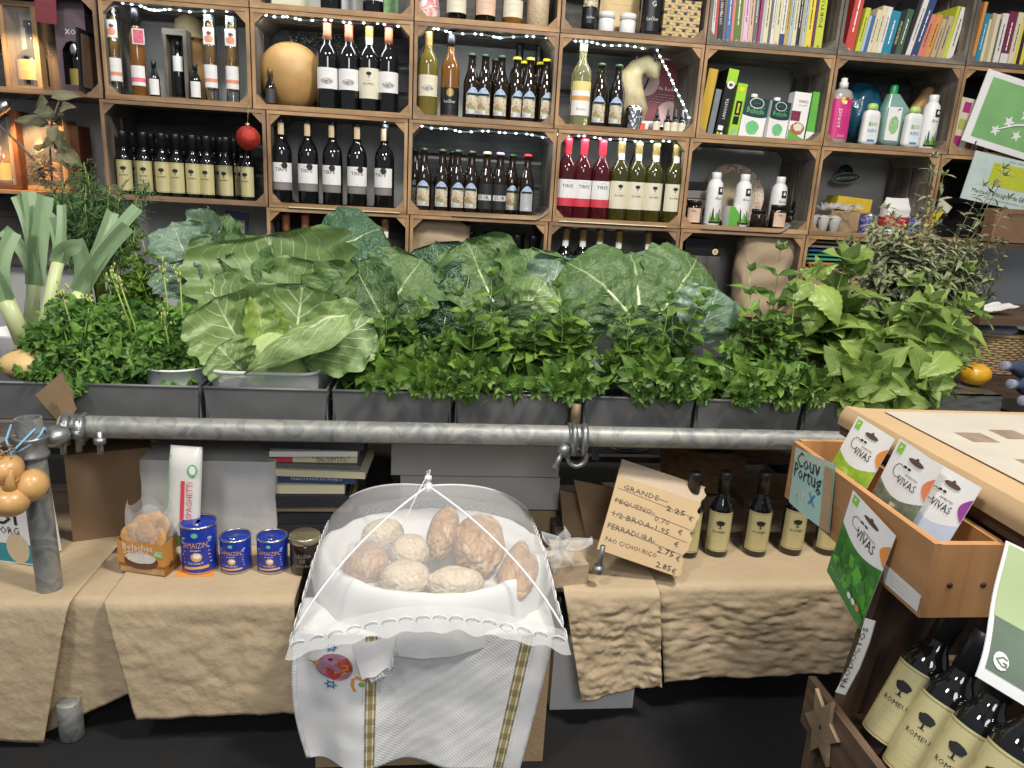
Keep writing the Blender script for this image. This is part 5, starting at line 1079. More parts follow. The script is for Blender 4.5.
YT = 1.662; ZT0, ZT1 = .636, .722
for (x0, x1), lb in zip(TX, TL):
    t = thing('metal_trough', lb, 'trough', ((x0+x1)/2, YT, ZT0), 0, 'row of dark metal troughs'); w = (x1-x0)/2-.002; h = ZT1-ZT0; D = .22; b = MB(); th = .004
    b.add([(-w+.008, .010, 0), (w-.008, .010, 0), (w, 0, h), (-w, 0, h)], [(0, 1, 2, 3)], 0); b.add([(-w+.008, .010+th, 0), (w-.008, .010+th, 0), (w, th, h), (-w, th, h)], [(3, 2, 1, 0)], 0)
    b.box(-w, w, 0, th, h-.003, h); b.box(-w+.006, w-.006, .010, D, 0, th); b.box(-w, -w+th, .012, D, 0, h); b.box(w-th, w, .012, D, 0, h); b.box(-w, w, D-th, D, 0, h); o = b.build('trough_body', ZINC, t)
    b = MB(); b.tube([(-w, .001, h), (w, .001, h)], .0035, 8); b.build('rolled_rim', ZINC, o)
def bowl(px, py, rr, label, m, Y=1.77, deep=.085, z=None):
    p = at(px, py, Y-rr*.9); t = thing('bowl', label, 'bowl', (p.x*Y/(Y-rr*.9), Y, .642)); z = p.z-.642
    b = MB(); b.lathe([(rr*.55, .0), (rr*.62, .002), (rr*.9, z*.6), (rr, z), (rr*1.05, z+.001), (rr*1.05, z+.005), (rr*.98, z+.005), (rr*.88, z*.6), (rr*.5, .006), (0, .006)], 32); b.build('bowl_body', m, t); return t
bowl(178, 372, .075, 'white bowl under the right-hand curly kale', WPLAST)
bowl(393, 384, .07, 'pale bowl under the leftmost bunch of spinach', WPLAST)
BST = mat('bowl_steel', (.5, .5, .48), .3, metal=.9)
bowl(522, 392, .065, 'steel bowl under the spinach left of the trough gap', BST); bowl(646, 391, .065, 'steel bowl under the spinach right of the trough gap', BST)
bowl(765, 396, .07, 'steel bowl under the rightmost tall spinach', BST); bowl(875, 400, .085, 'wide steel bowl under the broad serrated greens', BST)
t = thing('plastic_tub', 'clear plastic tub holding the big pale cabbage', 'tub', (at(270, 378, 1.76).x, 1.765, .642)); b = MB()
def tubf(u, v):
    a = 2*pi*u; k = .115+.008*v; return (math.copysign(abs(cos(a))**.35, cos(a))*k, math.copysign(abs(sin(a))**.35, sin(a))*(k-.035), .112*v)
b.grid(tubf, 40, 4); b.build('tub_wall', sheer('clear_tub', (.75, .78, .78), .3), t); b = MB(); b.tube([tubf(k/40, 1) for k in range(41)], .004, 6); b.build('rim', sheer('clear_rim', (.8, .82, .82), .55), t)
# white bucket and squash on the far left
p = at(22, 352, 1.84); t = thing('bucket', 'white bucket holding the leeks at the far left', 'bucket', (p.x, 1.86, .642)); b = MB(); b.lathe([(.055, 0), (.075, .15), (.078, .155), (.073, .155), (.052, .006), (0, .006)], 28); b.build('bucket_body', WPLAST, t)
p = at(22, 371, 1.72); t = thing('squash', 'pale yellow squash lying in the far left trough', 'squash', (p.x, 1.75, .742)); b = MB(); b.ball((0, 0, 0), .062, .05, .034, 0, 24, 14, lambda d: 1+.03*cos(5*math.atan2(d.y, d.x))); b.build('squash_skin', mat('pale_squash', (.62, .43, .18), .5, var=.12), t); b = MB(); b.tube([(.045, -.01, .02), (.062, -.012, .028)], [.007, .005], 8); b.build('stem', BROWNWOOD, t)
# ---- small-leaf bunches
def bt(px, py, Y, name, label, cat='greens', group=None): p = at(px, py, Y); return thing(name, label, cat, (p.x, Y, .70), 0, group)
G1 = 'bunches of young spinach in bowls'
def spn(px, label, r, h, n, seed, tall=(), Y=1.77, **kw):
    t = bt(px, 390, Y, 'spinach_bunch', label, 'greens', G1); k = dict(ry=.10, nodes=5, droopk=.8, tall=tall, front=.55); k.update(kw); bunch(t, (0, 0, .02), r, h, int(n*.8), .078, .048, SPIN, STEMG, seed, **k)
spn(395, 'leftmost bunch of bright spinach, beside the pale cabbage', .145, .165, 46, 11, [(-.02, -.04, .17), (.06, -.02, .19), (-.07, 0, .14)])
spn(472, 'second bunch of spinach, left of the middle, with tall shoots', .13, .18, 44, 12, [(.03, -.05, .27), (-.04, -.04, .22), (.0, -.07, .20)])
spn(552, 'spinach bunch hanging over the gap between troughs', .145, .19, 46, 13, [(-.01, -.04, .25), (.05, -.03, .2), (-.06, -.06, .17)])
spn(648, 'spinach bunch with three upright shoots right of the gap', .145, .17, 46, 14, [(.02, -.03, .23), (.09, -.04, .22), (.11, -.03, .24), (-.07, -.02, .19)])
spn(752, 'rightmost spinach bunch with a tall shoot before the kraft sack', .145, .24, 56, 15, [(.02, .0, .36), (-.05, -.02, .25), (.07, 0, .26), (-.02, .06, .30)])
t = bt(872, 395, 1.80, 'broadleaf_greens', 'bunch of broad serrated pale green leaves at the right end', 'greens'); bunch(t, (0, -.02, .02), .19, .20, 20, .12, .085, SAGE, STEMG, 21, ry=.11, nodes=4, droopk=.7, front=.55, curl=.5, serr=.06, stemr=.004, nv=9, tall=[(-.02, -.02, .20), (.06, -.05, .25), (.15, -.06, .24), (.10, .02, .22)], tipk=.6)
t = bt(822, 385, 1.86, 'broadleaf_greens', 'tall stem of large drooping broad leaves left of the dried herbs', 'greens'); bunch(t, (0, 0, .02), .07, .25, 4, .15, .11, SAGE, STEMG, 22, ry=.05, nodes=4, droopk=.2, curl=.7, serr=.05, stemr=.004, nv=9, tall=[(-.01, -.03, .33), (.03, 0, .30)], tipk=.6)
t = bt(930, 330, 1.98, 'broadleaf_greens', 'broad leaves rising behind the yellow pumpkin', 'greens'); bunch(t, (0, 0, .02), .12, .36, 14, .11, .075, SAGE, STEMG, 23, ry=.08, nodes=4, droopk=.3, curl=.5, serr=.05, stemr=.003, nv=8, tipk=.6)
t = thing('drying_herbs', 'tall tangled bunch of grey-green drying herbs at the right', 'herbs', (at(905, 320, 2.05).x, 2.05, .70)); bunch(t, (0, 0, .1), .25, .42, 95, .045, .018, DRYM, mat('dry_stem', (.20, .17, .09), .7), 24, ry=.14, nodes=11, droopk=.25, front=.6, curl=1.0, nv=4, tall=[(-.02, -.02, .50), (-.01, 0, .54), (.01, -.03, .49), (.2, -.02, .50), (.16, 0, .47), (.21, 0, .52), (.23, -.02, .44)], tipk=.6, stemr=.0018)
t = thing('mint_bunch', 'small yellow-green mint bunch behind the curly kale', 'herbs', (at(140, 300, 1.93).x, 1.93, .70)); bunch(t, (0, 0, .05), .085, .31, 24, .04, .028, MINTM, STEMG, 25, ry=.07, nodes=6, droopk=.3, curl=.4)
# ---- curly kale
def kale(px, label, seed, r, h, n, Y=1.77, flowers=()):
    t = thing('curly_kale', label, 'kale', (at(px, 385, Y).x, Y, .70), 0, 'curly kale bunches'); rnd = random.Random(seed); F = MB(); S = MB()
    def frill(p, d, up, rad):
        """one ruffled lobe: a fan whose rim is far longer than its radius, so it curls"""
        d, s, nn = miniframe(d, up); ph = rnd.uniform(0, 6); F.tint = rnd.uniform(.15, .9); wv = rnd.choice((3, 4, 4, 5)); k2 = rnd.uniform(.30, .48); sp = rnd.uniform(1.6, 2.4)
        def f(u, v):
            a = (u-.5)*2*sp; rr = rad*v*(1+.08*sin(2*wv*a+ph)*v); w = v*v*rad*k2
            return p+d*(rr*cos(a))+s*(rr*sin(a))+nn*(w*sin(wv*a*1.5+ph)+.30*rad*v*(1-v)*2+.10*rad*v*v*sin(wv*3.1*a+2*ph))
        F.grid(f, 34, 4, 0)
    for k in range(n):
        az = 2*pi*k*.618; rr = sqrt((k+.5)/n); x = cos(az)*rr; y = sin(az)*rr*.75
        base = V((x*r*.2, y*r*.2, .0)); tip = V((x*r, max(y*r, -.125), h*(.2+.8*(1-rr**1.7))*rnd.uniform(.85, 1.08)-(.05*rnd.random() if y < -.3 else 0)))
        a = tip-base; L = a.length; ax = a.normalized(); nn = V((x*.4, -.5+y*.2, .9)); nn = (nn-ax*nn.dot(ax)).normalized(); s = ax.cross(nn)
        pts = [base+a*q+nn*(.10*L*sin(pi*q)) for q in (0, .25, .5, .75, 1)]; S.tint = .8; S.tube(pts, [.0045, .004, .003, .002, .001], 6)
        out = V((x*.8, -.75+y*.4, .55+.5*(1-rr))).normalized()
        for m in range(17):
            q = .35+.65*(m/16); i = min(int(q*4), 3); p = pts[i].lerp(pts[i+1], q*4-i); sd = 1 if m % 2 else -1
            p = p+s*(sd*rnd.uniform(.004, .024)*(1.2-.6*q))+nn*rnd.uniform(-.004, .008)
            d = s*sd*rnd.uniform(.5, 1.1)+ax*rnd.uniform(-.2, .9)
            if m == 16: d = ax
            frill(p, d, out+V((rnd.gauss(0, .35), rnd.gauss(0, .3), rnd.gauss(0, .35))), rnd.uniform(.015, .025))
    for (dx, dy, dz) in flowers:
        p0 = V((dx*.6, dy*.6, .04)); p1 = V((dx, dy, dz)); S.tube([p0, p0.lerp(p1, .5)+V((.008, 0, 0)), p1], [.003, .0025, .0015], 5)
        for m in range(11):
            q = p1+V((rnd.gauss(0, .008), rnd.gauss(0, .007), rnd.gauss(-.004, .011))); S.ball(q, .0022, .0022, .0042, 1, 6, 5); S.tube([p1-V((0, 0, .02)), q], .0008, 3)
    F.build('foliage', KALEM, t); S.build('stems', [STEMG, mat('yellow_flower_bud', (.42, .48, .12), .5)], t)
kale(88, 'left bunch of tightly curled kale hanging over its trough', 31, .165, .20, 34, 1.765, [(-.01, -.06, .225), (.02, .0, .20)])
kale(168, 'right bunch of curled kale with yellow flower buds', 32, .135, .20, 26, 1.79, [(-.09, -.05, .265), (-.07, -.06, .25), (.02, -.04, .28), (.05, -.02, .27), (.02, -.06, .17)])
# ---- big leaves
def heads(name, label, cat, root_px, leaves, group=None, seed=0):
    rp = at(*root_px); t = thing(name, label, cat, rp, 0, group)
    for k, q in enumerate(leaves):
        (bx, by, Yb), (tx, ty, Yt), wpx, m = q[:4]; kw = dict(q[4]) if len(q) > 4 else {}; nr = V(kw.pop('nrm', (0, -1, .35)))
        base, tip = at(bx, by, Yb)-rp, at(tx, ty, Yt)-rp; wid = wpx/FPX*((Yb+Yt)/2)*.97
        b = MB(); bigleaf(b, base, tip, wid, nr, seed=seed+k*3+1, **kw); b.build('leaf', [m, PALESTEM], t)
    return t
t = heads('cabbage', 'big open pale green cabbage in the clear tub', 'cabbage', (275, 372, 1.78), [
    ((285, 335, 1.86), (268, 233, 1.97), 165, CABF, dict(cup=.42, bend=-.10, ruffle=.022, t0=.02, waves=7, nu=22, nv=26)),
    ((285, 345, 1.84), (322, 262, 1.93), 105, CABF, dict(cup=.3, bend=-.10, ruffle=.03, t0=.02, waves=6, nrm=(-.3, -1, .4))),
    ((258, 372, 1.74), (214, 296, 1.76), 95, CABB, dict(cup=.3, bend=-.14, ruffle=.05, waves=7, t0=.0, nrm=(.3, -1, .4), tint=.8)),
    ((290, 370, 1.80), (303, 282, 1.84), 105, CABB, dict(cup=.55, bend=-.05, ruffle=.02, t0=.0)),
    ((345, 315, 1.70), (243, 374, 1.66), 48, CABB, dict(cup=-.6, bend=.10, ruffle=.012, waves=3, t0=.0, nrm=(-.25, -.6, .8), tint=.85, broad=.55, lobes=.03)),
    ((305, 362, 1.74), (374, 318, 1.74), 74, CABB, dict(cup=.2, bend=.14, ruffle=.03, t0=.0, nrm=(.2, -1, .35))),
    ((262, 340, 1.79), (252, 284, 1.81), 44, CABY, dict(cup=.8, bend=.1, ruffle=.03, t0=.0, nrm=(.6, -1, .2), tint=.9, broad=.5)),
    ((300, 345, 1.88), (372, 280, 1.90), 90, COLL, dict(cup=.3, bend=.05, ruffle=.04, nrm=(.3, -1, .6), tint=.75)),
    ((240, 320, 1.92), (228, 232, 2.0), 80, COLL, dict(cup=.3, bend=.1, ruffle=.05, nrm=(.2, -1, .3), tint=.6)),
    ((250, 345, 1.84), (205, 280, 1.9), 75, CABB, dict(cup=.2, bend=.1, ruffle=.05, tint=.5)),
    ((245, 372, 1.73), (218, 345, 1.70), 56, CABB, dict(cup=.2, bend=.2, ruffle=.04, tint=.8))], seed=100)
b = MB(); b.ball((0, 0, .02), .085, .075, .075, 0, 24, 16, lambda d: 1+.03*sin(6*math.atan2(d.y, d.x)+5*d.z)); b.build('heart', mat('cabbage_heart', (.38, .48, .19), .5, var=.2, scale=20, bump=.2), t)
heads('savoy_leaf_bunch', 'dark blue-green puckered leaf bunch in front of the gold-capped neck', 'cabbage', (345, 300, 2.02), [
    ((316, 272, 1.96), (383, 228, 2.0), 96, SAVOY, dict(cup=-.12, bend=.14, ruffle=.012, nrm=(-.35, -1, .7), lobes=.03, nu=20, nv=26, tint=.45)),
    ((330, 300, 2.0), (352, 258, 2.0), 52, COLL, dict(tint=.5, ruffle=.06)), ((345, 310, 1.95), (368, 266, 1.97), 55, COLL, dict(tint=.3, ruffle=.05)), ((318, 290, 2.06), (300, 238, 2.08), 60, COLL, dict(tint=.7, ruffle=.05))], seed=160)
heads('collard_bunch', 'collard leaves with pale ribs beside the paper sack on the shelf', 'collards', (400, 330, 1.9), [
    ((380, 325, 1.86), (424, 258, 1.94), 88, COLL, dict(cup=.1, bend=.1, ruffle=.03, nrm=(-.1, -1, .55), waves=8, lobes=.10, tint=.65, nu=18)),
    ((392, 335, 1.84), (352, 262, 1.92), 60, COLL, dict(tint=.35, ruffle=.05)), ((450, 325, 1.96), (436, 240, 2.02), 70, SAVOY, dict(cup=.1, bend=.06, nrm=(-.4, -1, .5), tint=.6)), ((455, 330, 1.9), (470, 262, 1.95), 60, SAVOY, dict(tint=.3, nrm=(.3, -1, .3))),
    ((420, 345, 1.88), (405, 300, 1.86), 55, COLL, dict(tint=.2)), ((440, 345, 1.88), (448, 305, 1.86), 55, SAVOY, dict(tint=.2))], seed=200)
heads('collard_bunch', 'collards with a tall pale-veined leaf left of the middle of the row', 'collards', (505, 330, 1.9), [
    ((506, 325, 1.86), (466, 238, 1.95), 92, COLL, dict(cup=.22, bend=-.08, ruffle=.022, nrm=(.15, -1, .3), nu=20, nv=26, tint=.62)),
    ((515, 320, 1.90), (515, 246, 2.0), 60, COLL, dict(cup=.3, bend=.1, ruffle=.05, nrm=(.5, -1, .3), tint=.8)), ((520, 322, 1.86), (548, 282, 1.84), 52, CABB, dict(cup=-.3, bend=.2, ruffle=.03, nrm=(-.3, -1, .6), tint=.6)),
    ((530, 320, 1.93), (532, 247, 2.0), 70, COLL, dict(cup=.2, ruffle=.06, tint=.7)), ((540, 330, 1.9), (560, 256, 1.97), 62, COLLB, dict(cup=.2, ruffle=.06, tint=.5)), ((500, 345, 1.84), (480, 305, 1.82), 50, COLL, dict(tint=.3)), ((530, 345, 1.84), (540, 300, 1.83), 55, COLL, dict(tint=.25))], seed=240)
heads('collard_bunch', 'collards with two wide drooping leaves right of the middle of the row', 'collards', (640, 330, 1.9), [
    ((632, 318, 1.84), (566, 262, 1.93), 105, COLL, dict(cup=-.22, bend=.14, ruffle=.022, nrm=(-.1, -1, .75), nu=20, nv=26, tint=.5, waves=6)),
    ((640, 322, 1.84), (630, 252, 1.98), 110, COLL, dict(cup=-.12, bend=.10, ruffle=.03, nrm=(0, -1, .6), nu=20, nv=26, tint=.55)), ((655, 320, 1.86), (697, 258, 1.98), 100, COLL, dict(cup=-.15, bend=.12, ruffle=.03, nrm=(.2, -1, .6), nu=20, nv=26, tint=.52)),
    ((690, 345, 1.80), (718, 288, 1.80), 72, COLLB, dict(cup=-.25, bend=.14, ruffle=.03, nrm=(.1, -1, .5), tint=.75)), ((600, 330, 1.93), (590, 252, 2.03), 80, COLLB, dict(tint=.4, ruffle=.05)), ((590, 345, 1.84), (580, 305, 1.84), 60, COLL, dict(tint=.15)), ((640, 350, 1.84), (620, 312, 1.84), 60, COLL, dict(tint=.2)), ((670, 350, 1.85), (672, 310, 1.85), 60, COLL, dict(tint=.2)), ((660, 315, 1.95), (664, 252, 2.05), 70, COLLB, dict(tint=.5))], seed=280)
t = heads('collard_bunch', 'bluish collard leaves behind the curly kale below the oil bottles', 'collards', (198, 290, 1.97), [
    ((192, 285, 1.95), (208, 206, 2.0), 42, COLLB, dict(cup=.4, bend=-.1, ruffle=.04, nrm=(-.4, -1, .2), tint=.8)), ((195, 280, 1.95), (172, 222, 1.98), 55, COLLB, dict(cup=.2, bend=.1, ruffle=.05, nrm=(.2, -1, .5), tint=.7)), ((203, 282, 1.97), (230, 214, 2.02), 55, COLL, dict(cup=.2, ruffle=.05, tint=.5, nrm=(-.3, -1, .3))), ((190, 285, 1.98), (190, 224, 2.02), 55, COLL, dict(tint=.3)), ((200, 300, 1.92), (220, 258, 1.93), 55, COLL, dict(tint=.4)), ((190, 300, 1.9), (170, 262, 1.9), 50, COLLB, dict(tint=.4))], seed=330)
heads('broadleaf_greens', 'largest heart-shaped pale green leaves at the front of the right end', 'greens', (880, 392, 1.74), [
    ((873, 352, 1.74), (881, 398, 1.66), 38, SAGE, dict(broad=.55, lobes=.035, crinkle=.0012, cup=-.2, bend=.16, ruffle=.02, waves=8, t0=.05, tint=.75, nrm=(0, -1, .4))), ((948, 345, 1.72), (912, 380, 1.66), 47, SAGE, dict(broad=.55, lobes=.035, crinkle=.0012, cup=.1, bend=.16, ruffle=.02, waves=9, t0=.05, tint=.9, nrm=(-.2, -1, .5))),
    ((948, 342, 1.73), (984, 362, 1.69), 29, SAGE, dict(broad=.55, lobes=.035, crinkle=.0012, cup=-.3, bend=.22, ruffle=.02, t0=.05, tint=.7, nrm=(.2, -.6, 1))), ((930, 345, 1.76), (884, 330, 1.74), 51, SAGE, dict(broad=.55, lobes=.035, crinkle=.0012, cup=-.2, bend=.14, ruffle=.02, waves=9, t0=.05, tint=.7, nrm=(-.2, -1, .5))),
    ((868, 366, 1.72), (824, 378, 1.68), 24, SAGE, dict(broad=.55, lobes=.035, crinkle=.0012, cup=-.3, bend=.18, ruffle=.02, t0=.05, tint=.35, nrm=(0, -.6, 1))), ((940, 362, 1.70), (926, 410, 1.65), 51, SAGE, dict(broad=.55, lobes=.035, crinkle=.0012, cup=-.15, bend=.12, ruffle=.03, waves=8, t0=.05, tint=.5, nrm=(.2, -1, .2))),
    ((935, 338, 1.78), (918, 312, 1.78), 33, SAGE, dict(broad=.55, lobes=.035, crinkle=.0012, cup=.3, bend=.1, t0=.05, tint=.8)), ((945, 338, 1.78), (968, 318, 1.78), 33, SAGE, dict(broad=.55, lobes=.035, crinkle=.0012, cup=.1, bend=.2, t0=.05, tint=.85)), ((872, 350, 1.76), (858, 318, 1.76), 35, SAGE, dict(broad=.55, lobes=.035, crinkle=.0012, cup=.5, bend=.1, t0=.05, tint=.55)), ((876, 350, 1.77), (900, 318, 1.78), 33, SAGE, dict(broad=.55, lobes=.035, crinkle=.0012, cup=.3, bend=.1, t0=.05, tint=.65)),
    ((868, 362, 1.73), (838, 340, 1.72), 35, SAGE, dict(broad=.55, lobes=.035, crinkle=.0012, cup=.3, bend=.15, t0=.05, tint=.8)), ((900, 375, 1.68), (898, 408, 1.65), 29, SAGE, dict(broad=.55, lobes=.035, crinkle=.0012, cup=-.2, bend=.1, t0=.05, tint=.4))], seed=400)
heads('broadleaf_greens', 'tall stalk with one long drooping bright leaf left of the dried herbs', 'greens', (816, 330, 1.85), [
    ((815, 285, 1.80), (838, 328, 1.74), 40, SAGE, dict(broad=.55, lobes=.035, crinkle=.0012, cup=-.25, bend=.20, ruffle=.02, waves=9, t0=.05, tint=.95, nrm=(.3, -1, .3))), ((812, 283, 1.81), (776, 310, 1.78), 29, SAGE, dict(broad=.55, lobes=.035, crinkle=.0012, cup=-.3, bend=.22, ruffle=.02, t0=.05, tint=.5, nrm=(-.2, -.7, .9))),
    ((815, 300, 1.80), (806, 338, 1.76), 33, SAGE, dict(broad=.55, lobes=.035, crinkle=.0012, cup=-.2, bend=.18, ruffle=.02, waves=8, t0=.05, tint=.55)), ((816, 280, 1.82), (840, 264, 1.80), 17, SAGE, dict(broad=.55, lobes=.035, crinkle=.0012, cup=-.2, bend=.2, t0=.05, tint=.7, nrm=(0, -.5, 1))), ((814, 280, 1.82), (798, 268, 1.82), 17, SAGE, dict(broad=.55, lobes=.035, crinkle=.0012, cup=.2, bend=.1, t0=.05, tint=.6)), ((816, 278, 1.83), (816, 254, 1.83), 15, SAGE, dict(broad=.55, lobes=.035, crinkle=.0012, cup=.4, t0=.05, tint=.7))], seed=440)
# ---- leeks
def leek(pts, tips, label, rad=.016):
    P = [at(*p) for p in pts]; t = thing('leek', label, 'leek', P[0], 0, 'leeks in the white bucket'); P = [p-P[0] for p in P]; b = MB()
    b.tint = .5; b.tube([P[0], P[0].lerp(P[1], .5), P[1]], [rad, rad*.95, rad*.9], 12, 0)
    m, nt, bs = (None,)*3
    b.build('shaft', LEEKSH, t); top = P[1]; prev = P[0]
    for k, (px, py, Y, w) in enumerate(tips):
        q = at(px, py, Y)-at(*pts[0]); l = MB(); l.tint = .3+.12*k; ctrl = top+(top-prev).normalized()*(q-top).length*.5
        def f(u, v):
            p = top*((1-v)**2)+ctrl*(2*v*(1-v))+q*(v*v); d = ((ctrl-top)*(1-v)+(q-ctrl)*v).normalized(); s = d.cross(V((sin(k), -1, .3))).normalized(); n = s.cross(d)
            x = 2*u-1; ww = w*.5*(1-.12*v)*(1 if v < .85 else 1); return p+s*(x*ww)+n*(abs(x)*ww*.5*(1-.4*v))
        l.grid(f, 6, 14); l.build('leaf', LEEKM, t)
LEEKSH = mat('leek_shaft', (.50, .56, .28), .4, var=.18, scale=8)
leek([(38, 352, 1.80), (58, 262, 1.82)], [(62, 205, 1.86, 0.024), (82, 248, 1.80, 0.041), (46, 215, 1.88, 0.034)], 'leek with straight pale shaft leaning right over the squash', .015)
leek([(24, 342, 1.78), (6, 300, 1.76)], [(-22, 250, 1.76, 0.041), (14, 232, 1.80, 0.034), (-10, 225, 1.8, 0.034)], 'thick pale leek leaning to the left edge', .020)
leek([(55, 345, 1.84), (80, 292, 1.86)], [(138, 208, 1.92, 0.034), (128, 226, 1.88, 0.037), (112, 212, 1.95, 0.034), (75, 240, 1.86, 0.041)], 'leek whose long blue-green leaves point right towards the mint', .017)
leek([(30, 330, 1.88), (34, 285, 1.90)], [(16, 196, 1.96, 0.027), (28, 192, 1.97, 0.037), (45, 196, 1.95, 0.041), (3, 230, 1.9, 0.034)], 'leek at the back with leaves standing straight up', .017)
# ---- dill
t = thing('dill_bunch', 'feathery dark green dill bunch behind the leeks', 'herbs', (at(95, 260, 2.03).x, 2.03, .70)); F = MB(); S = MB(); rnd = random.Random(5)
for k in range(34):
    px, py = rnd.gauss(90, 24), rnd.gauss(200, 16); tip = at(px, py, 2.03+rnd.uniform(-.08, .06))-t.location; base = V((rnd.uniform(-.03, .03), rnd.uniform(-.03, .03), .02)); m_ = base.lerp(tip, .55)+V((0, 0, .05))
    S.tube([base, m_, tip], [.003, .0022, .001], 5)
    for j in range(40):
        f = .5+.5*rnd.random(); q = m_.lerp(tip, (f-.5)*2); d = V((rnd.gauss(0, 1), rnd.gauss(0, .8), rnd.gauss(.1, .8))).normalized(); L = rnd.uniform(.02, .05); F.tint = rnd.random(); e = q+d*L+V((0, 0, -.012)); F.tube([q, q+d*L*.5, e], [.0011, .0010, .0007], 3)
        for i in range(4): z = q.lerp(e, .35+.15*i); F.tube([z, z+(d+V((rnd.gauss(0, .7), rnd.gauss(0, .7), rnd.gauss(0, .7)))).normalized()*.014], [.0010, .0006], 3)
F.build('fronds', leafmat('dill_frond', (.06, .14, .045), (.19, .31, .12), (.19, .31, .12), 1, 0.01, pucker=.1, transl=.2), t); S.build('stems', STEMG, t)
# ---- dried branch at far left
t = thing('dried_branch', 'dried olive-brown leafy branch hanging in front of the orange-lit display box', 'branch', at(50, 185, 2.78)); F = MB(); S = MB(); rnd = random.Random(9); O = t.location
P = [at(-4, 122, 2.78)-O, at(18, 143, 2.77)-O, at(36, 162, 2.76)-O, at(44, 178, 2.76)-O]; S.tube(P, [.003, .004, .005, .005], 6); P2 = [at(52, 180, 2.78)-O, at(50, 150, 2.77)-O, at(52, 120, 2.76)-O, at(60, 98, 2.76)-O]; S.tube(P2, [.004, .003, .003, .002], 6)
for k in range(17):
    q = at(rnd.uniform(38, 66), 98+k*3.6, 2.76+rnd.uniform(-.03, .03))-O; smallleaf(F, q, V((rnd.gauss(0, .7), rnd.gauss(-.2, .5), rnd.gauss(-.4, .6))), V((rnd.gauss(0, .4), -1, .4)), rnd.uniform(.06, .10), rnd.uniform(.035, .05), .5, rnd.uniform(-.3, .7), 6, 0, rnd)
for k in range(90):
    q = at(rnd.gauss(43, 6), rnd.gauss(172, 6), 2.76+rnd.uniform(-.03, .03))-O; d = V((rnd.gauss(0, 1), rnd.gauss(0, 1), rnd.gauss(0, .5))).normalized()*.035; S.tube([q-d, q+V((0, 0, .008)), q+d], .0012, 3)
F.build('foliage', leafmat('dried_leaf', (.10, .10, .05), (.30, .28, .16), (.36, .34, .22), 4, .05, pucker=.5, rough=.6, transl=.1), t); S.build('twigs', mat('twig', (.18, .14, .10), .8), t)
panel('picture_frame', 'small dark blue frame standing under the shelf right of the bluish collards', 'frame', (221, 211), (246, 262), 2.95, .01, [mat('navy_frame', (.02, .03, .07), .4), GREYL], lambda t, w, h, th, m: (lambda b: (b.box(-w/2, w/2, 0, th, 0, h), rect(b, -w*.38, w*.38, h*.1, h*.85, 1), b.build('frame_body', m, t)))(MB()), .08)
# ---------------------------------------------------------------- scaffold pipes and clamps
GALV = artmat('galvanised_pipe_patches', [(.17, .175, .175), (.25, .255, .25), (.33, .33, .29), (.20, .205, .205), (.28, .28, .25)], 17)
for _n in GALV.node_tree.nodes:
    if _n.type == 'BSDF_PRINCIPLED': _n.inputs['Metallic'].default_value = .35; _n.inputs['Roughness'].default_value = .5
CLAMPM = mat('clamp_steel', (.30, .31, .31), .4, metal=.8, var=.3, scale=40)
def pipe(b, a, c, r=.0242, n=24, wall=.0035):
    a, c = V(a), V(c); b.tube([a, c], r, n, cap=False); b.tube([c, a], r-wall, n, cap=False)
    d = (c-a).normalized(); o = d.orthogonal().normalized(); p = d.cross(o)
    for e in (a, c):
        vs = [e+(o*cos(2*pi*k/n)+p*sin(2*pi*k/n))*q for q in (r, r-wall) for k in range(n)]; b.add(vs, [(k, (k+1) % n, n+(k+1) % n, n+k) for k in range(n)])
YP = 1.615
pl, pr = at(62, 429, YP), at(1000, 446, YP); zp = (at(300, 430, YP).z+at(700, 439, YP).z)/2
b = MB(); pipe(b, (pl.x, YP, zp), (1.35, YP, zp)); tag(b.build('scaffold_pipe', GALV), 'long galvanised pipe running level along the front of the metal troughs', 'pipe')
v0, v1 = at(28, 418, 1.49), at(60, 730, 1.44)
vt = V((v0.x, 1.49, v0.z)); vb = V((v0.x+.012, 1.478, 0.0))
b = MB(); pipe(b, vb, vt); tag(b.build('scaffold_pipe', GALV), 'upright galvanised pipe at left with the onions hanging from it', 'pipe')
b = MB(); q = at(70, 736, 1.415); b.lathe([(.022, 0), (.0242, .002), (.0242, .088), (.022, .090)], 20, M=T(q.x, 1.425, .001)); o = b.build('scaffold_pipe', GALV); tag(o, 'short galvanised pipe stub standing on the floor under the dark paper flap', 'pipe')
p = at(117, 470, 2.05); b = MB(); pipe(b, (p.x, 2.05, .30), (p.x, 2.05, .60), .03); tag(b.build('scaffold_pipe', GALV), 'shadowed upright pipe under the bench behind the cookie bag', 'pipe')
b = MB(); b.box(p.x-.06, p.x+.06, 1.99, 2.11, .288, .298); b.tube([(p.x-.03, 1.98, .30), (p.x-.05, 1.96, .33), (p.x-.03, 1.95, .35)], .012, 8); tag(b.build('base_plate', CLAMPM), 'steel base plate under the shadowed upright pipe', 'base plate')
def coupler(t, c, axis, r=.0242):
    """one half of a scaffold clamp: band round the pipe, lug, T-bolt and nut"""
    c, axis = V(c), V(axis).normalized(); o = axis.orthogonal().normalized(); p = axis.cross(o); b = MB()
    M = Matrix(((o.x, p.x, axis.x, c.x), (o.y, p.y, axis.y, c.y), (o.z, p.z, axis.z, c.z), (0, 0, 0, 1)))
    b.lathe([(r+.0005, -.022), (r+.007, -.022), (r+.007, -.016), (r+.004, -.012), (r+.004, .012), (r+.007, .016), (r+.007, .022), (r+.0005, .022)], 28, M=M); b.build('clamp_band', CLAMPM, t)
    return M
t = thing('pipe_clamp', 'steel swivel clamp joining upright and level pipes beside the kraft bags', 'clamp', (0, 0, 0)); t.location = (pl.x+.03, YP, zp)
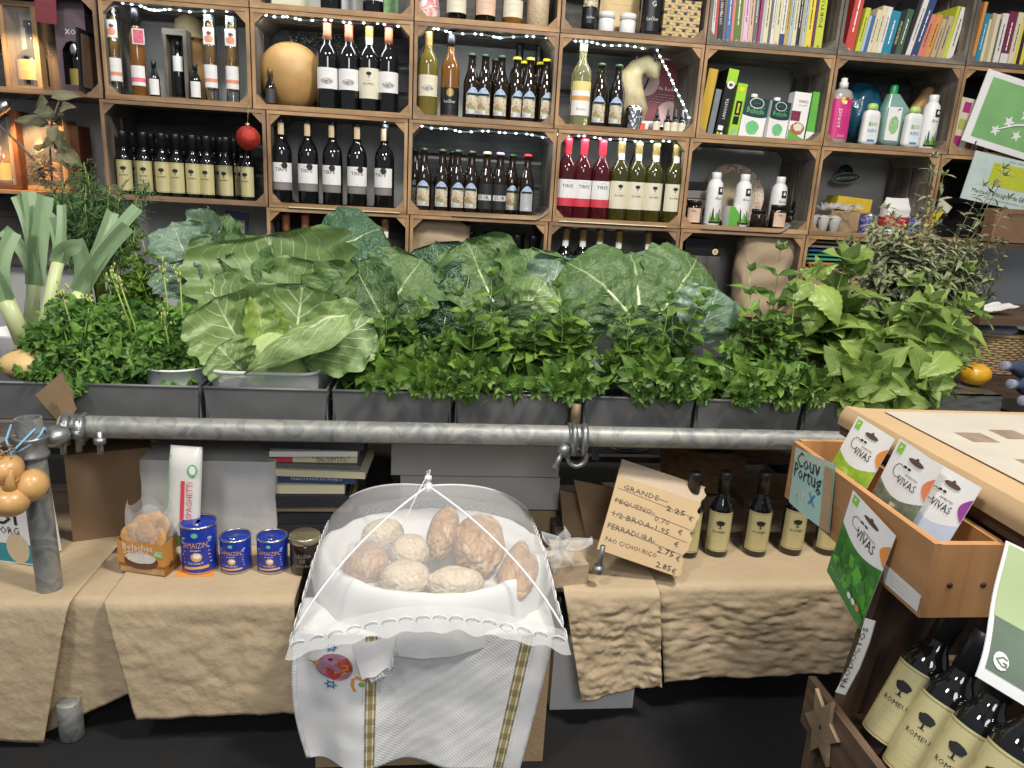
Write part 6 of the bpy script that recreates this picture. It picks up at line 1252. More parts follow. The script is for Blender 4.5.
L0 = V(t.location)
coupler(t, (0, 0, 0), (1, 0, 0)); coupler(t, V((vt.x, vt.y, zp))-L0, (0, 0, 1))
b = MB(); m = (V((vt.x, vt.y, zp))-L0)*.5; b.ball(m, .03, .03, .022, 0, 14, 8); b.tube([m+V((-.02, 0, 0)), m+V((.02, 0, 0))], .018, 12); b.build('swivel_joint', CLAMPM, t)
for (dx, dy, dz, ex, ey, ez) in ((-.012, -.034, .02, -.012, -.040, -.05), (.018, -.034, .025, .018, -.036, -.045), (.06, -.03, .0, .06, -.034, -.05)):
    b = MB(); q0 = V((dx, dy, dz)); q1 = V((ex, ey, ez)); b.tube([q0, q1], .0065, 10); b.tube([q0.lerp(q1, .30), q0.lerp(q1, .55)], .013, 6); b.build('bolt', CLAMPM, t)
b = MB(); b.tube([(-.01, -.02, .03), (-.01, -.036, .0), (-.01, -.03, -.03)], [.009, .011, .009], 8); b.tube([(.02, -.02, .03), (.02, -.036, .0), (.02, -.03, -.03)], [.009, .011, .009], 8); b.build('clamp_lug', CLAMPM, t)
pc = at(577, 437, YP); t = thing('pipe_clamp', 'steel clamp with slanting bolt at the gap between the middle troughs', 'clamp', (pc.x, YP, zp))
coupler(t, (0, 0, 0), (1, 0, 0))
b = MB(); b.lathe([(.018, -.014), (.026, -.014), (.026, .014), (.018, .014), (.018, -.014)], 22, cap=False, M=T(0, -.012, -.045) @ RX(pi/2)); b.build('clamp_ring', CLAMPM, t)
for x in (-.012, .012):
    b = MB(); b.tube([(x, -.015, .032), (x, -.032, .02), (x, -.036, -.01), (x, -.03, -.035)], [.007, .008, .009, .007], 8); b.build('clamp_lug', CLAMPM, t)
b = MB(); b.tube([(-.035, -.03, -.022), (-.058, -.05, -.062)], .007, 10); b.tube([(-.030, -.026, -.016), (-.042, -.036, -.033)], .016, 6); b.build('bolt', CLAMPM, t)
b = MB(); b.tube([(-.005, .012, .02), (-.005, .014, .075)], .012, 14); b.build('upright_stub', mat('rusty_stub', (.20, .15, .09), .6, metal=.5, var=.4, scale=30), t)
# folded kraft bags tucked between the troughs
t = thing('kraft_bags', 'folded brown kraft bags stuck behind the pipe between the left troughs', 'bags', at(60, 424, 1.60))
for k, (c) in enumerate((((35, 395), (62, 372), (66, 385), (60, 424)), ((52, 400), (66, 382), (74, 398), (61, 425)), ((56, 402), (69, 390), (76, 410), (66, 424)))):
    b = MB(); q = [at(x, y, 1.632-.008*k)-t.location for x, y in c]; b.add(q+[p+V((0, .004, 0)) for p in q], [(0, 1, 2, 3), (7, 6, 5, 4), (0, 4, 5, 1), (1, 5, 6, 2), (2, 6, 7, 3), (3, 7, 4, 0)]); b.build('folded_bag', mat('brown_bag_paper', (.26, .17, .09), .75), t)
# onions
ON = mat('onion_skin', (.52, .30, .11), .35, var=.35, scale=12, coat=.2); ONG = lambda d: 1-.22*max(0, d.z)**3+.01*sin(14*math.atan2(d.y, d.x))
for k, (px, py, r, rot, lb) in enumerate(((5, 469, .033, .3, 'onion at the left edge hanging highest beside the pipe'), (31, 485, .033, 1.1, 'onion hanging to the right in front of the pipe'), (10, 499, .036, -.2, 'lowest onion of the three hanging by the pipe'))):
    Y = 1.425 if k != 2 else 1.40; p = at(px, py, Y); t = thing('onion', lb, 'onion', p, 0, 'three onions hanging from the pipe'); t.rotation_euler = (.2, -rot, 0)
    b = MB(); b.ball((0, 0, 0), r, r, r*.95, 0, 26, 18, ONG); b.build('bulb', ON, t)
    b = MB(); b.tube([(0, 0, r*.6), (0, 0, r*1.1), (.002, .002, r*1.9)], [r*.4, r*.22, r*.12], 10); b.build('neck', ON, t)
    b = MB(); b.ball((0, 0, -r*.92), r*.22, r*.22, r*.08, 0, 12, 6); b.build('root_plate', BROWNWOOD, t)
q = [V((vt.x, vt.y, vt.z))+V((.028*cos(a), .028*sin(a), -.02-.05*sin(a*.5))) for a in [k*.45 for k in range(15)]]
b = MB(); b.tube(q, .0022, 6); b.tube([V((vt.x+.022, vt.y-.02, vt.z-.015)), at(12, 452, 1.44), at(8, 470, 1.43)], .0022, 6); b.tube([V((vt.x-.025, vt.y-.015, vt.z-.01)), at(6, 440, 1.44), at(12, 455, 1.43)], .0022, 6); tag(b.build('twine', mat('blue_twine', (.20, .42, .58), .6)), 'pale blue twine looped round the upright pipe above the onions', 'twine')
b = MB()
for k in range(26): q = at(6+random.gauss(0, 5), 455+random.gauss(0, 6), 1.425); b.tube([q, q+V((random.gauss(0, .012), random.gauss(0, .008), random.gauss(-.012, .01)))], .0016, 4)
tag(b.build('onion_braid', mat('dry_onion_stalk', (.30, .22, .12), .8)), 'dry stalks tying the hanging onions together', 'braid')

# ---------------------------------------------------------------- low benches under brown paper
ZB = .32
for x0, x1, y0, lb in ((-1.35, -.275, 1.46, 'low bench under brown paper at the left'), (.345, 1.40, 1.50, 'low bench under brown paper at the right')):
    t = thing('low_bench', lb, 'bench', ((x0+x1)/2, y0, 0)); w = (x1-x0)/2
    b = MB(); b.box(-w, w, 0, .60, ZB-.035, ZB-.008); b.build('bench_top', GREYWOOD, t)
    for sx in (-1, 1):
        for y in (.12, .54): b = MB(); b.box(sx*(w-.05)-.02, sx*(w-.05)+.02, y, y+.04, 0, ZB-.035); b.build('leg', GREYWOOD, t)
PAPER = mat('brown_wrapping_paper', (.45, .345, .215), .7, var=.09, scale=5, bump=.35, bscale=45)
PAPERD = PAPER
def drape(name, label, xt0, xt1, xb0, xb1, yf, ztop, zb0, zb1, depth=.5, seed=0, crumple=.006, nu=70, nv=60, flare=.03, fold=0.0, top=.35, mats=None, cf=9):
    o3 = V((seed*3.1, seed*1.7, 0)); b = MB()
    def f(u, v):
        if v < top:
            s = v/top; x = xt0+(xt1-xt0)*u; p = V((x, yf+depth*(1-s), ztop+.002)); amp = crumple*.35*min(1, (1-s)*4+.3)
            return p+V((0, 0, amp*(.8+noise.noise(V((x*cf, p.y*cf, 1))+o3))))
        s = (v-top)/(1-top); zb = zb0+(zb1-zb0)*u; x = (xt0+(xt1-xt0)*u)*(1-s)+(xb0+(xb1-xb0)*u)*s; z = ztop+(zb-ztop)*s
        k = min(1, s*5); big = noise.noise(V((x*cf*.55, z*cf*.55, 7))+o3); mdm = abs(noise.noise(V((x*cf*1.6+big, z*cf*1.8, 3))+o3)); sm = abs(noise.noise(V((x*cf*4, z*cf*4.6+mdm*2, 5))+o3))
        fine = noise.noise(V((x*cf*2.2, z*cf*6.5+big*1.5, 9))+o3)+.6*abs(noise.noise(V((x*cf*5, z*cf*11, 2))+o3))
        y = yf-flare*s-k*crumple*(1.3*big+.9*mdm+.35*sm+.42*fine)-fold*k*(.5+.5*sin(x*40+seed)); r = .012
        if s < .06: y += (1-s/.06)**2*r*.5
        return V((x, y, z+.004*noise.noise(V((x*14, 0, seed)))*s))
    b.grid(f, nu, nv, 0); o = b.build(name, mats or PAPER); tag(o, label, 'paper'); so = o.modifiers.new('thickness', 'SOLIDIFY'); so.thickness = .0012; so.offset = 0
    return o
drape('brown_paper', 'smooth brown paper sheet hanging at the far left below the onions', -1.35, -.722, -1.30, -.785, 1.425, ZB+.001, at(0, 722, 1.40).z, at(32, 740, 1.40).z, .55, 1, .004, cf=6, flare=.035)
drape('brown_paper', 'dark shaded brown paper flap behind the pipe foot at the left', -.80, -.60, -.83, -.585, 1.445, ZB-.004, at(45, 742, 1.42).z, at(122, 690, 1.42).z, .2, 2, .005, cf=5, flare=.012)
drape('brown_paper', 'wide brown paper sheet under the blue tins', at(102, 590, 1.43).x, -.272, at(137, 715, 1.40).x, -.262, 1.428, ZB+.002, at(137, 722, 1.39).z, at(298, 714, 1.39).z, .58, 3, .006, cf=8)
drape('brown_paper', 'heavily creased brown paper sheet hanging below the row of oil bottles', at(655, 590, 1.5).x, 1.40, at(665, 672, 1.46).x, 1.40, 1.482, ZB+.002, at(665, 684, 1.45).z, at(880, 668, 1.45).z, .6, 4, .010, cf=11, flare=.02, nu=110, nv=90)
drape('brown_paper', 'crumpled brown paper sheet hanging in front of the white box', at(566, 580, 1.44).x, at(662, 585, 1.44).x, at(583, 690, 1.40).x, at(664, 690, 1.40).x, 1.445, ZB+.008, at(585, 703, 1.40).z, at(640, 692, 1.40).z, .25, 5, .013, cf=11, flare=.03, nu=80, nv=80)
# ---- goods on the left bench
def on(px, py, z=ZB+.008): return atz(px, py, z)
BLUET = mat('blue_tin_paint', (.012, .035, .33), .35, var=.1, coat=.2); ORB = mat('orange_stripe', (.68, .36, .12), .5)
def tin(root, r, h, big):
    g = MB(); g.lathe([(r*.98, .002), (r, .005), (r, h-.005), (r*.98, h-.002)], 32); g.build('tin_body', BLUET, root)
    c = MB(); c.lathe([(r*1.02, h-.004), (r*1.025, h), (r*.95, h), (r*.93, h-.004), (0, h-.004)], 32, cap=False); lid = c.build('lid', STEEL, root); c = MB(); c.lathe([(r*1.0, .004), (r*1.02, 0), (0, 0)], 32, cap=False); c.build('bottom_rim', STEEL, root)
    q = MB(); q.tube([(-.004, -.006, h-.002), (-.010, -.016, h-.001), (0, -.022, h-.0005), (.010, -.016, h-.001), (.004, -.006, h-.002)], .0016, 6); q.box(-.004, .004, -.006, .010, h-.004, h-.002); q.build('ring_pull', STEEL, lid)
    l = MB(); rr = r+.0003; k = h/.11
    l.text('AMAIZIN', w=r*1.35, h=.013*k, M=T(0, 0, h*.63), mi=0, bend=rr); bent(l, ellipse(.007*k, .006*k, 14), rr, 1, 0, h*.84)
    bent(l, ellipse(.012*k, .011*k, 14, .05), rr, 0, .002, h*.38); bent(l, ellipse(.008*k, .006*k, 14), rr, 2, .003, h*.40, .001)
    l.text('COCONUT' if big else 'ORGANIC', w=r*.85, h=.006*k, M=T(0, 0, h*.24), mi=2, bend=rr)
    bent(l, [(-r*.72, h*.10), (r*.72, h*.13), (r*.72, h*.19), (-r*.72, h*.16)], rr, 0); l.text(LINE2, w=r*.5, M=T(0, 0, h*.07), mi=0, bend=rr); l.text('ORGANIC', w=r*.6, h=.004*k, M=T(0, 0, h*.52), mi=2, bend=rr)
    rnd = random.Random(3)
    for s in (-1, 1):
        for m in range(5): x = s*r*(.65+.25*rnd.random()); z = h*(.75+.05*m*rnd.random()); bent(l, ellipse(.004*k, .0018*k, 8), rr, 3, x, z-.004*m); bent(l, ellipse(.003*k, .002*k, 6), rr, 4 if m % 2 else 3, x*.95, h*(.25+.08*m))
    l.build('printed_label', [ORB, mat('mint_badge', (.15, .5, .35), .5), WHITE, mat('pale_blue_print', (.30, .42, .68), .5), mat('pink_dot', (.6, .2, .3), .5)], root)
p = on(196, 574); spawn('tinL', ('food_tin', lambda r: tin(r, .0385, .112, True)), (p.x, p.y+.035, p.z), 'largest blue tin with orange lettering in front of the spaghetti', 'tin', 'blue tins on the brown paper', rz=.05)
for px, lb in ((233, 'small blue tin between the largest tin and the other small one'), (270, 'small blue tin next to the dark jar')):
    p = on(px, 574); spawn('tinS', ('food_tin', lambda r: tin(r, .0335, .080, False)), (p.x, p.y+.032, p.z), lb, 'tin', 'blue tins on the brown paper', rz=-.1 if px == 233 else -.05)
p = on(303, 576); t = thing('jam_jar', 'dark jar with gold lid and chalky writing right of the blue tins', 'jar', (p.x, p.y+.032, p.z)); b = MB(); b.lathe([(.029, 0), (.033, .004), (.033, .066), (.029, .074)], 26); b.text('GELEIA', w=.036, M=T(0, 0, .048), mi=1, bend=.0334); b.text('DE', w=.012, M=T(0, 0, .036), mi=1, bend=.0334); b.text('AMORA', w=.034, M=T(0, 0, .024), mi=1, bend=.0334); b.build('jar', [mat('dark_jam_glass', (.018, .010, .006), .08, coat=.4), GREYL], t); b = MB(); b.lathe([(.0325, .072), (.0345, .074), (.0345, .086), (.032, .088)], 28); b.build('lid', mat('pale_gold_lid', (.45, .40, .25), .3, metal=.8), t)
b = MB(); p = on(196, 573); b.box(p.x-.042, p.x+.038, p.y-.012, p.y+.07, ZB+.0055, ZB+.0075); tag(b.build('price_card', ORANGE), 'orange card lying under the largest blue tin', 'card')
# cookie bag
p = on(142, 574); t = thing('cookie_bag', 'orange cardboard tray of round cookies in a clear bag', 'cookies', (p.x, p.y+.002, p.z), R(-14)); w, d, h = .055, .075, .075
b = MB(); b.box(-w, w, 0, d, 0, h*.3); b.add([(-w, 0, 0), (w, 0, 0), (w, 0, h), (-w, 0, h)], [(0, 1, 2, 3)]); b.add([(w, 0, 0), (w, d, 0), (w, d, h*1.15), (w, 0, h)], [(0, 1, 2, 3)]); b.add([(-w, d, 0), (-w, 0, 0), (-w, 0, h), (-w, d, h)], [(0, 1, 2, 3)]); b.add([(w, d, 0), (-w, d, 0), (-w, d, h), (w, d, h)], [(0, 1, 2, 3)])
poly(b, ellipse(.040, .020, 24, 0, 0, .03), 1, -.0008); poly(b, ellipse(.036, .013, 24, .05, 0, .038), 2, -.0014); poly(b, [(-w+.002, .001), (w-.002, .001), (w-.002, .016), (-w+.002, .014)], 4, -.0005)
b.text('Bolachas', w=.07, M=T(-.006, -.001, .064), mi=3); b.text('Sésamo', w=.06, M=T(-.01, -.001, .053), mi=3); b.box(w*.55, w*.95, -.0016, -.0008, .045, .058, 5); b.text('Bio', w=.012, M=T(w*.75, -.0017, .053), mi=3)
for k in range(2): b.lathe([(.007, 0), (.007, .001)], 14, 1, M=T(w+.0006, d*(.3+.35*k), .02) @ RY(pi/2))
b.build('printed_tray', [mat('orange_tray', (.58, .27, .06), .5, var=.05), mat('bowl_brown_print', (.12, .05, .025), .5), artmat('seed_print', [(.50, .47, .42), (.70, .67, .62), (.45, .42, .36)], 200), WHITE, mat('tan_tray_print', (.42, .25, .12), .5, var=.4, scale=60), PALEGREEN], t)
CK = mat('cookie', (.46, .25, .085), .8, var=.2, scale=50, bump=.4, bscale=120)
for k, (x, y, z, rx, rz_) in enumerate(((-.03, .02, .080, 1.2, .3), (.0, .022, .088, 1.25, -.1), (.030, .018, .078, 1.1, -.3), (.03, .04, .096, 1.2, -.5), (-.02, .045, .092, 1.3, .2), (.005, .05, .10, 1.2, 0))):
    b = MB(); b.lathe([(0, -.005), (.022, -.005), (.026, 0), (.024, .005), (.018, .007), (0, .007)], 22, cap=False, M=T(x, y, z) @ RZ(rz_) @ RX(rx)); o = b.build('cookie', CK); o.matrix_world = T(*t.location) @ RZ(R(-14)); tag(o, ['round cookie at the left front of the clear bag', 'round cookie standing in the middle front of the bag', 'round cookie at the right front corner of the tray', 'tilted cookie at the right back of the bag', 'cookie at the left back of the bag', 'topmost cookie at the back of the clear bag'][k], 'cookie', 'cookies in the clear bag')
b = MB(); b.grid(lambda u, v: (cos(2*pi*u)*w*(1.0-.12*v)*(1+.10*sin(5*2*pi*u+6*v)*v), d*.5+sin(2*pi*u)*d*.5*(1-.35*v)*(1+.12*sin(4*2*pi*u+8*v)*v), h*.85+.085*v+.012*sin(4*2*pi*u)*v), 48, 14); b.build('clear_bag', sheer('cellophane', (.85, .86, .88), .16), t)
# spaghetti packet leaning on the white block
p = on(178, 575); t = thing('spaghetti_pack', 'upright pack of spaghetti with green edge and red lettering', 'pasta', (at(188, 560, 1.62).x, 1.585, ZB+.008)); t.rotation_euler = (R(-5), .06, 0); w, h = .035, .275
b = MB(); 
def sp(u, v):
    a = 2*pi*u; return (cos(a)*w*.98, math.copysign(abs(sin(a))**.7, sin(a))*(.017*min(1, 8*min(v, 1-v)+.15)), h*v)
b.grid(sp, 28, 16); b.build('pack_film', mat('pale_pack_film', (.66, .65, .60), .35, var=.05, coat=.3), t)
b = MB(); y = -.0185; poly(b, [(-w*.95, .01), (-w*.35, .01), (-w*.45, .08), (-w*.55, .16), (-w*.62, .255), (-w*.95, .255)], 0, y+.010); rect(b, -w*.12, w*.12, .11, .20, 1, y); b.text('SPAGHETTI', w=.085, h=.013, M=T(w*.42, y, .155) @ RY(-pi/2), mi=1)
for k, (x, z, r, m) in enumerate(((-.012, .06, .017, 2), (.008, .065, .013, 2), (.020, .045, .010, 1), (-.02, .035, .015, 3), (.0, .04, .011, 3))): poly(b, ellipse(r, r*.8, 12, .15, x, z), m, y-.0006*k)
poly(b, ellipse(.011, .014, 16, 0, w*.55, .225), 0, y); poly(b, ellipse(.007, .010, 16, 0, w*.55, .225), 4, y-.0006); b.build('printed_label', [mat('fresh_green_print', (.15, .50, .20), .5, var=.3, scale=90), REDL, mat('basil_print', (.06, .20, .03), .5), CREAM, WHITE], t)
# white wrapped block
p0, p1 = on(135, 556), on(262, 556); t = thing('wrapped_block', 'grey-white paper-wrapped block behind the spaghetti and tins', 'package', ((p0.x+p1.x)/2+.012, 1.68, ZB+.006)); w = (p1.x-p0.x)/2+.01
b = MB(); 
def blk(u, v):
    a = 2*pi*u; c, s = cos(a), sin(a); m = max(abs(c), abs(s)); k = 1+.02*noise.noise(V((u*9, v*6, 2))); return (c/m*w*k, .08+s/m*.085*k, .215*v)
b.grid(blk, 48, 16); b.grid(lambda u, v: ((2*u-1)*w, .16*v-.003, .214+.004*noise.noise(V((u*6, v*4, 1)))), 16, 8); b.build('paper_wrap', mat('grey_wrap_paper', (.50, .49, .46), .6, var=.06, bump=.35, bscale=22), t)
# book stack
bk = [(268, 362, .048, 'k', ''), (270, 358, .026, 'k', ''), (266, 352, .018, 'be', ''), (268, 350, .030, 'k', ''), (262, 345, .022, 'cr', ''), (278, 356, .022, 'nv', 'PAISES E POVOS DO MUNDO'), (274, 366, .017, 'cr', ''), (273, 360, .010, 'gr', ''), (272, 357, .021, 'cr', 'O GRANDE LIVRO DOS LAVORES'), (273, 358, .013, 'w', ''), (266, 364, .030, 'k', '')]
z = ZB+.006; LB = ['thick black book at the bottom of the under-bench stack', 'black book second from the bottom of the stack', 'beige book in the lower part of the stack', 'black book below the wide cream book in the stack', 'wide slanting cream book in the middle of the stack', 'dark blue book with white title in the stack', 'cream book with grey cover above the dark blue one', 'thin grey book above the cream one in the stack', 'cream and red book with upside-down title in the stack', 'white thin book above the red-ended one', 'black book on top of the stack under the bench']
for k, (a, e, th, c, ti) in enumerate(bk):
    x0, x1 = at(a, 500, 1.70).x, at(e, 500, 1.70).x; w = (x1-x0)/2; t = thing('book', LB[k], 'book', ((x0+x1)/2, 1.68+.01*(k % 3), z), random.uniform(-.06, .06), 'stack of books under the bench'); b = MB(); cth = .0025; col = C_[c]
    b.box(-w, w, 0, .16, 0, cth); b.box(-w, w, 0, .16, th-cth, th); b.box(-w, w, 0, cth, cth, th-cth)
    if ti:
        if k == 8: b.text('O GRANDE LIVRO', w=w*.9, M=T(w*.4, -.0005, th*.66) @ RY(pi), mi=1); b.text('DOS LAVORES', w=w*.7, M=T(w*.4, -.0005, th*.3) @ RY(pi), mi=1); rect(b, -w, -w*.5, 0, th, 2, -.0004)
        else: b.text(ti, w=w*1.3, M=T(0, -.0005, th*.5), mi=1)
    b.build('cover', [bookmat(col), WHITE if sum(col) < .9 else INK, REDL], t); b = MB(); b.box(-w+.003, w-.003, .003, .157, cth, th-cth); b.build('pages', PAGES, t)
    if c in ('be', 'gr') or k in (6,): pass
    z += th+.0015
# carton of plant drink behind the pipe
c = [atx(9, 518, -.80), atx(53, 498, -.80)]
t = thing('drink_carton', 'white carton lettered Bi and ORG behind the upright pipe', 'carton', (at(20, 575, 1.60).x+.005, 1.585, ZB+.006), R(-18)); t.rotation_euler = (0, -.06, R(-18)); w, d, h = .048, .075, .16
b = MB(); b.box(-w, w, 0, d, 0, h); rect(b, -w, w, h*.02, h*.30, 3, -.0005); b.text('Bi', w=.055, h=.048, M=T(-.005, -.001, h*.74), mi=1); b.text('ORG', w=.05, M=T(-.002, -.001, h*.50), mi=1); poly(b, ellipse(.03, .036, 24, 0, .012, h*.24), 2, -.0012); rect(b, -w, w, h*.93, h, 4, -.0005)
for k in range(9): b.add([(w+.0006, d*.15, h*(.2+.075*k)), (w+.0006, d*.85, h*(.2+.075*k)), (w+.0006, d*.85, h*(.215+.075*k)), (w+.0006, d*.15, h*(.215+.075*k))], [(0, 1, 2, 3)], 5)
b.build('carton_body', [WHITE, INK, mat('oat_cream_print', (.62, .50, .32), .5), mat('teal_print', (.03, .28, .33), .5), PALEGREEN, GREYL], t)
# things far back under the bench
def plainbox(name, label, px0, px1, py0, py1, Y, depth, m, cat='box', z0=None, extra=None, rz=0):
    a, c = at(px0, py1, Y), at(px1, py0, Y); z0 = a.z if z0 is None else z0; t = thing(name, label, cat, ((a.x+c.x)/2, Y, z0), rz); w = (c.x-a.x)/2; h = c.z-z0
    b = MB(); b.box(-w, w, 0, depth, 0, h)
    if extra: extra(b, w, h)
    b.build('box_body', m, t); return t
b = MB(); b.box(-1.3, 1.45, 2.25, 2.78, .33, .35); tag(b.build('low_shelf', GREYWOOD), 'low plank shelf far back under the vegetable bench', 'shelf')
b = MB()
for x in (-1.25, .05, 1.38):
    b.box(x, x+.04, 2.3, 2.34, 0, .33); b.box(x, x+.04, 2.7, 2.74, 0, .33)
q = b.build('shelf_legs', GREYWOOD); q.parent = [o for o in COL.objects if o.name == 'low_shelf'][0]
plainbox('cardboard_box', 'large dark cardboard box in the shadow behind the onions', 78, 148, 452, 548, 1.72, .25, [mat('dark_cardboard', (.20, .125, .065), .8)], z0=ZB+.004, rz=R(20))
def stamp(b, w, h): poly(b, ellipse(w*.6, h*.16, 20, 0, 0, h*.45), 1, -.0006); poly(b, ellipse(w*.5, h*.11, 20, 0, 0, h*.45), 0, -.0010); b.text(LINE, w=w*.8, M=T(0, -.0014, h*.45), mi=1)
plainbox('cardboard_box', 'cardboard box with oval stamp, left one far under the bench', 149, 187, 436, 470, 2.3, .2, [CARD, DGREEN], extra=stamp, z0=.352); plainbox('cardboard_box', 'cardboard box with oval stamp, right one far under the bench', 190, 232, 441, 472, 2.3, .2, [CARD, DGREEN], extra=stamp, z0=.352)
t = thing('plastic_bag', 'crumpled white plastic bag left of the book stack', 'bag', (at(245, 452, 2.3).x, 2.34, .352)); b = MB(); b.ball((0, 0, .07), .06, .06, .075, 0, 24, 16, lambda d: 1+.25*noise.noise(d*4)); b.build('bag_film', sheer('milky_film', (.8, .8, .8), .75), t)
def wood_ex(b, w, h): pass
plainbox('wood_crate', 'light wooden crate end right of the book stack', 362, 390, 444, 458, 2.0, .1, [PINE], z0=.49); plainbox('black_case', 'black case behind the top books of the stack', 366, 392, 459, 490, 1.98, .12, [BLKCAP], z0=ZB+.02)
t = plainbox('white_box', 'upper long white cardboard box behind the bread cover', 391, 561, 443, 476, 1.86, .22, [mat('white_carton', (.52, .51, .48), .7, var=.05, bump=.1)], z0=at(470, 476, 1.86).z)
plainbox('white_box', 'lower white cardboard box behind the bread cover', 400, 560, 478, 509, 1.86, .22, [MATS['white_carton']], z0=at(470, 509, 1.86).z, extra=lambda b, w, h: None)
plainbox('storage_box', 'plain cardboard box holding up the white boxes behind the bread', 410, 556, 511, 560, 1.87, .2, [CARD], z0=.0)
t = thing('plate_stack', 'small stack of white plates on a board under the bench', 'plates', (at(632, 452, 2.3).x, 2.38, at(632, 456, 2.3).z)); b = MB()
for k in range(4): b.lathe([(.05, .008*k), (.085, .008*k+.008), (.087, .008*k+.011), (.05, .008*k+.004), (0, .008*k+.003)], 30, cap=False)
b.build('plates', WPLAST, t); b = MB(); b.box(-.17, .12, -.08, .10, -.02, -.001); b.build('board', PINE, t)
plainbox('storage_box', 'black storage box under the white plates', 575, 662, 462, 500, 2.28, .25, [BLKCAP], z0=.352)
plainbox('paper_card', 'bluish white card left of the white plates', 592, 600, 446, 459, 2.2, .004, [mat('bluish_card', (.5, .55, .62), .6)], 'card', z0=at(596, 460, 2.2).z)
for k, (c4, lb) in enumerate(((((560, 490), (600, 500), (610, 545), (565, 550)), 'brown cardboard sheet leaning behind the clear gift bow'), (((574, 480), (622, 490), (640, 540), (588, 545)), 'darker cardboard sheet leaning behind the price card'))):
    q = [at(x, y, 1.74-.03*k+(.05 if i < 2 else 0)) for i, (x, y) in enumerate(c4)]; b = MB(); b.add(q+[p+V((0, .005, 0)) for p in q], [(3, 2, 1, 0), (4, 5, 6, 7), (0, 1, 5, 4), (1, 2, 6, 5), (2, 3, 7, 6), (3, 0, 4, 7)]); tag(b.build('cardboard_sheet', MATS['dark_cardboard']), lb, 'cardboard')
# wicker baskets
def basket(t, rx, ry, h, m, rows=16, n=44, flare=1.18, r=.005):
    b = MB()
    for j in range(rows):
        k = 1+(flare-1)*j/rows; pts = [(cos(2*pi*i/n)*rx*k*(1+.025*(-1)**(i+j)), sin(2*pi*i/n)*ry*k*(1+.025*(-1)**(i+j)), .005+h*j/rows) for i in range(n+1)]; b.tube(pts, r, 5, cap=False)
    b.build('woven_wall', m, t); b = MB(); b.tube([(cos(2*pi*i/n)*rx*flare, sin(2*pi*i/n)*ry*flare, h) for i in range(n+1)], r*1.7, 8); b.build('rim', m, t)
    b = MB(); b.lathe([(0, .003), (.97, .003), (.97, .006), (0, .006)], 30, cap=False, sx=rx, sy=ry); b.build('base', m, t)
WICK = mat('brown_wicker', (.20, .115, .055), .55, var=.3, scale=40)
t = thing('wicker_basket', 'brown wicker basket far under the bench behind the oil bottles', 'basket', (at(715, 465, 1.98).x, 2.08, at(715, 494, 1.98).z)); basket(t, .115, .10, .13, WICK)
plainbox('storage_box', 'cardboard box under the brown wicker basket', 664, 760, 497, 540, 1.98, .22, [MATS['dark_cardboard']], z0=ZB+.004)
t = thing('wicker_basket', 'wicker basket lined with grey cloth behind the oil bottles', 'basket', (at(775, 490, 1.9).x, 2.0, ZB+.15)); basket(t, .115, .10, .12, mat('dark_wicker', (.10, .06, .035), .6, var=.3, scale=40)); b = MB(); b.grid(lambda u, v: (cos(2*pi*u)*.142*(1+.03*sin(9*2*pi*u)), sin(2*pi*u)*.125*(1+.03*sin(7*2*pi*u)), .128-.085*v+.006*sin(6*2*pi*u)-.0*v), 48, 8); b.build('cloth_liner', mat('grey_cloth', (.20, .19, .17), .85, bump=.4, bscale=200), t)
plainbox('storage_box', 'dark box under the cloth-lined basket', 738, 830, 500, 545, 1.9, .2, [MATS['dark_cardboard']], z0=ZB+.004)
t = thing('glass_bowl', 'teal glass piece behind the cloth-lined basket', 'bowl', (at(800, 458, 2.25).x, 2.28, at(800, 474, 2.25).z)); b = MB(); b.lathe([(.04, 0), (.06, .05), (.062, .052), (.038, .004), (0, .004)], 22, cap=False); b.build('glass', mat('teal_glass', (.10, .35, .30), .15, trans=.3), t); b = MB(); b.box(-.07, .07, -.05, .07, -.06, -.001); b.build('stand', BROWNWOOD, t)
# oil bottles on the right bench
for k, (px, yb, lb) in enumerate(((688, 561, 'oil bottle mostly hidden behind the cardboard price list'), (718, 560, 'oil bottle just right of the cardboard price list'), (757, 560, 'second gold-labelled oil bottle right of the price list, fully visible'), (793, 558, 'oil bottle partly behind the handwritten teal card'), (828, 558, 'oil bottle with only its base showing under the teal card'))):
    p = atz(px, yb-3, ZB+.005); o = spawn('oil', OIL, (p.x, p.y+.02, ZB+.006), lb, 'oil bottle', 'oil bottles on the right-hand brown paper', rz=-.35+.05*k); o.scale = (1.08, 1.08, .99)
b = MB(); b.box(.56, 1.2, 1.715, 1.735, ZB+.006, ZB+.016); tag(b.build('wood_strip', PINE), 'thin wooden strip lying behind the oil bottles', 'strip')
# price list card
cs = [(622, 459), (706, 487), (678, 577), (597, 549)]; q = [at(622, 459, 1.66), at(706, 487, 1.64), at(678, 577, 1.475), at(597, 549, 1.50)]
t = thing('price_list', 'torn cardboard price list with handwritten bread prices', 'sign', sum(q, V())/4); q = [p-t.location for p in q]
def cardp(u, v, off=0.0):
    p = q[3].lerp(q[2], u).lerp(q[0].lerp(q[1], u), v); n = (q[1]-q[0]).cross(q[3]-q[0]).normalized()
    if n.y > 0: n = -n
    return p+n*(off+.006*sin(pi*v)*(1))+ (V((.004*sin(23*v)+.003*sin(51*v), 0, 0)) if u > .98 else V())
b = MB(); b.grid(lambda u, v: cardp(u, v), 12, 30); b.grid(lambda u, v: cardp(1-u, v, -.004), 12, 30)
RIDGE = mat('corrugated_cardboard', (.46, .33, .18), .7, var=.06)
b.build('cardboard', RIDGE, t)
W_ = (q[2]-q[3]).length; H_ = (q[0]-q[3]).length
l = MB()
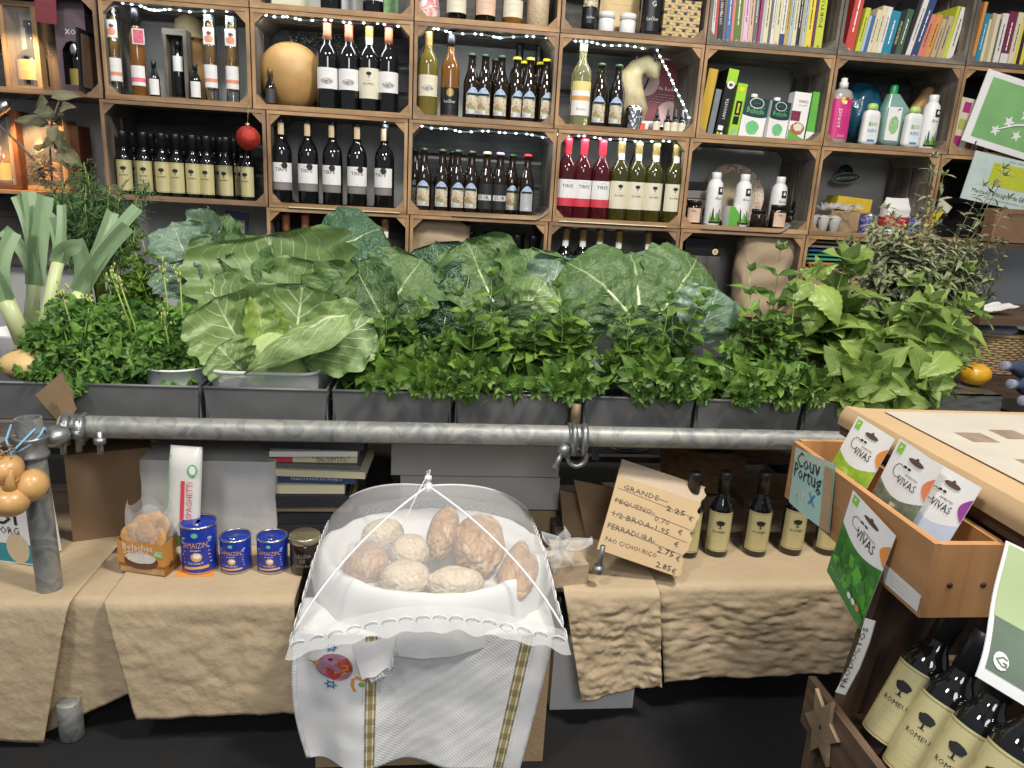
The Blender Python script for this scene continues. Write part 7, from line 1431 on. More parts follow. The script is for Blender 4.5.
def onc(s, uc, vc, w, h=None, mi=0, sl=0.0): l.text(s, w=w, h=h, mi=mi, fn=lambda x, y: cardp(uc+x/W_, vc+y/H_+sl*x, .0012))
for s, uc, vc, w, m in (('GRANDE\u2014', .36, .70, .105, 0), ('2.25', .74, .63, .045, 1), ('\u20ac', .93, .60, .010, 0), ('PEQUENO-', .28, .53, .095, 0), ('0.70', .62, .48, .036, 0), ('\u20ac', .86, .43, .010, 0), ('1/2 BROA-1.95', .40, .39, .135, 0), ('\u20ac', .86, .30, .010, 0), ('FERRADURA-', .33, .26, .115, 0), ('2.75', .77, .19, .040, 1), ('\u20ac', .93, .17, .010, 0), ('PAO C/CHOURIÇO', .37, .12, .125, 0), ('2.85', .80, .05, .036, 1), ('\u20ac', .93, .04, .010, 0)): onc(s, uc, vc, w, .013 if len(s) > 1 else None, m, -.12*0)
for k in range(4): l.grid(lambda u, v, k=k: cardp(.03+.94*u, .665-.135*k-.05*u+.004*v, .0010), 10, 1, 0)
l.build('handwriting', [mat('pencil_grey', (.10, .08, .06), .8), INK], t)
l = MB(); l.grid(lambda u, v: cardp(.02+.96*u, .80+.19*v, .0016+.0010*sin(60*u+9*v)), 40, 8); l.build('clear_tape', sheer('clear_tape', (.8, .8, .78), .14), t)
b = MB(); p = at(602, 560, 1.47); b.tube([at(598, 573, 1.47), at(603, 546, 1.46)], .006, 10); b.tube([at(598, 572, 1.465), at(599, 566, 1.463)], .013, 6); tag(b.build('bolt', CLAMPM), 'threaded steel bolt sticking out through the crumpled paper', 'bolt')
# clear gift bow and small kraft box
t = thing('gift_bow', 'clear plastic bow tied on the small brown box right of the bread', 'bow', at(560, 543, 1.50)); b = MB()
for k, (a, L) in enumerate(((2.5, .06), (.35, .07), (1.5, .045), (3.6, .05), (5.3, .05), (4.4, .06))):
    d = V((cos(a), -.3, sin(a))); s = V((-sin(a), .2, cos(a))); b.grid(lambda u, v: d*(L*v)+s*((u-.5)*.035*sin(pi*min(1, v*.9+.1)))+V((0, -.015*sin(pi*v)-.02*sin(pi*u), .006*sin(9*u+k))), 8, 10)
b.build('bow_film', sheer('bow_film', (.85, .87, .88), .22), t)
q = [at(553, 566, 1.50), at(592, 563, 1.47), at(594, 580, 1.45), at(556, 592, 1.46)]; p = at(572, 588, 1.46); t = thing('kraft_box', 'small brown kraft box tilted between bread cover and crumpled paper', 'box', (p.x, 1.47, ZB+.012), R(12)); b = MB(); b.box(-.045, .04, 0, .08, 0, .05); b.build('box_body', KRAFT, t)
# white box and black bottle on the floor
plainbox('white_box', 'white cardboard box on the floor below the crumpled paper', 549, 640, 640, 716, 1.475, .24, [mat('floor_white_box', (.62, .62, .60), .6, var=.04), GREYL], z0=0.0)
p = at(566, 640, 1.40); t = thing('black_bottle', 'black plastic bottle lying on the white floor box beside the bread stand', 'bottle', (p.x, 1.50, at(566, 640, 1.475).z+.004)); b = MB(); b.lathe([(.022, 0), (.024, .003), (.024, .07), (.012, .085), (.012, .10)], 18); b.build('bottle_body', BLKCAP, t)
# ---------------------------------------------------------------- bread stand
XL, XR, Y0, Y1, ZT = -.215, .265, 1.315, 1.73, .325
t = thing('cardboard_box', 'brown cardboard box on the floor under the white bread towel', 'box', ((XL+XR)/2, Y0, 0)); w = (XR-XL)/2
b = MB(); b.box(-w, w, 0, Y1-Y0, 0, ZT-.003); b.build('box_body', CARD, t)
b = MB(); b.box(-w, w, -.002, .0, ZT-.05, ZT-.045); b.build('flap_edge', KRAFT, t)
t = thing('bread_tray', 'brown wicker tray under the white bread cloth', 'basket', (.02, 1.505, ZT+.002)); basket(t, .205, .165, .042, WICK, 7, 60, 1.06)
LINEN = mat('white_linen', (.66, .655, .64), .85, var=.03, bump=.06, bscale=300, sheen=.2)
DAMASK = mat('white_damask', (.67, .665, .645), .8, var=.05, scale=40, bump=.14, bscale=170, sheen=.2, stretch=(1, 1, 2.2))
# inner cloth lining the tray, spilling over the rim
t = thing('bread_cloth', 'white cloth lining the bread tray with folds over its front rim', 'cloth', (.02, 1.505, ZT))
b = MB()
def liner(u, v):
    a = 2*pi*u; c, s = cos(a), sin(a); wob = noise.noise(V((c*2.2, s*2.2, 1)))*.5; wv = noise.noise(V((c*5, s*5, 3)))
    if v < .55: r = v/.55; rr = .19*r; z = .045+.026*r**3; return V((c*rr*1.12, s*rr*.92, z+.004*wv*r))
    k = (v-.55)/.45; rr = .19+.050*sin(k*pi*.55)*(1+.2*wob)+.012*wv*k; front = max(0, -s); z = .071+.022*sin(pi*min(1, k*1.5))*(1+.4*wv)-k*k*(.045+.060*front*(1+.6*wob))
    return V((c*rr*1.12, s*rr*.92-.01*front*k, z))
b.grid(liner, 110, 40); b.build('cloth', LINEN, t)
# towel over the front
t = thing('towel', 'white embroidered towel with gold stripes hanging in front of the bread', 'towel', (0, 0, 0))
TLt, TRt, TLb, TRb = -.248, .268, -.222, .205
def tw(u, v, off=0.0):
    """u across, v: 0 on the box top, .22 at its edge, 1 at the hem"""
    if v < .22: s = v/.22; x = TLt+(TRt-TLt)*u; return V((x, Y0+.10*(1-s), ZT+.008+.006*(1-s)+off+.003*sin(18*u)))
    s = (v-.22)/.78; x = (TLt+(TRt-TLt)*u)*(1-s)+(TLb+(TRb-TLb)*u)*s; zb = .045-.035*u+.012*sin(pi*u)-.02*abs(u-.18)*0; z = ZT+.008+(zb-ZT)*s
    dep = .028*sin(u*5.2*pi+.6)*s**.7*.35+.010*sin(u*11+2*s)*s+.05*max(0, .16-u)*s*3-.06*max(0, .1-u)*(1-s)
    edge = .03*exp(-((u-.0)/.06)**2)*(.4-s)
    return V((x-.02*exp(-(u/.12)**2)*sin(pi*s*.9), Y0-.016-.035*s+dep*1.0-off+edge+.0025*noise.noise(V((u*9, s*7, 2))), z))
b = MB(); b.grid(lambda u, v: tw(u, v), 90, 70)
o = b.build('towel_cloth', DAMASK, t); so = o.modifiers.new('thickness', 'SOLIDIFY'); so.thickness = .0015; so.offset = 0
OLDG, _nt, _b = nodes_of('old_gold_stripe'); _b.inputs['Roughness'].default_value = .5
_tc = _nt.nodes.new('ShaderNodeTexCoord'); _sp = _nt.nodes.new('ShaderNodeSeparateXYZ'); link(_nt, _tc, 'UV', _sp, 0); _r = ramp(_nt, [(0, (.30, .24, .10)), (.16, (.66, .62, .50)), (.28, (.36, .29, .12)), (.72, (.66, .62, .50)), (.84, (.30, .24, .10))]); _r.color_ramp.interpolation = 'CONSTANT'; link(_nt, _sp, 0, _r, 0)
_w = _nt.nodes.new('ShaderNodeTexWave'); _w.inputs['Scale'].default_value = 3.0; _w.bands_direction = 'Y'; link(_nt, _tc, 'UV', _w, 0); _r2 = ramp(_nt, [(.3, (.62,)*3), (.5, (1, 1, 1))]); link(_nt, _w, 0, _r2, 0)
_mx = _nt.nodes.new('ShaderNodeMix'); _mx.data_type = 'RGBA'; _mx.blend_type = 'MULTIPLY'; _mx.inputs[0].default_value = 1; _nt.links.new(_r.outputs[0], _mx.inputs[6]); _nt.links.new(_r2.outputs[0], _mx.inputs[7]); _nt.links.new(_mx.outputs[2], _b.inputs['Base Color'])
_nt = DAMASK.node_tree; _b = _nt.nodes['Principled BSDF']; _tc = _nt.nodes.new('ShaderNodeTexCoord'); _v = [_nt.nodes.new('ShaderNodeTexWave') for _ in (0, 1)]; _mp = [_nt.nodes.new('ShaderNodeMapping') for _ in (0, 1)]
for _k in (0, 1): _mp[_k].inputs['Rotation'].default_value = (0, 0, .8*(1-2*_k)); link(_nt, _tc, 'UV', _mp[_k], 0); link(_nt, _mp[_k], 0, _v[_k], 0); _v[_k].inputs['Scale'].default_value = (24, 6)[_k]; _v[_k].inputs['Distortion'].default_value = .4
_ad = _nt.nodes.new('ShaderNodeMath'); _ad.operation = 'MULTIPLY'; link(_nt, _v[0], 1, _ad, 0); link(_nt, _v[1], 1, _ad, 1); _bp = _nt.nodes.new('ShaderNodeBump'); _bp.inputs['Strength'].default_value = .22; _bp.inputs['Distance'].default_value = .003; link(_nt, _ad, 0, _bp, 'Height'); link(_nt, _bp, 0, _b, 'Normal'); PLAIN = LINEN
for u0, u1 in ((.265, .310), (.872, .917)): b = MB(); b.grid(lambda u, v: tw(u0+(u1-u0)*u, .24+.76*v, .0022), 3, 60); b.build('gold_stripe', OLDG, o)
for u0, u1 in ((.02, .255), (.93, .99)): b = MB(); b.grid(lambda u, v: tw(u0+(u1-u0)*u, .23+.765*v, .0019), 12, 60); b.build('plain_border', PLAIN, o)
EM = [mat('embroidery_red', (.45, .05, .03), .8, var=.4, scale=120), mat('embroidery_mauve', (.35, .16, .22), .8, var=.25, scale=120), mat('embroidery_blue', (.05, .17, .33), .8, var=.3, scale=150), mat('embroidery_green', (.16, .30, .08), .8, var=.3), mat('embroidery_orange', (.62, .26, .04), .8, var=.2), INK, WHITE]
b = MB(); eu, ev = .150, .42
def emb(pts, mi, off): b.add([tw(eu+x*1.35, ev-y*1.3, off) for x, y in pts], [tuple(range(len(pts)))], mi)
def rot(pts, a): return [(x*cos(a)-y*sin(a)*.75, x*sin(a)*1.1+y*cos(a)) for x, y in pts]
for k in range(14): a = k*.45; emb(rot([(-.002, 0), (.002, 0), (.004, .045), (.001, .047)], a) if k % 2 else rot([(-.002, 0), (.002, 0), (.003, .030)], a), 3, .0026)
emb(rot(ellipse(.050, .062, 24), .45), 1, .0030); emb(rot([(-.02, -.058), (.045, -.03), (.046, .028), (-.012, .020), (-.034, -.02)], .35), 0, .0034); emb(rot([(-.01, -.03), (.034, -.022), (.040, .0), (-.0, .004)], .35), 4, .0037); emb(rot([(.0, -.045), (.03, -.035), (.02, -.025)], .35), 4, .0037)
emb(ellipse(.024, .026, 18, 0, -.012, .034), 1, .0036); emb([(-.03+.006*k, .002-.004*k) for k in range(9)]+[(.02-.006*k, -.018+.004*k+.012) for k in range(9)], 1, .0039); emb(ellipse(.006, .005, 12, 0, -.012, .036), 5, .0042)
for cx, cz in ((-.010, .088), (-.012, -.082)):
    emb([(cx+(.020 if k % 2 == 0 else .010)*cos(k*pi/6), cz+(.021 if k % 2 == 0 else .010)*sin(k*pi/6)) for k in range(12)], 2, .0036); emb(ellipse(.006, .006, 10, 0, cx, cz), 6, .0040); emb(ellipse(.003, .003, 8, 0, cx, cz), 5, .0044)
emb([(.045, -.045), (.055, -.04), (.052, -.075), (.060, -.095), (.050, -.10), (.042, -.07)], 4, .0034); emb([(.058, -.03), (.085, -.045), (.082, -.055), (.055, -.042)], 4, .0034); emb(ellipse(.010, .010, 10, .1, .075, -.066), 3, .0036); emb([(-.06, .02), (-.045, .03), (-.04, .015), (-.05, .0)], 4, .0034); emb([(-.075, .03), (-.05, .022), (-.052, .014)], 3, .0034)
b.build('embroidery', EM, o)
# folded fringed napkin
t = thing('napkin', 'small fringed white napkin folded over the tray edge above the embroidery', 'cloth', (0, 0, 0))
na = [at(352, 646, 1.275), at(397, 634, 1.28), at(388, 668, 1.262), at(362, 680, 1.258)]
b = MB(); b.grid(lambda u, v: na[3].lerp(na[2], u).lerp(na[0].lerp(na[1], u), v)+V((0, -.006*sin(pi*u)*(1-v), .002*sin(9*u))), 14, 10); b.build('cloth', LINEN, t)
b = MB(); 
for k in range(34): q = na[3].lerp(na[2], .25+.75*k/33) if k < 24 else na[2].lerp(na[1], (k-23)/16); b.tube([q, q+V((.004+.002*sin(k), -.003, -.007)), q+V((.007+.003*sin(2*k), -.002, -.012-.002*cos(k)))], .0011, 4)
b.build('fringe', LINEN, t)
# loaves
BRC = artmat('floury_crust', [(.44, .32, .20), (.58, .48, .35), (.50, .38, .25), (.62, .53, .41), (.40, .27, .15)], 20); BRD = artmat('baked_crust', [(.20, .09, .03), (.42, .24, .10), (.30, .15, .055), (.54, .37, .20), (.26, .12, .045)], 16)
def loaf(px, py, z, rx, ry, rz_, rot, m, label, seed, tilt=0.25, wr=.05, kind=None):
    p = atz(px, py, z); t = thing('bread_loaf', label, 'bread', p, 0, 'breads under the net cover'); t.rotation_euler = (tilt, 0, rot); b = MB(); o3 = V((seed*2.3, seed, 0))
    def fn(d):
        n1 = abs(noise.noise(d*3.2+o3)); n2 = abs(noise.noise(d*6.5+o3*1.3)); n3 = noise.noise(d*2.3+o3*1.7+V((n1, n2, 0))*1.5); return 1+.07*noise.noise(d*1.6+o3)-wr*1.5*exp(-(n1/.05)**2)-wr*.9*exp(-(n2/.045)**2)-wr*exp(-(n3/.04)**2)
    b.ball((0, 0, 0), rx, ry, rz_, 0, 72, 48, fn); b.build('crust', m, t); return t
loaf(383, 536, .425, .050, .043, .036, .5, BRC, 'pale loaf at the upper left under the net', 1)
loaf(409, 552, .43, .043, .043, .036, 0, BRC, 'round floury loaf left of the middle under the net', 2)
loaf(405, 579, .415, .052, .042, .036, .2, BRC, 'floury loaf at the front left under the net', 3, .3)
loaf(443, 533, .445, .034, .072, .036, -.25, BRD, 'narrow upright brown loaf left of the largest loaf', 4, .45, .07)
loaf(479, 545, .432, .058, .082, .040, -.1, BRD, 'largest wrinkled brown loaf in the middle right', 5, .42, .08)
loaf(455, 583, .412, .060, .036, .032, 0, BRC, 'long floury loaf at the front centre under the net', 6, .2)
loaf(366, 564, .415, .046, .050, .036, -.5, BRD, 'loaf in a clear bag at the left under the net', 7, .4, .06)
loaf(514, 568, .41, .028, .075, .030, -.42, BRD, 'golden long wedge of bread right of the largest loaf', 8, .35, .03)
loaf(525, 577, .40, .025, .060, .026, -.40, BRD, 'golden long wedge of bread at the far right under the net', 9, .32, .03)
p = atz(370, 563, .42); b = MB(); b.ball(p, .058, .062, .052, 0, 24, 16, lambda d: 1+.16*noise.noise(d*4)); tag(b.build('clear_bag', sheer('bread_bag', (.85, .86, .86), .10)), 'clear plastic bag around the loaf at the left of the bread tray', 'bag')
# food cover
FL, FR_ = at(293, 634, 1.245), at(564, 630, 1.245); BL, BR = V((FL.x+.01, 1.735, FL.z+.02)), V((FR_.x-.01, 1.735, FR_.z+.02)); AP = at(428, 486, 1.505)
t = thing('food_cover', 'white net food cover with lace edge standing over the breads', 'food cover', AP); cs = [FL, FR_, BR, BL]
def rib(i, s):
    c = cs[i % 4]; h = .55*s+.45*sin(s*pi/2); v = .5*s+.5*(1-cos(s*pi/2))
    return V((AP.x+(c.x-AP.x)*h, AP.y+(c.y-AP.y)*h, AP.z-(AP.z-c.z)*v))-AP
NET = sheer('white_net', (.85, .86, .86), .15); RIBM = mat('white_rib', (.80, .80, .80), .5, var=.02)
def gore(i, u, v): a, c = rib(i, v), rib(i+1, v); p = a.lerp(c, u); m = V((0, 0, 0)); out = (a+c)*.5; return p*(1-.055*sin(pi*u)*v)+V((0, 0, .038*sin(pi*u)*v*v-.006*sin(pi*u)*sin(pi*v)))
for i in range(4):
    b = MB(); b.grid(lambda u, v: gore(i, u, v), 20, 22); b.build('net_panel', NET, t)
    b = MB(); b.tube([rib(i, k/16) for k in range(17)], .0024, 6); b.build('rib', RIBM, t)
    b = MB(); b.grid(lambda u, v: gore(i, u, 1)+V((0, 0, -.022*v*(1+.15*sin(60*u))))+(gore(i, u, 1)-gore(i, u, .97)).normalized()*(.030*v*(1+.1*sin(40*u))), 60, 5)
    le = b.build('lace_edge', sheer('lace', (.86, .86, .84), .5), t)
    b = MB()
    for k in range(16):
        e = lambda u: gore(i, min(1, u), 1)+(gore(i, min(1, u), 1)-gore(i, min(1, u), .97)).normalized()*.016+V((0, 0, -.011)); u0 = k/16; n_ = 8
        for q in range(1): b.tube([e(u0+.03)+V((0, .0, .009*sin(2*pi*m/n_)))+(e(u0+.04)-e(u0+.02)).normalized()*.013*cos(2*pi*m/n_) for m in range(n_+1)], .0011, 4)
    b.build('lace_loops', RIBM, le)
b = MB(); b.lathe([(.009, -.012), (.010, -.004), (.010, .004), (.006, .008), (.006, .014), (.008, .016), (.008, .022), (.003, .026)], 16); b.build('knob', WPLAST, t)
b = MB(); b.tube([(0, 0, .02), (-.004, .0, .034), (.003, 0, .038), (.002, 0, .022)], .0014, 5); b.tube([(0, 0, .03), (-.02, -.03, .0), (-.05, -.09, -.05)], .0012, 4); b.build('pull_string', RIBM, t)

# ---------------------------------------------------------------- right-hand stand with seed box
SX0, SX1, SY0, SY1, SZ0, SZ1 = .685, .792, .845, 1.257, .650, .763
t = thing('seed_box', 'varnished pine drawer box holding the upright seed packets', 'box', (SX0, SY0, SZ0)); w, d, h, th = SX1-SX0, SY1-SY0, SZ1-SZ0, .011
b = MB(); b.box(0, th, 0, d, 0, h); b.build('front_board', SEEDPINE, t)
b = MB(); b.box(th, w, 0, th, 0, h-.001); eb = b.build('end_board', SEEDPINE, t)
for x in (.035, .085): 
    k = MB(); k.lathe([(.0045, 0), (.0045, .0008)], 12, M=T(x, -.0002, h*.45) @ RX(pi/2)); k.build('screw_hole', mat('dark_hole', (.05, .025, .015), .8), eb)
b = MB(); b.box(th, w, d-th, d, 0, h+.004); b.build('end_board', SEEDPINE, t)
b = MB(); b.box(w-th, w, th, d-th, 0, h); b.build('back_board', SEEDPINE, t)
b = MB(); b.box(th, w-th, th, d-th, 0, .006); b.build('bottom_board', SEEDPINE, t)
# stand crate beneath and behind
STANDW = wood('red_brown_stand_wood', (.055, .028, .016), (.19, .10, .055), grain=(2, 30, 1), stain=.35)
t = thing('display_stand', 'dark brown wooden crate stand under the seed box and carton', 'stand', (.80, .60, 0)); 
b = MB(); b.box(0, .435, .02, .70, .765, .782); b.build('top_board', STANDW, t)
b = MB(); b.box(.03, .042, .262, .66, .655, .765); b.build('upper_side', BROWNWOOD, t); b = MB(); b.box(.15, .42, .645, .66, .30, .765); b.build('far_side', BROWNWOOD, t)
b = MB(); b.box(.042, .40, .24, .258, .655, .765); b.build('upper_end', BROWNWOOD, t)
for x, y in ((.38, .24), (.38, .60), (.16, .60)): b = MB(); b.box(x, x+.04, y, y+.04, 0, .765); b.build('leg', BROWNWOOD, t)
b = MB(); b.box(.42, .435, .20, .66, .10, .765); b.build('rear_board', STANDW, t)
def rd(px, py, dep): return V((0, 0, CAMZ))+ray(px, py)*dep
# bottles leaning back on the sloping shelf
ax = None
B1 = atx(873, 742, .640); 
def leanb(px, py, X, label, Yoff=0, scale=1.0):
    p = atx(px, py, X); o = spawn('oil', OIL, p, label, 'oil bottle', 'oil bottles leaning in the stand', rz=0); o.rotation_euler = Euler((R(4), R(24), R(-58)), 'XYZ')
    M = RX(R(-5)) @ RY(R(23)) @ RZ(R(-62)); o.rotation_euler = M.to_euler(); o.scale = (scale, scale, scale*1.03); return o, p
LB = ['leaning oil bottle farthest back in the stand, its neck under the seed box', 'second leaning oil bottle in the stand with its black cap clear of the seed box', 'third leaning oil bottle in the stand, cut by the bottom edge', 'fourth leaning oil bottle in the stand, at the bottom right corner']
for k, (px, py) in enumerate(((877, 748), (898, 783), (926, 815), (960, 845))):
    leanb(px, py, .690, LB[k], 0, 1.19)[0].scale[2] = 1.14
t = thing('bottle_rack', 'dark wooden rack with star-decorated lip holding the leaning oil bottles', 'rack', (.625, .50, 0)); D_ = .475
b = MB(); M = T(.022, 0, .425) @ RY(R(24)); b.box(0, .15, 0, D_, -.013, -.001, M=M); b.build('rack_floor', STANDW, t)
b = MB(); b.box(0, .013, 0, D_+.005, .37, .456); b.build('lip_board', BROWNWOOD, t)
b = MB(); M = T(.052, 0, .37) @ RY(R(7)); b.box(0, .030, D_-.012, D_+.012, 0, .270, M=M); b.build('edge_post', BROWNWOOD, t)
b = MB(); M = T(.084, 0, .33) @ RY(R(7)); b.box(0, .10, D_-.004, D_+.010, 0, .305, M=M); b.build('end_board', STANDW, t)
b = MB(); b.box(.0, .025, .03, .06, 0, .37); b.build('front_leg', BROWNWOOD, t); b = MB(); b.box(.0, .025, D_-.05, D_-.02, 0, .37); b.build('front_leg', BROWNWOOD, t)
sc = atx(824, 727, .6245)-V(t.location); pts = []
for k in range(12): a = pi*k/6+.2; r = .056 if k % 2 == 0 else .030; pts.append((r*.85*cos(a), r*1.1*sin(a)))
b = MB(); b.prism(pts, 0, .006, 0, M=T(sc.x, sc.y, sc.z) @ RZ(R(-90)))
for q in range(len(b.v)): b.v[q] = (b.v[q][0]-.0062, b.v[q][1], b.v[q][2])
b.lathe([(.0035, 0), (.0035, .001)], 10, 1, M=T(sc.x-.0062, sc.y, sc.z) @ RY(-pi/2))
b.build('wooden_star', [wood('pale_star_wood', (.22, .145, .085), (.46, .33, .20), grain=(2, 30, 1)), INK], t)
# carton with papers on top
t = thing('carton', 'pale brown cardboard carton on the stand behind the seed box', 'carton', (.80, .58, .783)); CT = mat('pale_cardboard', (.46, .315, .17), .6, var=.05)
b = MB(); b.box(.004, .46, 0, .715, 0, .034); b.build('carton_body', CT, t)
b = MB(); b.grid(lambda u, v: ((-.012*sin(pi*.5*min(1, (1-v)*1.4)) if v < .9 else 0)+.002, .715*u, .004+.036*v), 20, 6); b.build('folded_flap', CT, t)
b = MB(); b.grid(lambda u, v: (.002+.458*u, .717*v, .0355+.0045*exp(-(u/.05)**2)), 16, 12); b.build('top_flap', CT, t)
t = thing('printed_sheet', 'large printed sheet lying on the cardboard carton', 'paper', (.80, .58, .8205)); b = MB(); b.box(.065, .46, .30, .69, 0, .0012)
for k, (x, y, ww, hh) in enumerate(((.13, .36, .055, .08), (.21, .37, .05, .07), (.28, .38, .06, .09), (.12, .52, .05, .05), (.20, .54, .05, .05), (.30, .54, .06, .06), (.36, .36, .05, .08))): b.add([(x, y, .0015), (x+ww, y, .0015), (x+ww, y+hh, .0015), (x, y+hh, .0015)], [(0, 1, 2, 3)], 1)
for k in range(10): b.text(LINE, w=.05, M=T(.10+.06*(k % 5), .24+.05*(k//5), .0016) @ RX(-pi/2), mi=2)
b.build('sheet', [mat('newsprint', (.45, .41, .34), .6, var=.10, scale=8), mat('brown_photo_print', (.25, .18, .13), .5, var=.3, scale=30), GREYL], t)
# seed packets
def packet(name, label, q, art, corner, group='seed packets', stamp=None):
    """q: top-left, top-right, bottom-right, bottom-left in space"""
    c = sum(q, V())/4; t = thing('seed_packet', label, 'seed packet', c, 0, group); q = [p-c for p in q]; n = (q[1]-q[0]).cross(q[3]-q[0]).normalized()
    if n.dot(V((0, 0, CAMZ))-c) < 0: n = -n
    def S(u, v, off=0.0): return q[3].lerp(q[2], u).lerp(q[0].lerp(q[1], u), v)+n*(off+.0025*sin(pi*u)*sin(pi*v))
    b = MB(); b.grid(lambda u, v: S(u, v), 10, 14, 0); b.grid(lambda u, v: S(1-u, v, -.003*sin(pi*u)*sin(pi*v)-.0004), 10, 14, 0)
    b.grid(lambda u, v: S(u, v*(.62-.10*sin(pi*u*.9+.2)+.02), .0006), 16, 10, 1)
    W_ = (q[1]-q[0]).length; H_ = (q[0]-q[3]).length
    def flat(pts, mi, off): b.add([S(x, y, off) for x, y in pts], [tuple(range(len(pts)))], mi)
    flat([(.06, .89), (.20, .89), (.20, .98), (.06, .98)], 2, .0008); flat([(.10, .92), (.16, .95), (.12, .96)], 4, .0012)
    flat(ellipse(.17, .024, 16, 0, .55, .90), 3, .0012); flat(ellipse(.035, .018, 10, 0, .55, .925), 3, .0013)
    flat([(1, .66+.22*k/10) for k in range(11)]+[(1-.15*sin(pi*k/10), .88-.22*k/10) for k in range(11)], 5, .0010)
    b.text('VIVAS', w=W_*.42, mi=6, fn=lambda x, y: S(.56+x/W_, .70+y/H_, .0010)); b.text('SEMENTES', w=W_*.28, h=H_*.018, mi=6, fn=lambda x, y: S(.60+x/W_, .765+y/H_, .0010))
    for a in range(10): aa = .9+a*.5; flat([(.30+.10*cos(aa), .76+.055*sin(aa)), (.30+.115*cos(aa), .76+.063*sin(aa)), (.30+.115*cos(aa+.42), .76+.063*sin(aa+.42)), (.30+.10*cos(aa+.42), .76+.055*sin(aa+.42))], 6, .0010)
    for k in range(2): x, y = .40+.09*k, .82; flat(ellipse(.04, .012, 8, 0, x, y), 6, .0010)
    rnd = random.Random(len(label)); k6 = 7
    for k in range(46 if art[1] else 0):
        u, v = rnd.random()*.9+.05, rnd.random()*.44+.03; L = rnd.uniform(*art[3]); a = rnd.uniform(-.6, .6)+(pi/2 if art[4] else rnd.uniform(0, 6)); du, dv = cos(a), sin(a)*W_/H_; wv = L*art[5]
        pts = [(u, v), (u+du*L*.5-dv*wv, v+dv*L*.5+du*wv*W_/H_), (u+du*L, v+dv*L), (u+du*L*.5+dv*wv, v+dv*L*.5-du*wv*W_/H_)]
        pts = [(min(.99, max(.01, x)), min(.50, max(.01, y))) for x, y in pts]; flat(pts, 7+k % len(art[1]), .0009+.00002*k)
    if stamp: stamp(flat, b, S, W_, H_)
    b.build('packet_paper', [WHITE, art[0], mat('organic_green', (.25, .55, .04), .5), mat('slot_shadow', (.10, .05, .04), .8), WHITE, corner, INK]+art[1], t)
def pm(n, c, v=.15): return mat('packet_'+n, c, .45, var=v, scale=60)
LET = (pm('lettuce', (.30, .46, .04), .3), [pm('lettuce_light', (.50, .64, .14)), pm('lettuce_mid', (.38, .56, .07)), pm('lettuce_dark', (.20, .36, .02))], 0, (.12, .30), False, .42)
CHI = (pm('chicory', (.16, .18, .12), .5), [pm('chicory_pale', (.40, .44, .30)), pm('chicory_grey', (.24, .27, .20)), pm('chicory_dark', (.07, .09, .05)), pm('chicory_rib', (.50, .50, .32))], 0, (.15, .40), False, .2)
CAR = (pm('sky', (.52, .60, .72), .05), [], 0, (0, 0), False, 0)
PAR = (pm('parsley', (.03, .18, .015), .5), [pm('parsley_light', (.10, .42, .03)), pm('parsley_mid', (.06, .32, .02)), pm('parsley_dark', (.02, .12, .01)), pm('parsley_bright', (.16, .52, .06))], 0, (.10, .24), False, .48)
def pk(x0, tl, tr, bot_x, bot_z):
    a, c = atx(tl[0], tl[1], x0), atx(tr[0], tr[1], x0); da = V((bot_x-x0, 0, bot_z-a.z)); dc = V((bot_x-x0, 0, bot_z-c.z)); return [a, c, c+dc, a+da]
q1 = pk(.762, (858, 416), (895, 439), .703, .672); q2 = pk(.752, (900, 438), (943, 467), .700, .668); q3 = pk(.772, (935, 461), (982, 488), .712, .666)
for q in (q1, q2, q3): print('PK', [tuple(round(c, 3) for c in p) for p in q])
packet('a', 'seed packet with bright lettuce picture at the far end of the seed box', q1, LET, ORANGE)
packet('b', 'seed packet with grey-green chicory picture in the middle of the seed box', q2, CHI, mat('coral_corner', (.72, .22, .10), .5))
def carrots(flat, b, S, W_, H_):
    flat([(0, 0), (.45, 0), (.42, .22), (.30, .40), (.12, .46), (0, .40)], 7, .0010)
    for k, (x, y, r) in enumerate(((.22, .40, .12), (.36, .34, .11), (.28, .26, .12), (.42, .24, .10), (.38, .14, .11), (.47, .16, .08))): flat(ellipse(r, .055, 14, .05, x, y), 8+k % 2, .0014+.0002*k)
CAR = (CAR[0], [], 0, (0, 0), False, 0)
_o = CAR
packet('c', 'seed packet with orange carrots and purple corner nearest the camera in the seed box', q3, (CAR[0], [pm('soil', (.06, .035, .02), .4), pm('carrot', (.60, .20, .02)), pm('carrot_light', (.70, .30, .05))], 0, (.0, .01), False, .1), mat('purple_corner', (.30, .05, .30), .5), stamp=carrots)
q4 = [atx(853, 490, .679), atx(896, 536, .679), atx(860, 629, .655), atx(828, 571, .655)]
def pst(flat, b, S, W_, H_):
    flat([(0, 0), (1, 0), (1, .10), (0, .20)], 7+3, .0024)
    for k in range(3): flat(ellipse(.05, .028, 12, 0, .62+.11*k, .12), 0 if k != 2 else 5, .0030)
    b.text(LINE2, w=W_*.3, mi=0, fn=lambda x, y: S(.22+x/W_, .10+y/H_, .0030))
packet('d', 'seed packet with parsley picture hanging on the outside of the seed box', q4, (PAR[0], PAR[1][:3]+[pm('packet_foot_green', (.05, .20, .04))], 0, (.10, .24), False, .48), ORANGE, stamp=pst)
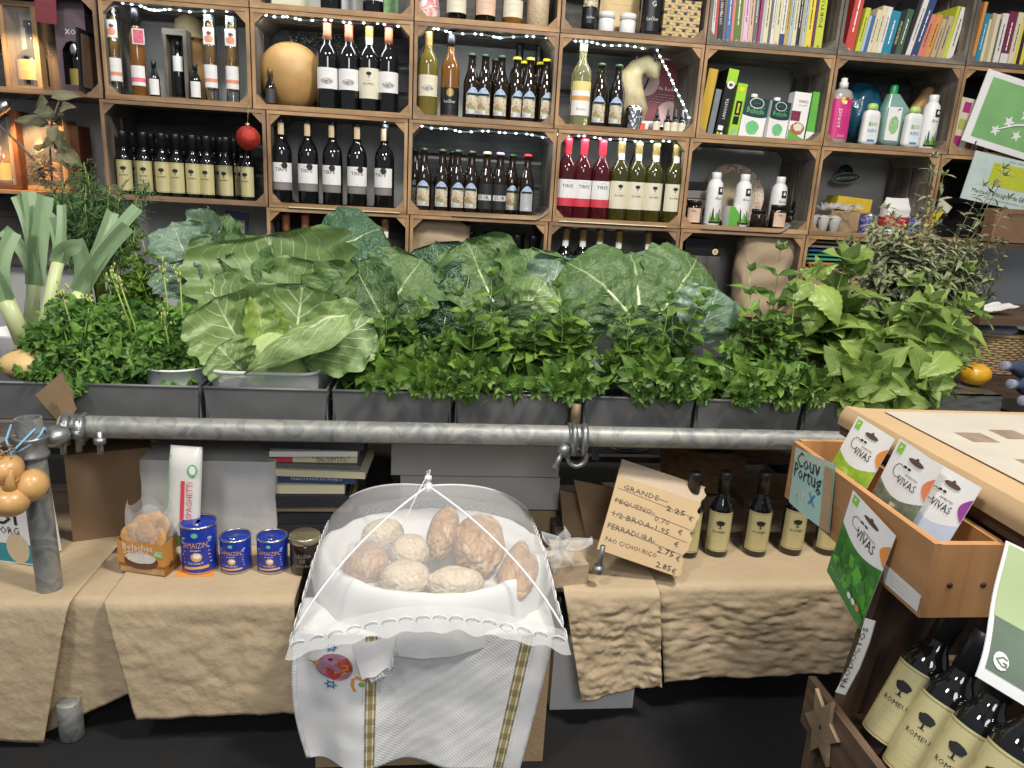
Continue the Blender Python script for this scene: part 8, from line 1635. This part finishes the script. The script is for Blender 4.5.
# handwritten card, labels
q = [atx(796, 447, .681), atx(835, 464, .681), atx(829, 533, .679), atx(789, 502, .679)]; c = sum(q, V())/4; t = thing('handwritten_card', 'teal card handwritten Couv Portug taped to the far end of the seed box', 'card', c); q = [p-c for p in q]
def S2(u, v, off=0): return q[3].lerp(q[2], u).lerp(q[0].lerp(q[1], u), v)+V((-off-.004*sin(pi*u), 0, 0))
W2 = (q[1]-q[0]).length; H2 = (q[0]-q[3]).length
b = MB(); b.grid(lambda u, v: S2(u, v), 8, 8, 0); b.grid(lambda u, v: S2(1-u, v, -.0012), 8, 8, 0); b.grid(lambda u, v: S2(u, .80+.20*v, .0006), 8, 3, 1); b.grid(lambda u, v: S2(.82+.18*u, .92*v, .0016), 3, 6, 2); b.grid(lambda u, v: S2(u*.22, v*.25+.06, .0005), 3, 3, 0)
b.text('Couv', w=W2*.62, mi=3, fn=lambda x, y: S2(.42+x/W2, .84+y/H2, .0014)); b.text('Portug', w=W2*.72, mi=3, fn=lambda x, y: S2(.42+x/W2, .60+y/H2, .0014)); b.text('Dez', w=W2*.3, mi=4, fn=lambda x, y: S2(.28+x/W2, .30+y/H2, .0014)); b.text('x', w=W2*.16, mi=5, fn=lambda x, y: S2(.60+x/W2, .32+y/H2, .0014)); b.text(LINE2, w=W2*.5, mi=4, fn=lambda x, y: S2(.4+x/W2, .14+y/H2, .0014))
b.build('card_paper', [mat('aqua_card', (.38, .62, .58), .45, var=.06), mat('mint_white_card', (.50, .62, .52), .5), CARD, INK, WHITE, mat('blue_cross', (.03, .22, .45), .5)], t)
b = MB(); rect(b, 0, 1, 0, 1, 0); 
c4 = [atx(884, 563, .6835), atx(921, 596, .6835), atx(917, 612, .6835), atx(883, 582, .6835)]; b = MB(); b.add(c4+[p+V((.001, 0, 0)) for p in c4], [(0, 1, 2, 3), (7, 6, 5, 4)]); b.tint = 0
e = lambda x, y: c4[3].lerp(c4[2], x).lerp(c4[0].lerp(c4[1], x), y)+V((-.0006, 0, 0))
for k in range(3): b.text(LINE, w=.05, mi=1, fn=lambda x, y: e(.45+x/.1, .7-.22*k+y/.028))
tag(b.build('paper_label', [WHITE, GREYL]), 'small white printed label at the lower front corner of the seed box', 'label')
P = [(868, 618), (862, 640), (852, 666), (838, 692)]; Lq = []
b = MB(); vs = []
for k, (x, y) in enumerate(P):
    for s in (0, 1): vs.append(atx(x+s*10-3, y+s*3, .652-.006*k))
b.add(vs, [(2*k, 2*k+1, 2*k+3, 2*k+2) for k in range(3)], 0); b.add([v+V((.0012, 0, 0)) for v in vs], [(2*k+2, 2*k+3, 2*k+1, 2*k) for k in range(3)], 0)
ee = lambda x, y: (vs[0].lerp(vs[6], x)).lerp(vs[1].lerp(vs[7], x), y)+V((-.0012-.010*sin(pi*x)*.2, -.0015, 0))
b.text('PRODUCTOS', w=.10, h=.008, mi=1, fn=lambda x, y: ee(.5-x/.125, .5-y/.016))
tag(b.build('paper_strip', [WHITE, INK]), 'narrow white paper strip lettered PRODUCTOS dangling under the parsley packet', 'label')
# poster in clear sleeve at right edge
q = [rd(1004, 541, .80), rd(1075, 575, .80), rd(1075, 738, .74), rd(973, 676, .74)]; c = sum(q, V())/4; t = thing('sleeved_poster', 'green and white poster in a clear sleeve hanging at the bottom right edge', 'poster', c); q = [p-c for p in q]; n = (q[1]-q[0]).cross(q[3]-q[0]).normalized(); n = -n if n.dot(-c+V((0, 0, CAMZ))) < 0 else n
def S3(u, v, off=0.0): return q[3].lerp(q[2], u).lerp(q[0].lerp(q[1], u), v)+n*(off+.006*sin(pi*v)+.004*sin(2*pi*v+1))
b = MB(); b.grid(lambda u, v: S3(u, v), 10, 16, 0); b.grid(lambda u, v: S3(1-u, v, -.001), 10, 16, 0); b.grid(lambda u, v: S3(.04+.96*u, .45+.53*v, .0008), 8, 10, 1); b.grid(lambda u, v: S3(.05+.40*u*(1-.0*v), .08+.37*v, .0008), 6, 8, 2); b.grid(lambda u, v: S3(.30+.5*u, .82+.05*v, .0014), 2, 1, 3); b.grid(lambda u, v: S3(.42+.2*u, .40+.035*v, .0014), 2, 1, 3)
b.add([S3(.17+.08*cos(a*.5), .17+.06*sin(a*.5), .0016) for a in range(12)], [tuple(range(12))], 0); b.text('G', w=.012, mi=2, fn=lambda x, y: S3(.17+x/.1, .17+y/.2, .002))
for k in range(7): b.text(LINE, w=.055, mi=4, fn=lambda x, y: S3(.72+x/.1, .32-.035*k+y/.2, .0014))
b.grid(lambda u, v: S3(.55+.12*u, .50+.17*v, .0014), 2, 2, 0); b.grid(lambda u, v: S3(.58+.06*u, .52+.10*v, .0018), 2, 2, 3); b.text('*', w=.02, mi=0, fn=lambda x, y: S3(.5+x/.1, .93+y/.2, .0016))
b.build('poster_sheet', [mat('poster_white', (.70, .71, .70), .25, coat=.4), mat('poster_sage', (.38, .47, .25), .25, var=.15, scale=4, coat=.4), mat('poster_dark_green', (.13, .18, .13), .25, var=.2, coat=.4), YL, GREYL], t)

# ---------------------------------------------------------------- right background: pumpkin, wrapped block, bottles, baskets
PT_ = at(952, 392, 1.93); t = thing('wrapped_crate', 'crate wrapped in shiny dark plastic film beside the broad leaves', 'crate', (PT_.x, 1.86, .642)); zt = at(950, 388, 1.93).z-.642
b = MB()
def wc(u, v):
    a = 2*pi*u; c, s = cos(a), sin(a); m = max(abs(c), abs(s)); k = 1+.03*noise.noise(V((u*14, v*8, 2))); return (c/m*.105*k, .13+s/m*.14*k, zt*v)
b.grid(wc, 60, 10); b.grid(lambda u, v: ((2*u-1)*.105, .01+.26*v, zt+.003*noise.noise(V((u*8, v*8, 1)))), 14, 14); b.build('film_wrap', mat('dark_film_wrap', (.10, .105, .10), .2, var=.4, scale=8, coat=.6, bump=.5, bscale=30), t)
p = at(975, 385, 1.96); t = thing('pumpkin', 'small yellow-orange pumpkin sitting on the film-wrapped crate', 'pumpkin', (p.x, 1.97, .642+zt+.034)); b = MB(); b.ball((0, 0, 0), .042, .042, .034, 0, 40, 20, lambda d: (1+.035*abs(cos(4*math.atan2(d.y, d.x))))*(1-.18*max(0, abs(d.z)-.75))); b.build('pumpkin_skin', mat('pumpkin_yellow', (.66, .34, .015), .35, var=.2, scale=20, coat=.2), t); b = MB(); b.tube([(0, 0, .026), (.004, 0, .038), (.012, 0, .042)], [.006, .004, .003], 8); b.build('stem', BROWNWOOD, t)
def pet(root):
    g = MB(); g.lathe([(.028, 0), (.032, .005), (.032, .05), (.029, .06), (.032, .07), (.032, .13), (.022, .165), (.012, .185), (.012, .20)], 20); g.build('bottle', mat('smoky_blue_bottle', (.10, .13, .22), .08, trans=.6, coat=.4), root)
    c = MB(); c.lathe([(.0145, .198), (.0145, .215), (.0135, .216)], 16); c.build('cap', mat('grey_blue_cap', (.25, .27, .35), .4), root)
for k, (px, py, Y, lb) in enumerate(((1022, 374, 1.95, 'smoky blue plastic bottle lying upper right of the pumpkin'), (1022, 390, 1.92, 'smoky blue plastic bottle lying in the middle at the right edge'), (1026, 404, 1.90, 'lowest smoky blue plastic bottle at the right edge'))):
    o = spawn('pet', ('plastic_bottle', pet), at(px, py, Y)+V((.12, 0, 0)), lb, 'plastic bottle', 'lying plastic bottles'); o.rotation_euler = (R(90), 0, R(-68+10*k)) if False else (0, R(-82), R(8+6*k))
b = MB(); q = at(1030, 412, 1.9); b.box(q.x-.06, q.x+.3, 1.80, 2.05, .642, q.z-.02); tag(b.build('storage_box', BLKCAP), 'black box under the lying plastic bottles', 'box')
t = thing('wicker_basket', 'round straw basket under the brown shelf board at the right edge', 'basket', (at(993, 365, 2.45).x, 2.50, at(993, 374, 2.4).z)); basket(t, .125, .11, .14, mat('pale_basket_straw', (.36, .25, .12), .6, var=.3, scale=40), 16, 44, 1.02)
q = at(993, 374, 2.4); b = MB(); b.box(q.x-.14, q.x+.3, 2.38, 2.65, .3, q.z-.002); tag(b.build('storage_box', BROWNWOOD), 'brown box under the round straw basket at the right edge', 'box')
t = thing('cloth_bundle', 'blue-white cloth bundle lying in the round straw basket', 'cloth', (at(1000, 332, 2.45).x, 2.50, at(993, 374, 2.4).z+.145)); b = MB(); b.ball((0, 0, .0), .09, .08, .04, 0, 24, 14, lambda d: 1+.25*noise.noise(d*4)); b.build('cloth', mat('blue_white_cloth', (.42, .48, .56), .8, var=.3, scale=15), t)
q0 = at(985, 310, 2.4); b = MB(); b.box(q0.x-.05, q0.x+.45, 2.35, 2.75, q0.z-.045, q0.z-.02); o = b.build('shelf_board', BROWNWOOD); tag(o, 'brown board shelf above the round straw basket at the right edge', 'shelf'); b = MB(); b.box(q0.x+.09, q0.x+.12, 2.67, 2.72, .0, q0.z-.045); b.build('support', BROWNWOOD, o)
t = thing('paper_sheet', 'loose white paper on the brown board shelf at the right edge', 'paper', (at(992, 302, 2.45).x, 2.45, q0.z-.018)); b = MB(); b.grid(lambda u, v: ((u-.5)*.14, (v-.5)*.1, .006+.012*noise.noise(V((u*3, v*3, 1)))+.03*u), 10, 8); b.build('sheet', WHITE, t)
t = thing('kraft_parcel', 'brown printed paper parcel hanging below the yellow-green poster', 'parcel', (at(1010, 240, 2.80).x, 2.78, at(1000, 242, 2.80).z)); b = MB(); b.box(-.10, .16, 0, .06, 0, .13); b.text('INSTITUTOS', w=.09, h=.014, M=T(-.005, -.0006, .105), mi=1)
for k in range(6): b.text(LINE, w=.055, M=T(-.005, -.0006, .085-.011*k), mi=1)
b.build('parcel_paper', [mat('brown_parcel', (.23, .13, .07), .7), INK], t)
q = at(1000, 243, 2.80); b = MB(); b.box(q.x-.25, q.x+.4, 2.76, 3.1, q.z-.02, q.z-.001); o = b.build('shelf_board', BROWNWOOD); tag(o, 'shelf board under the brown printed parcel', 'shelf')
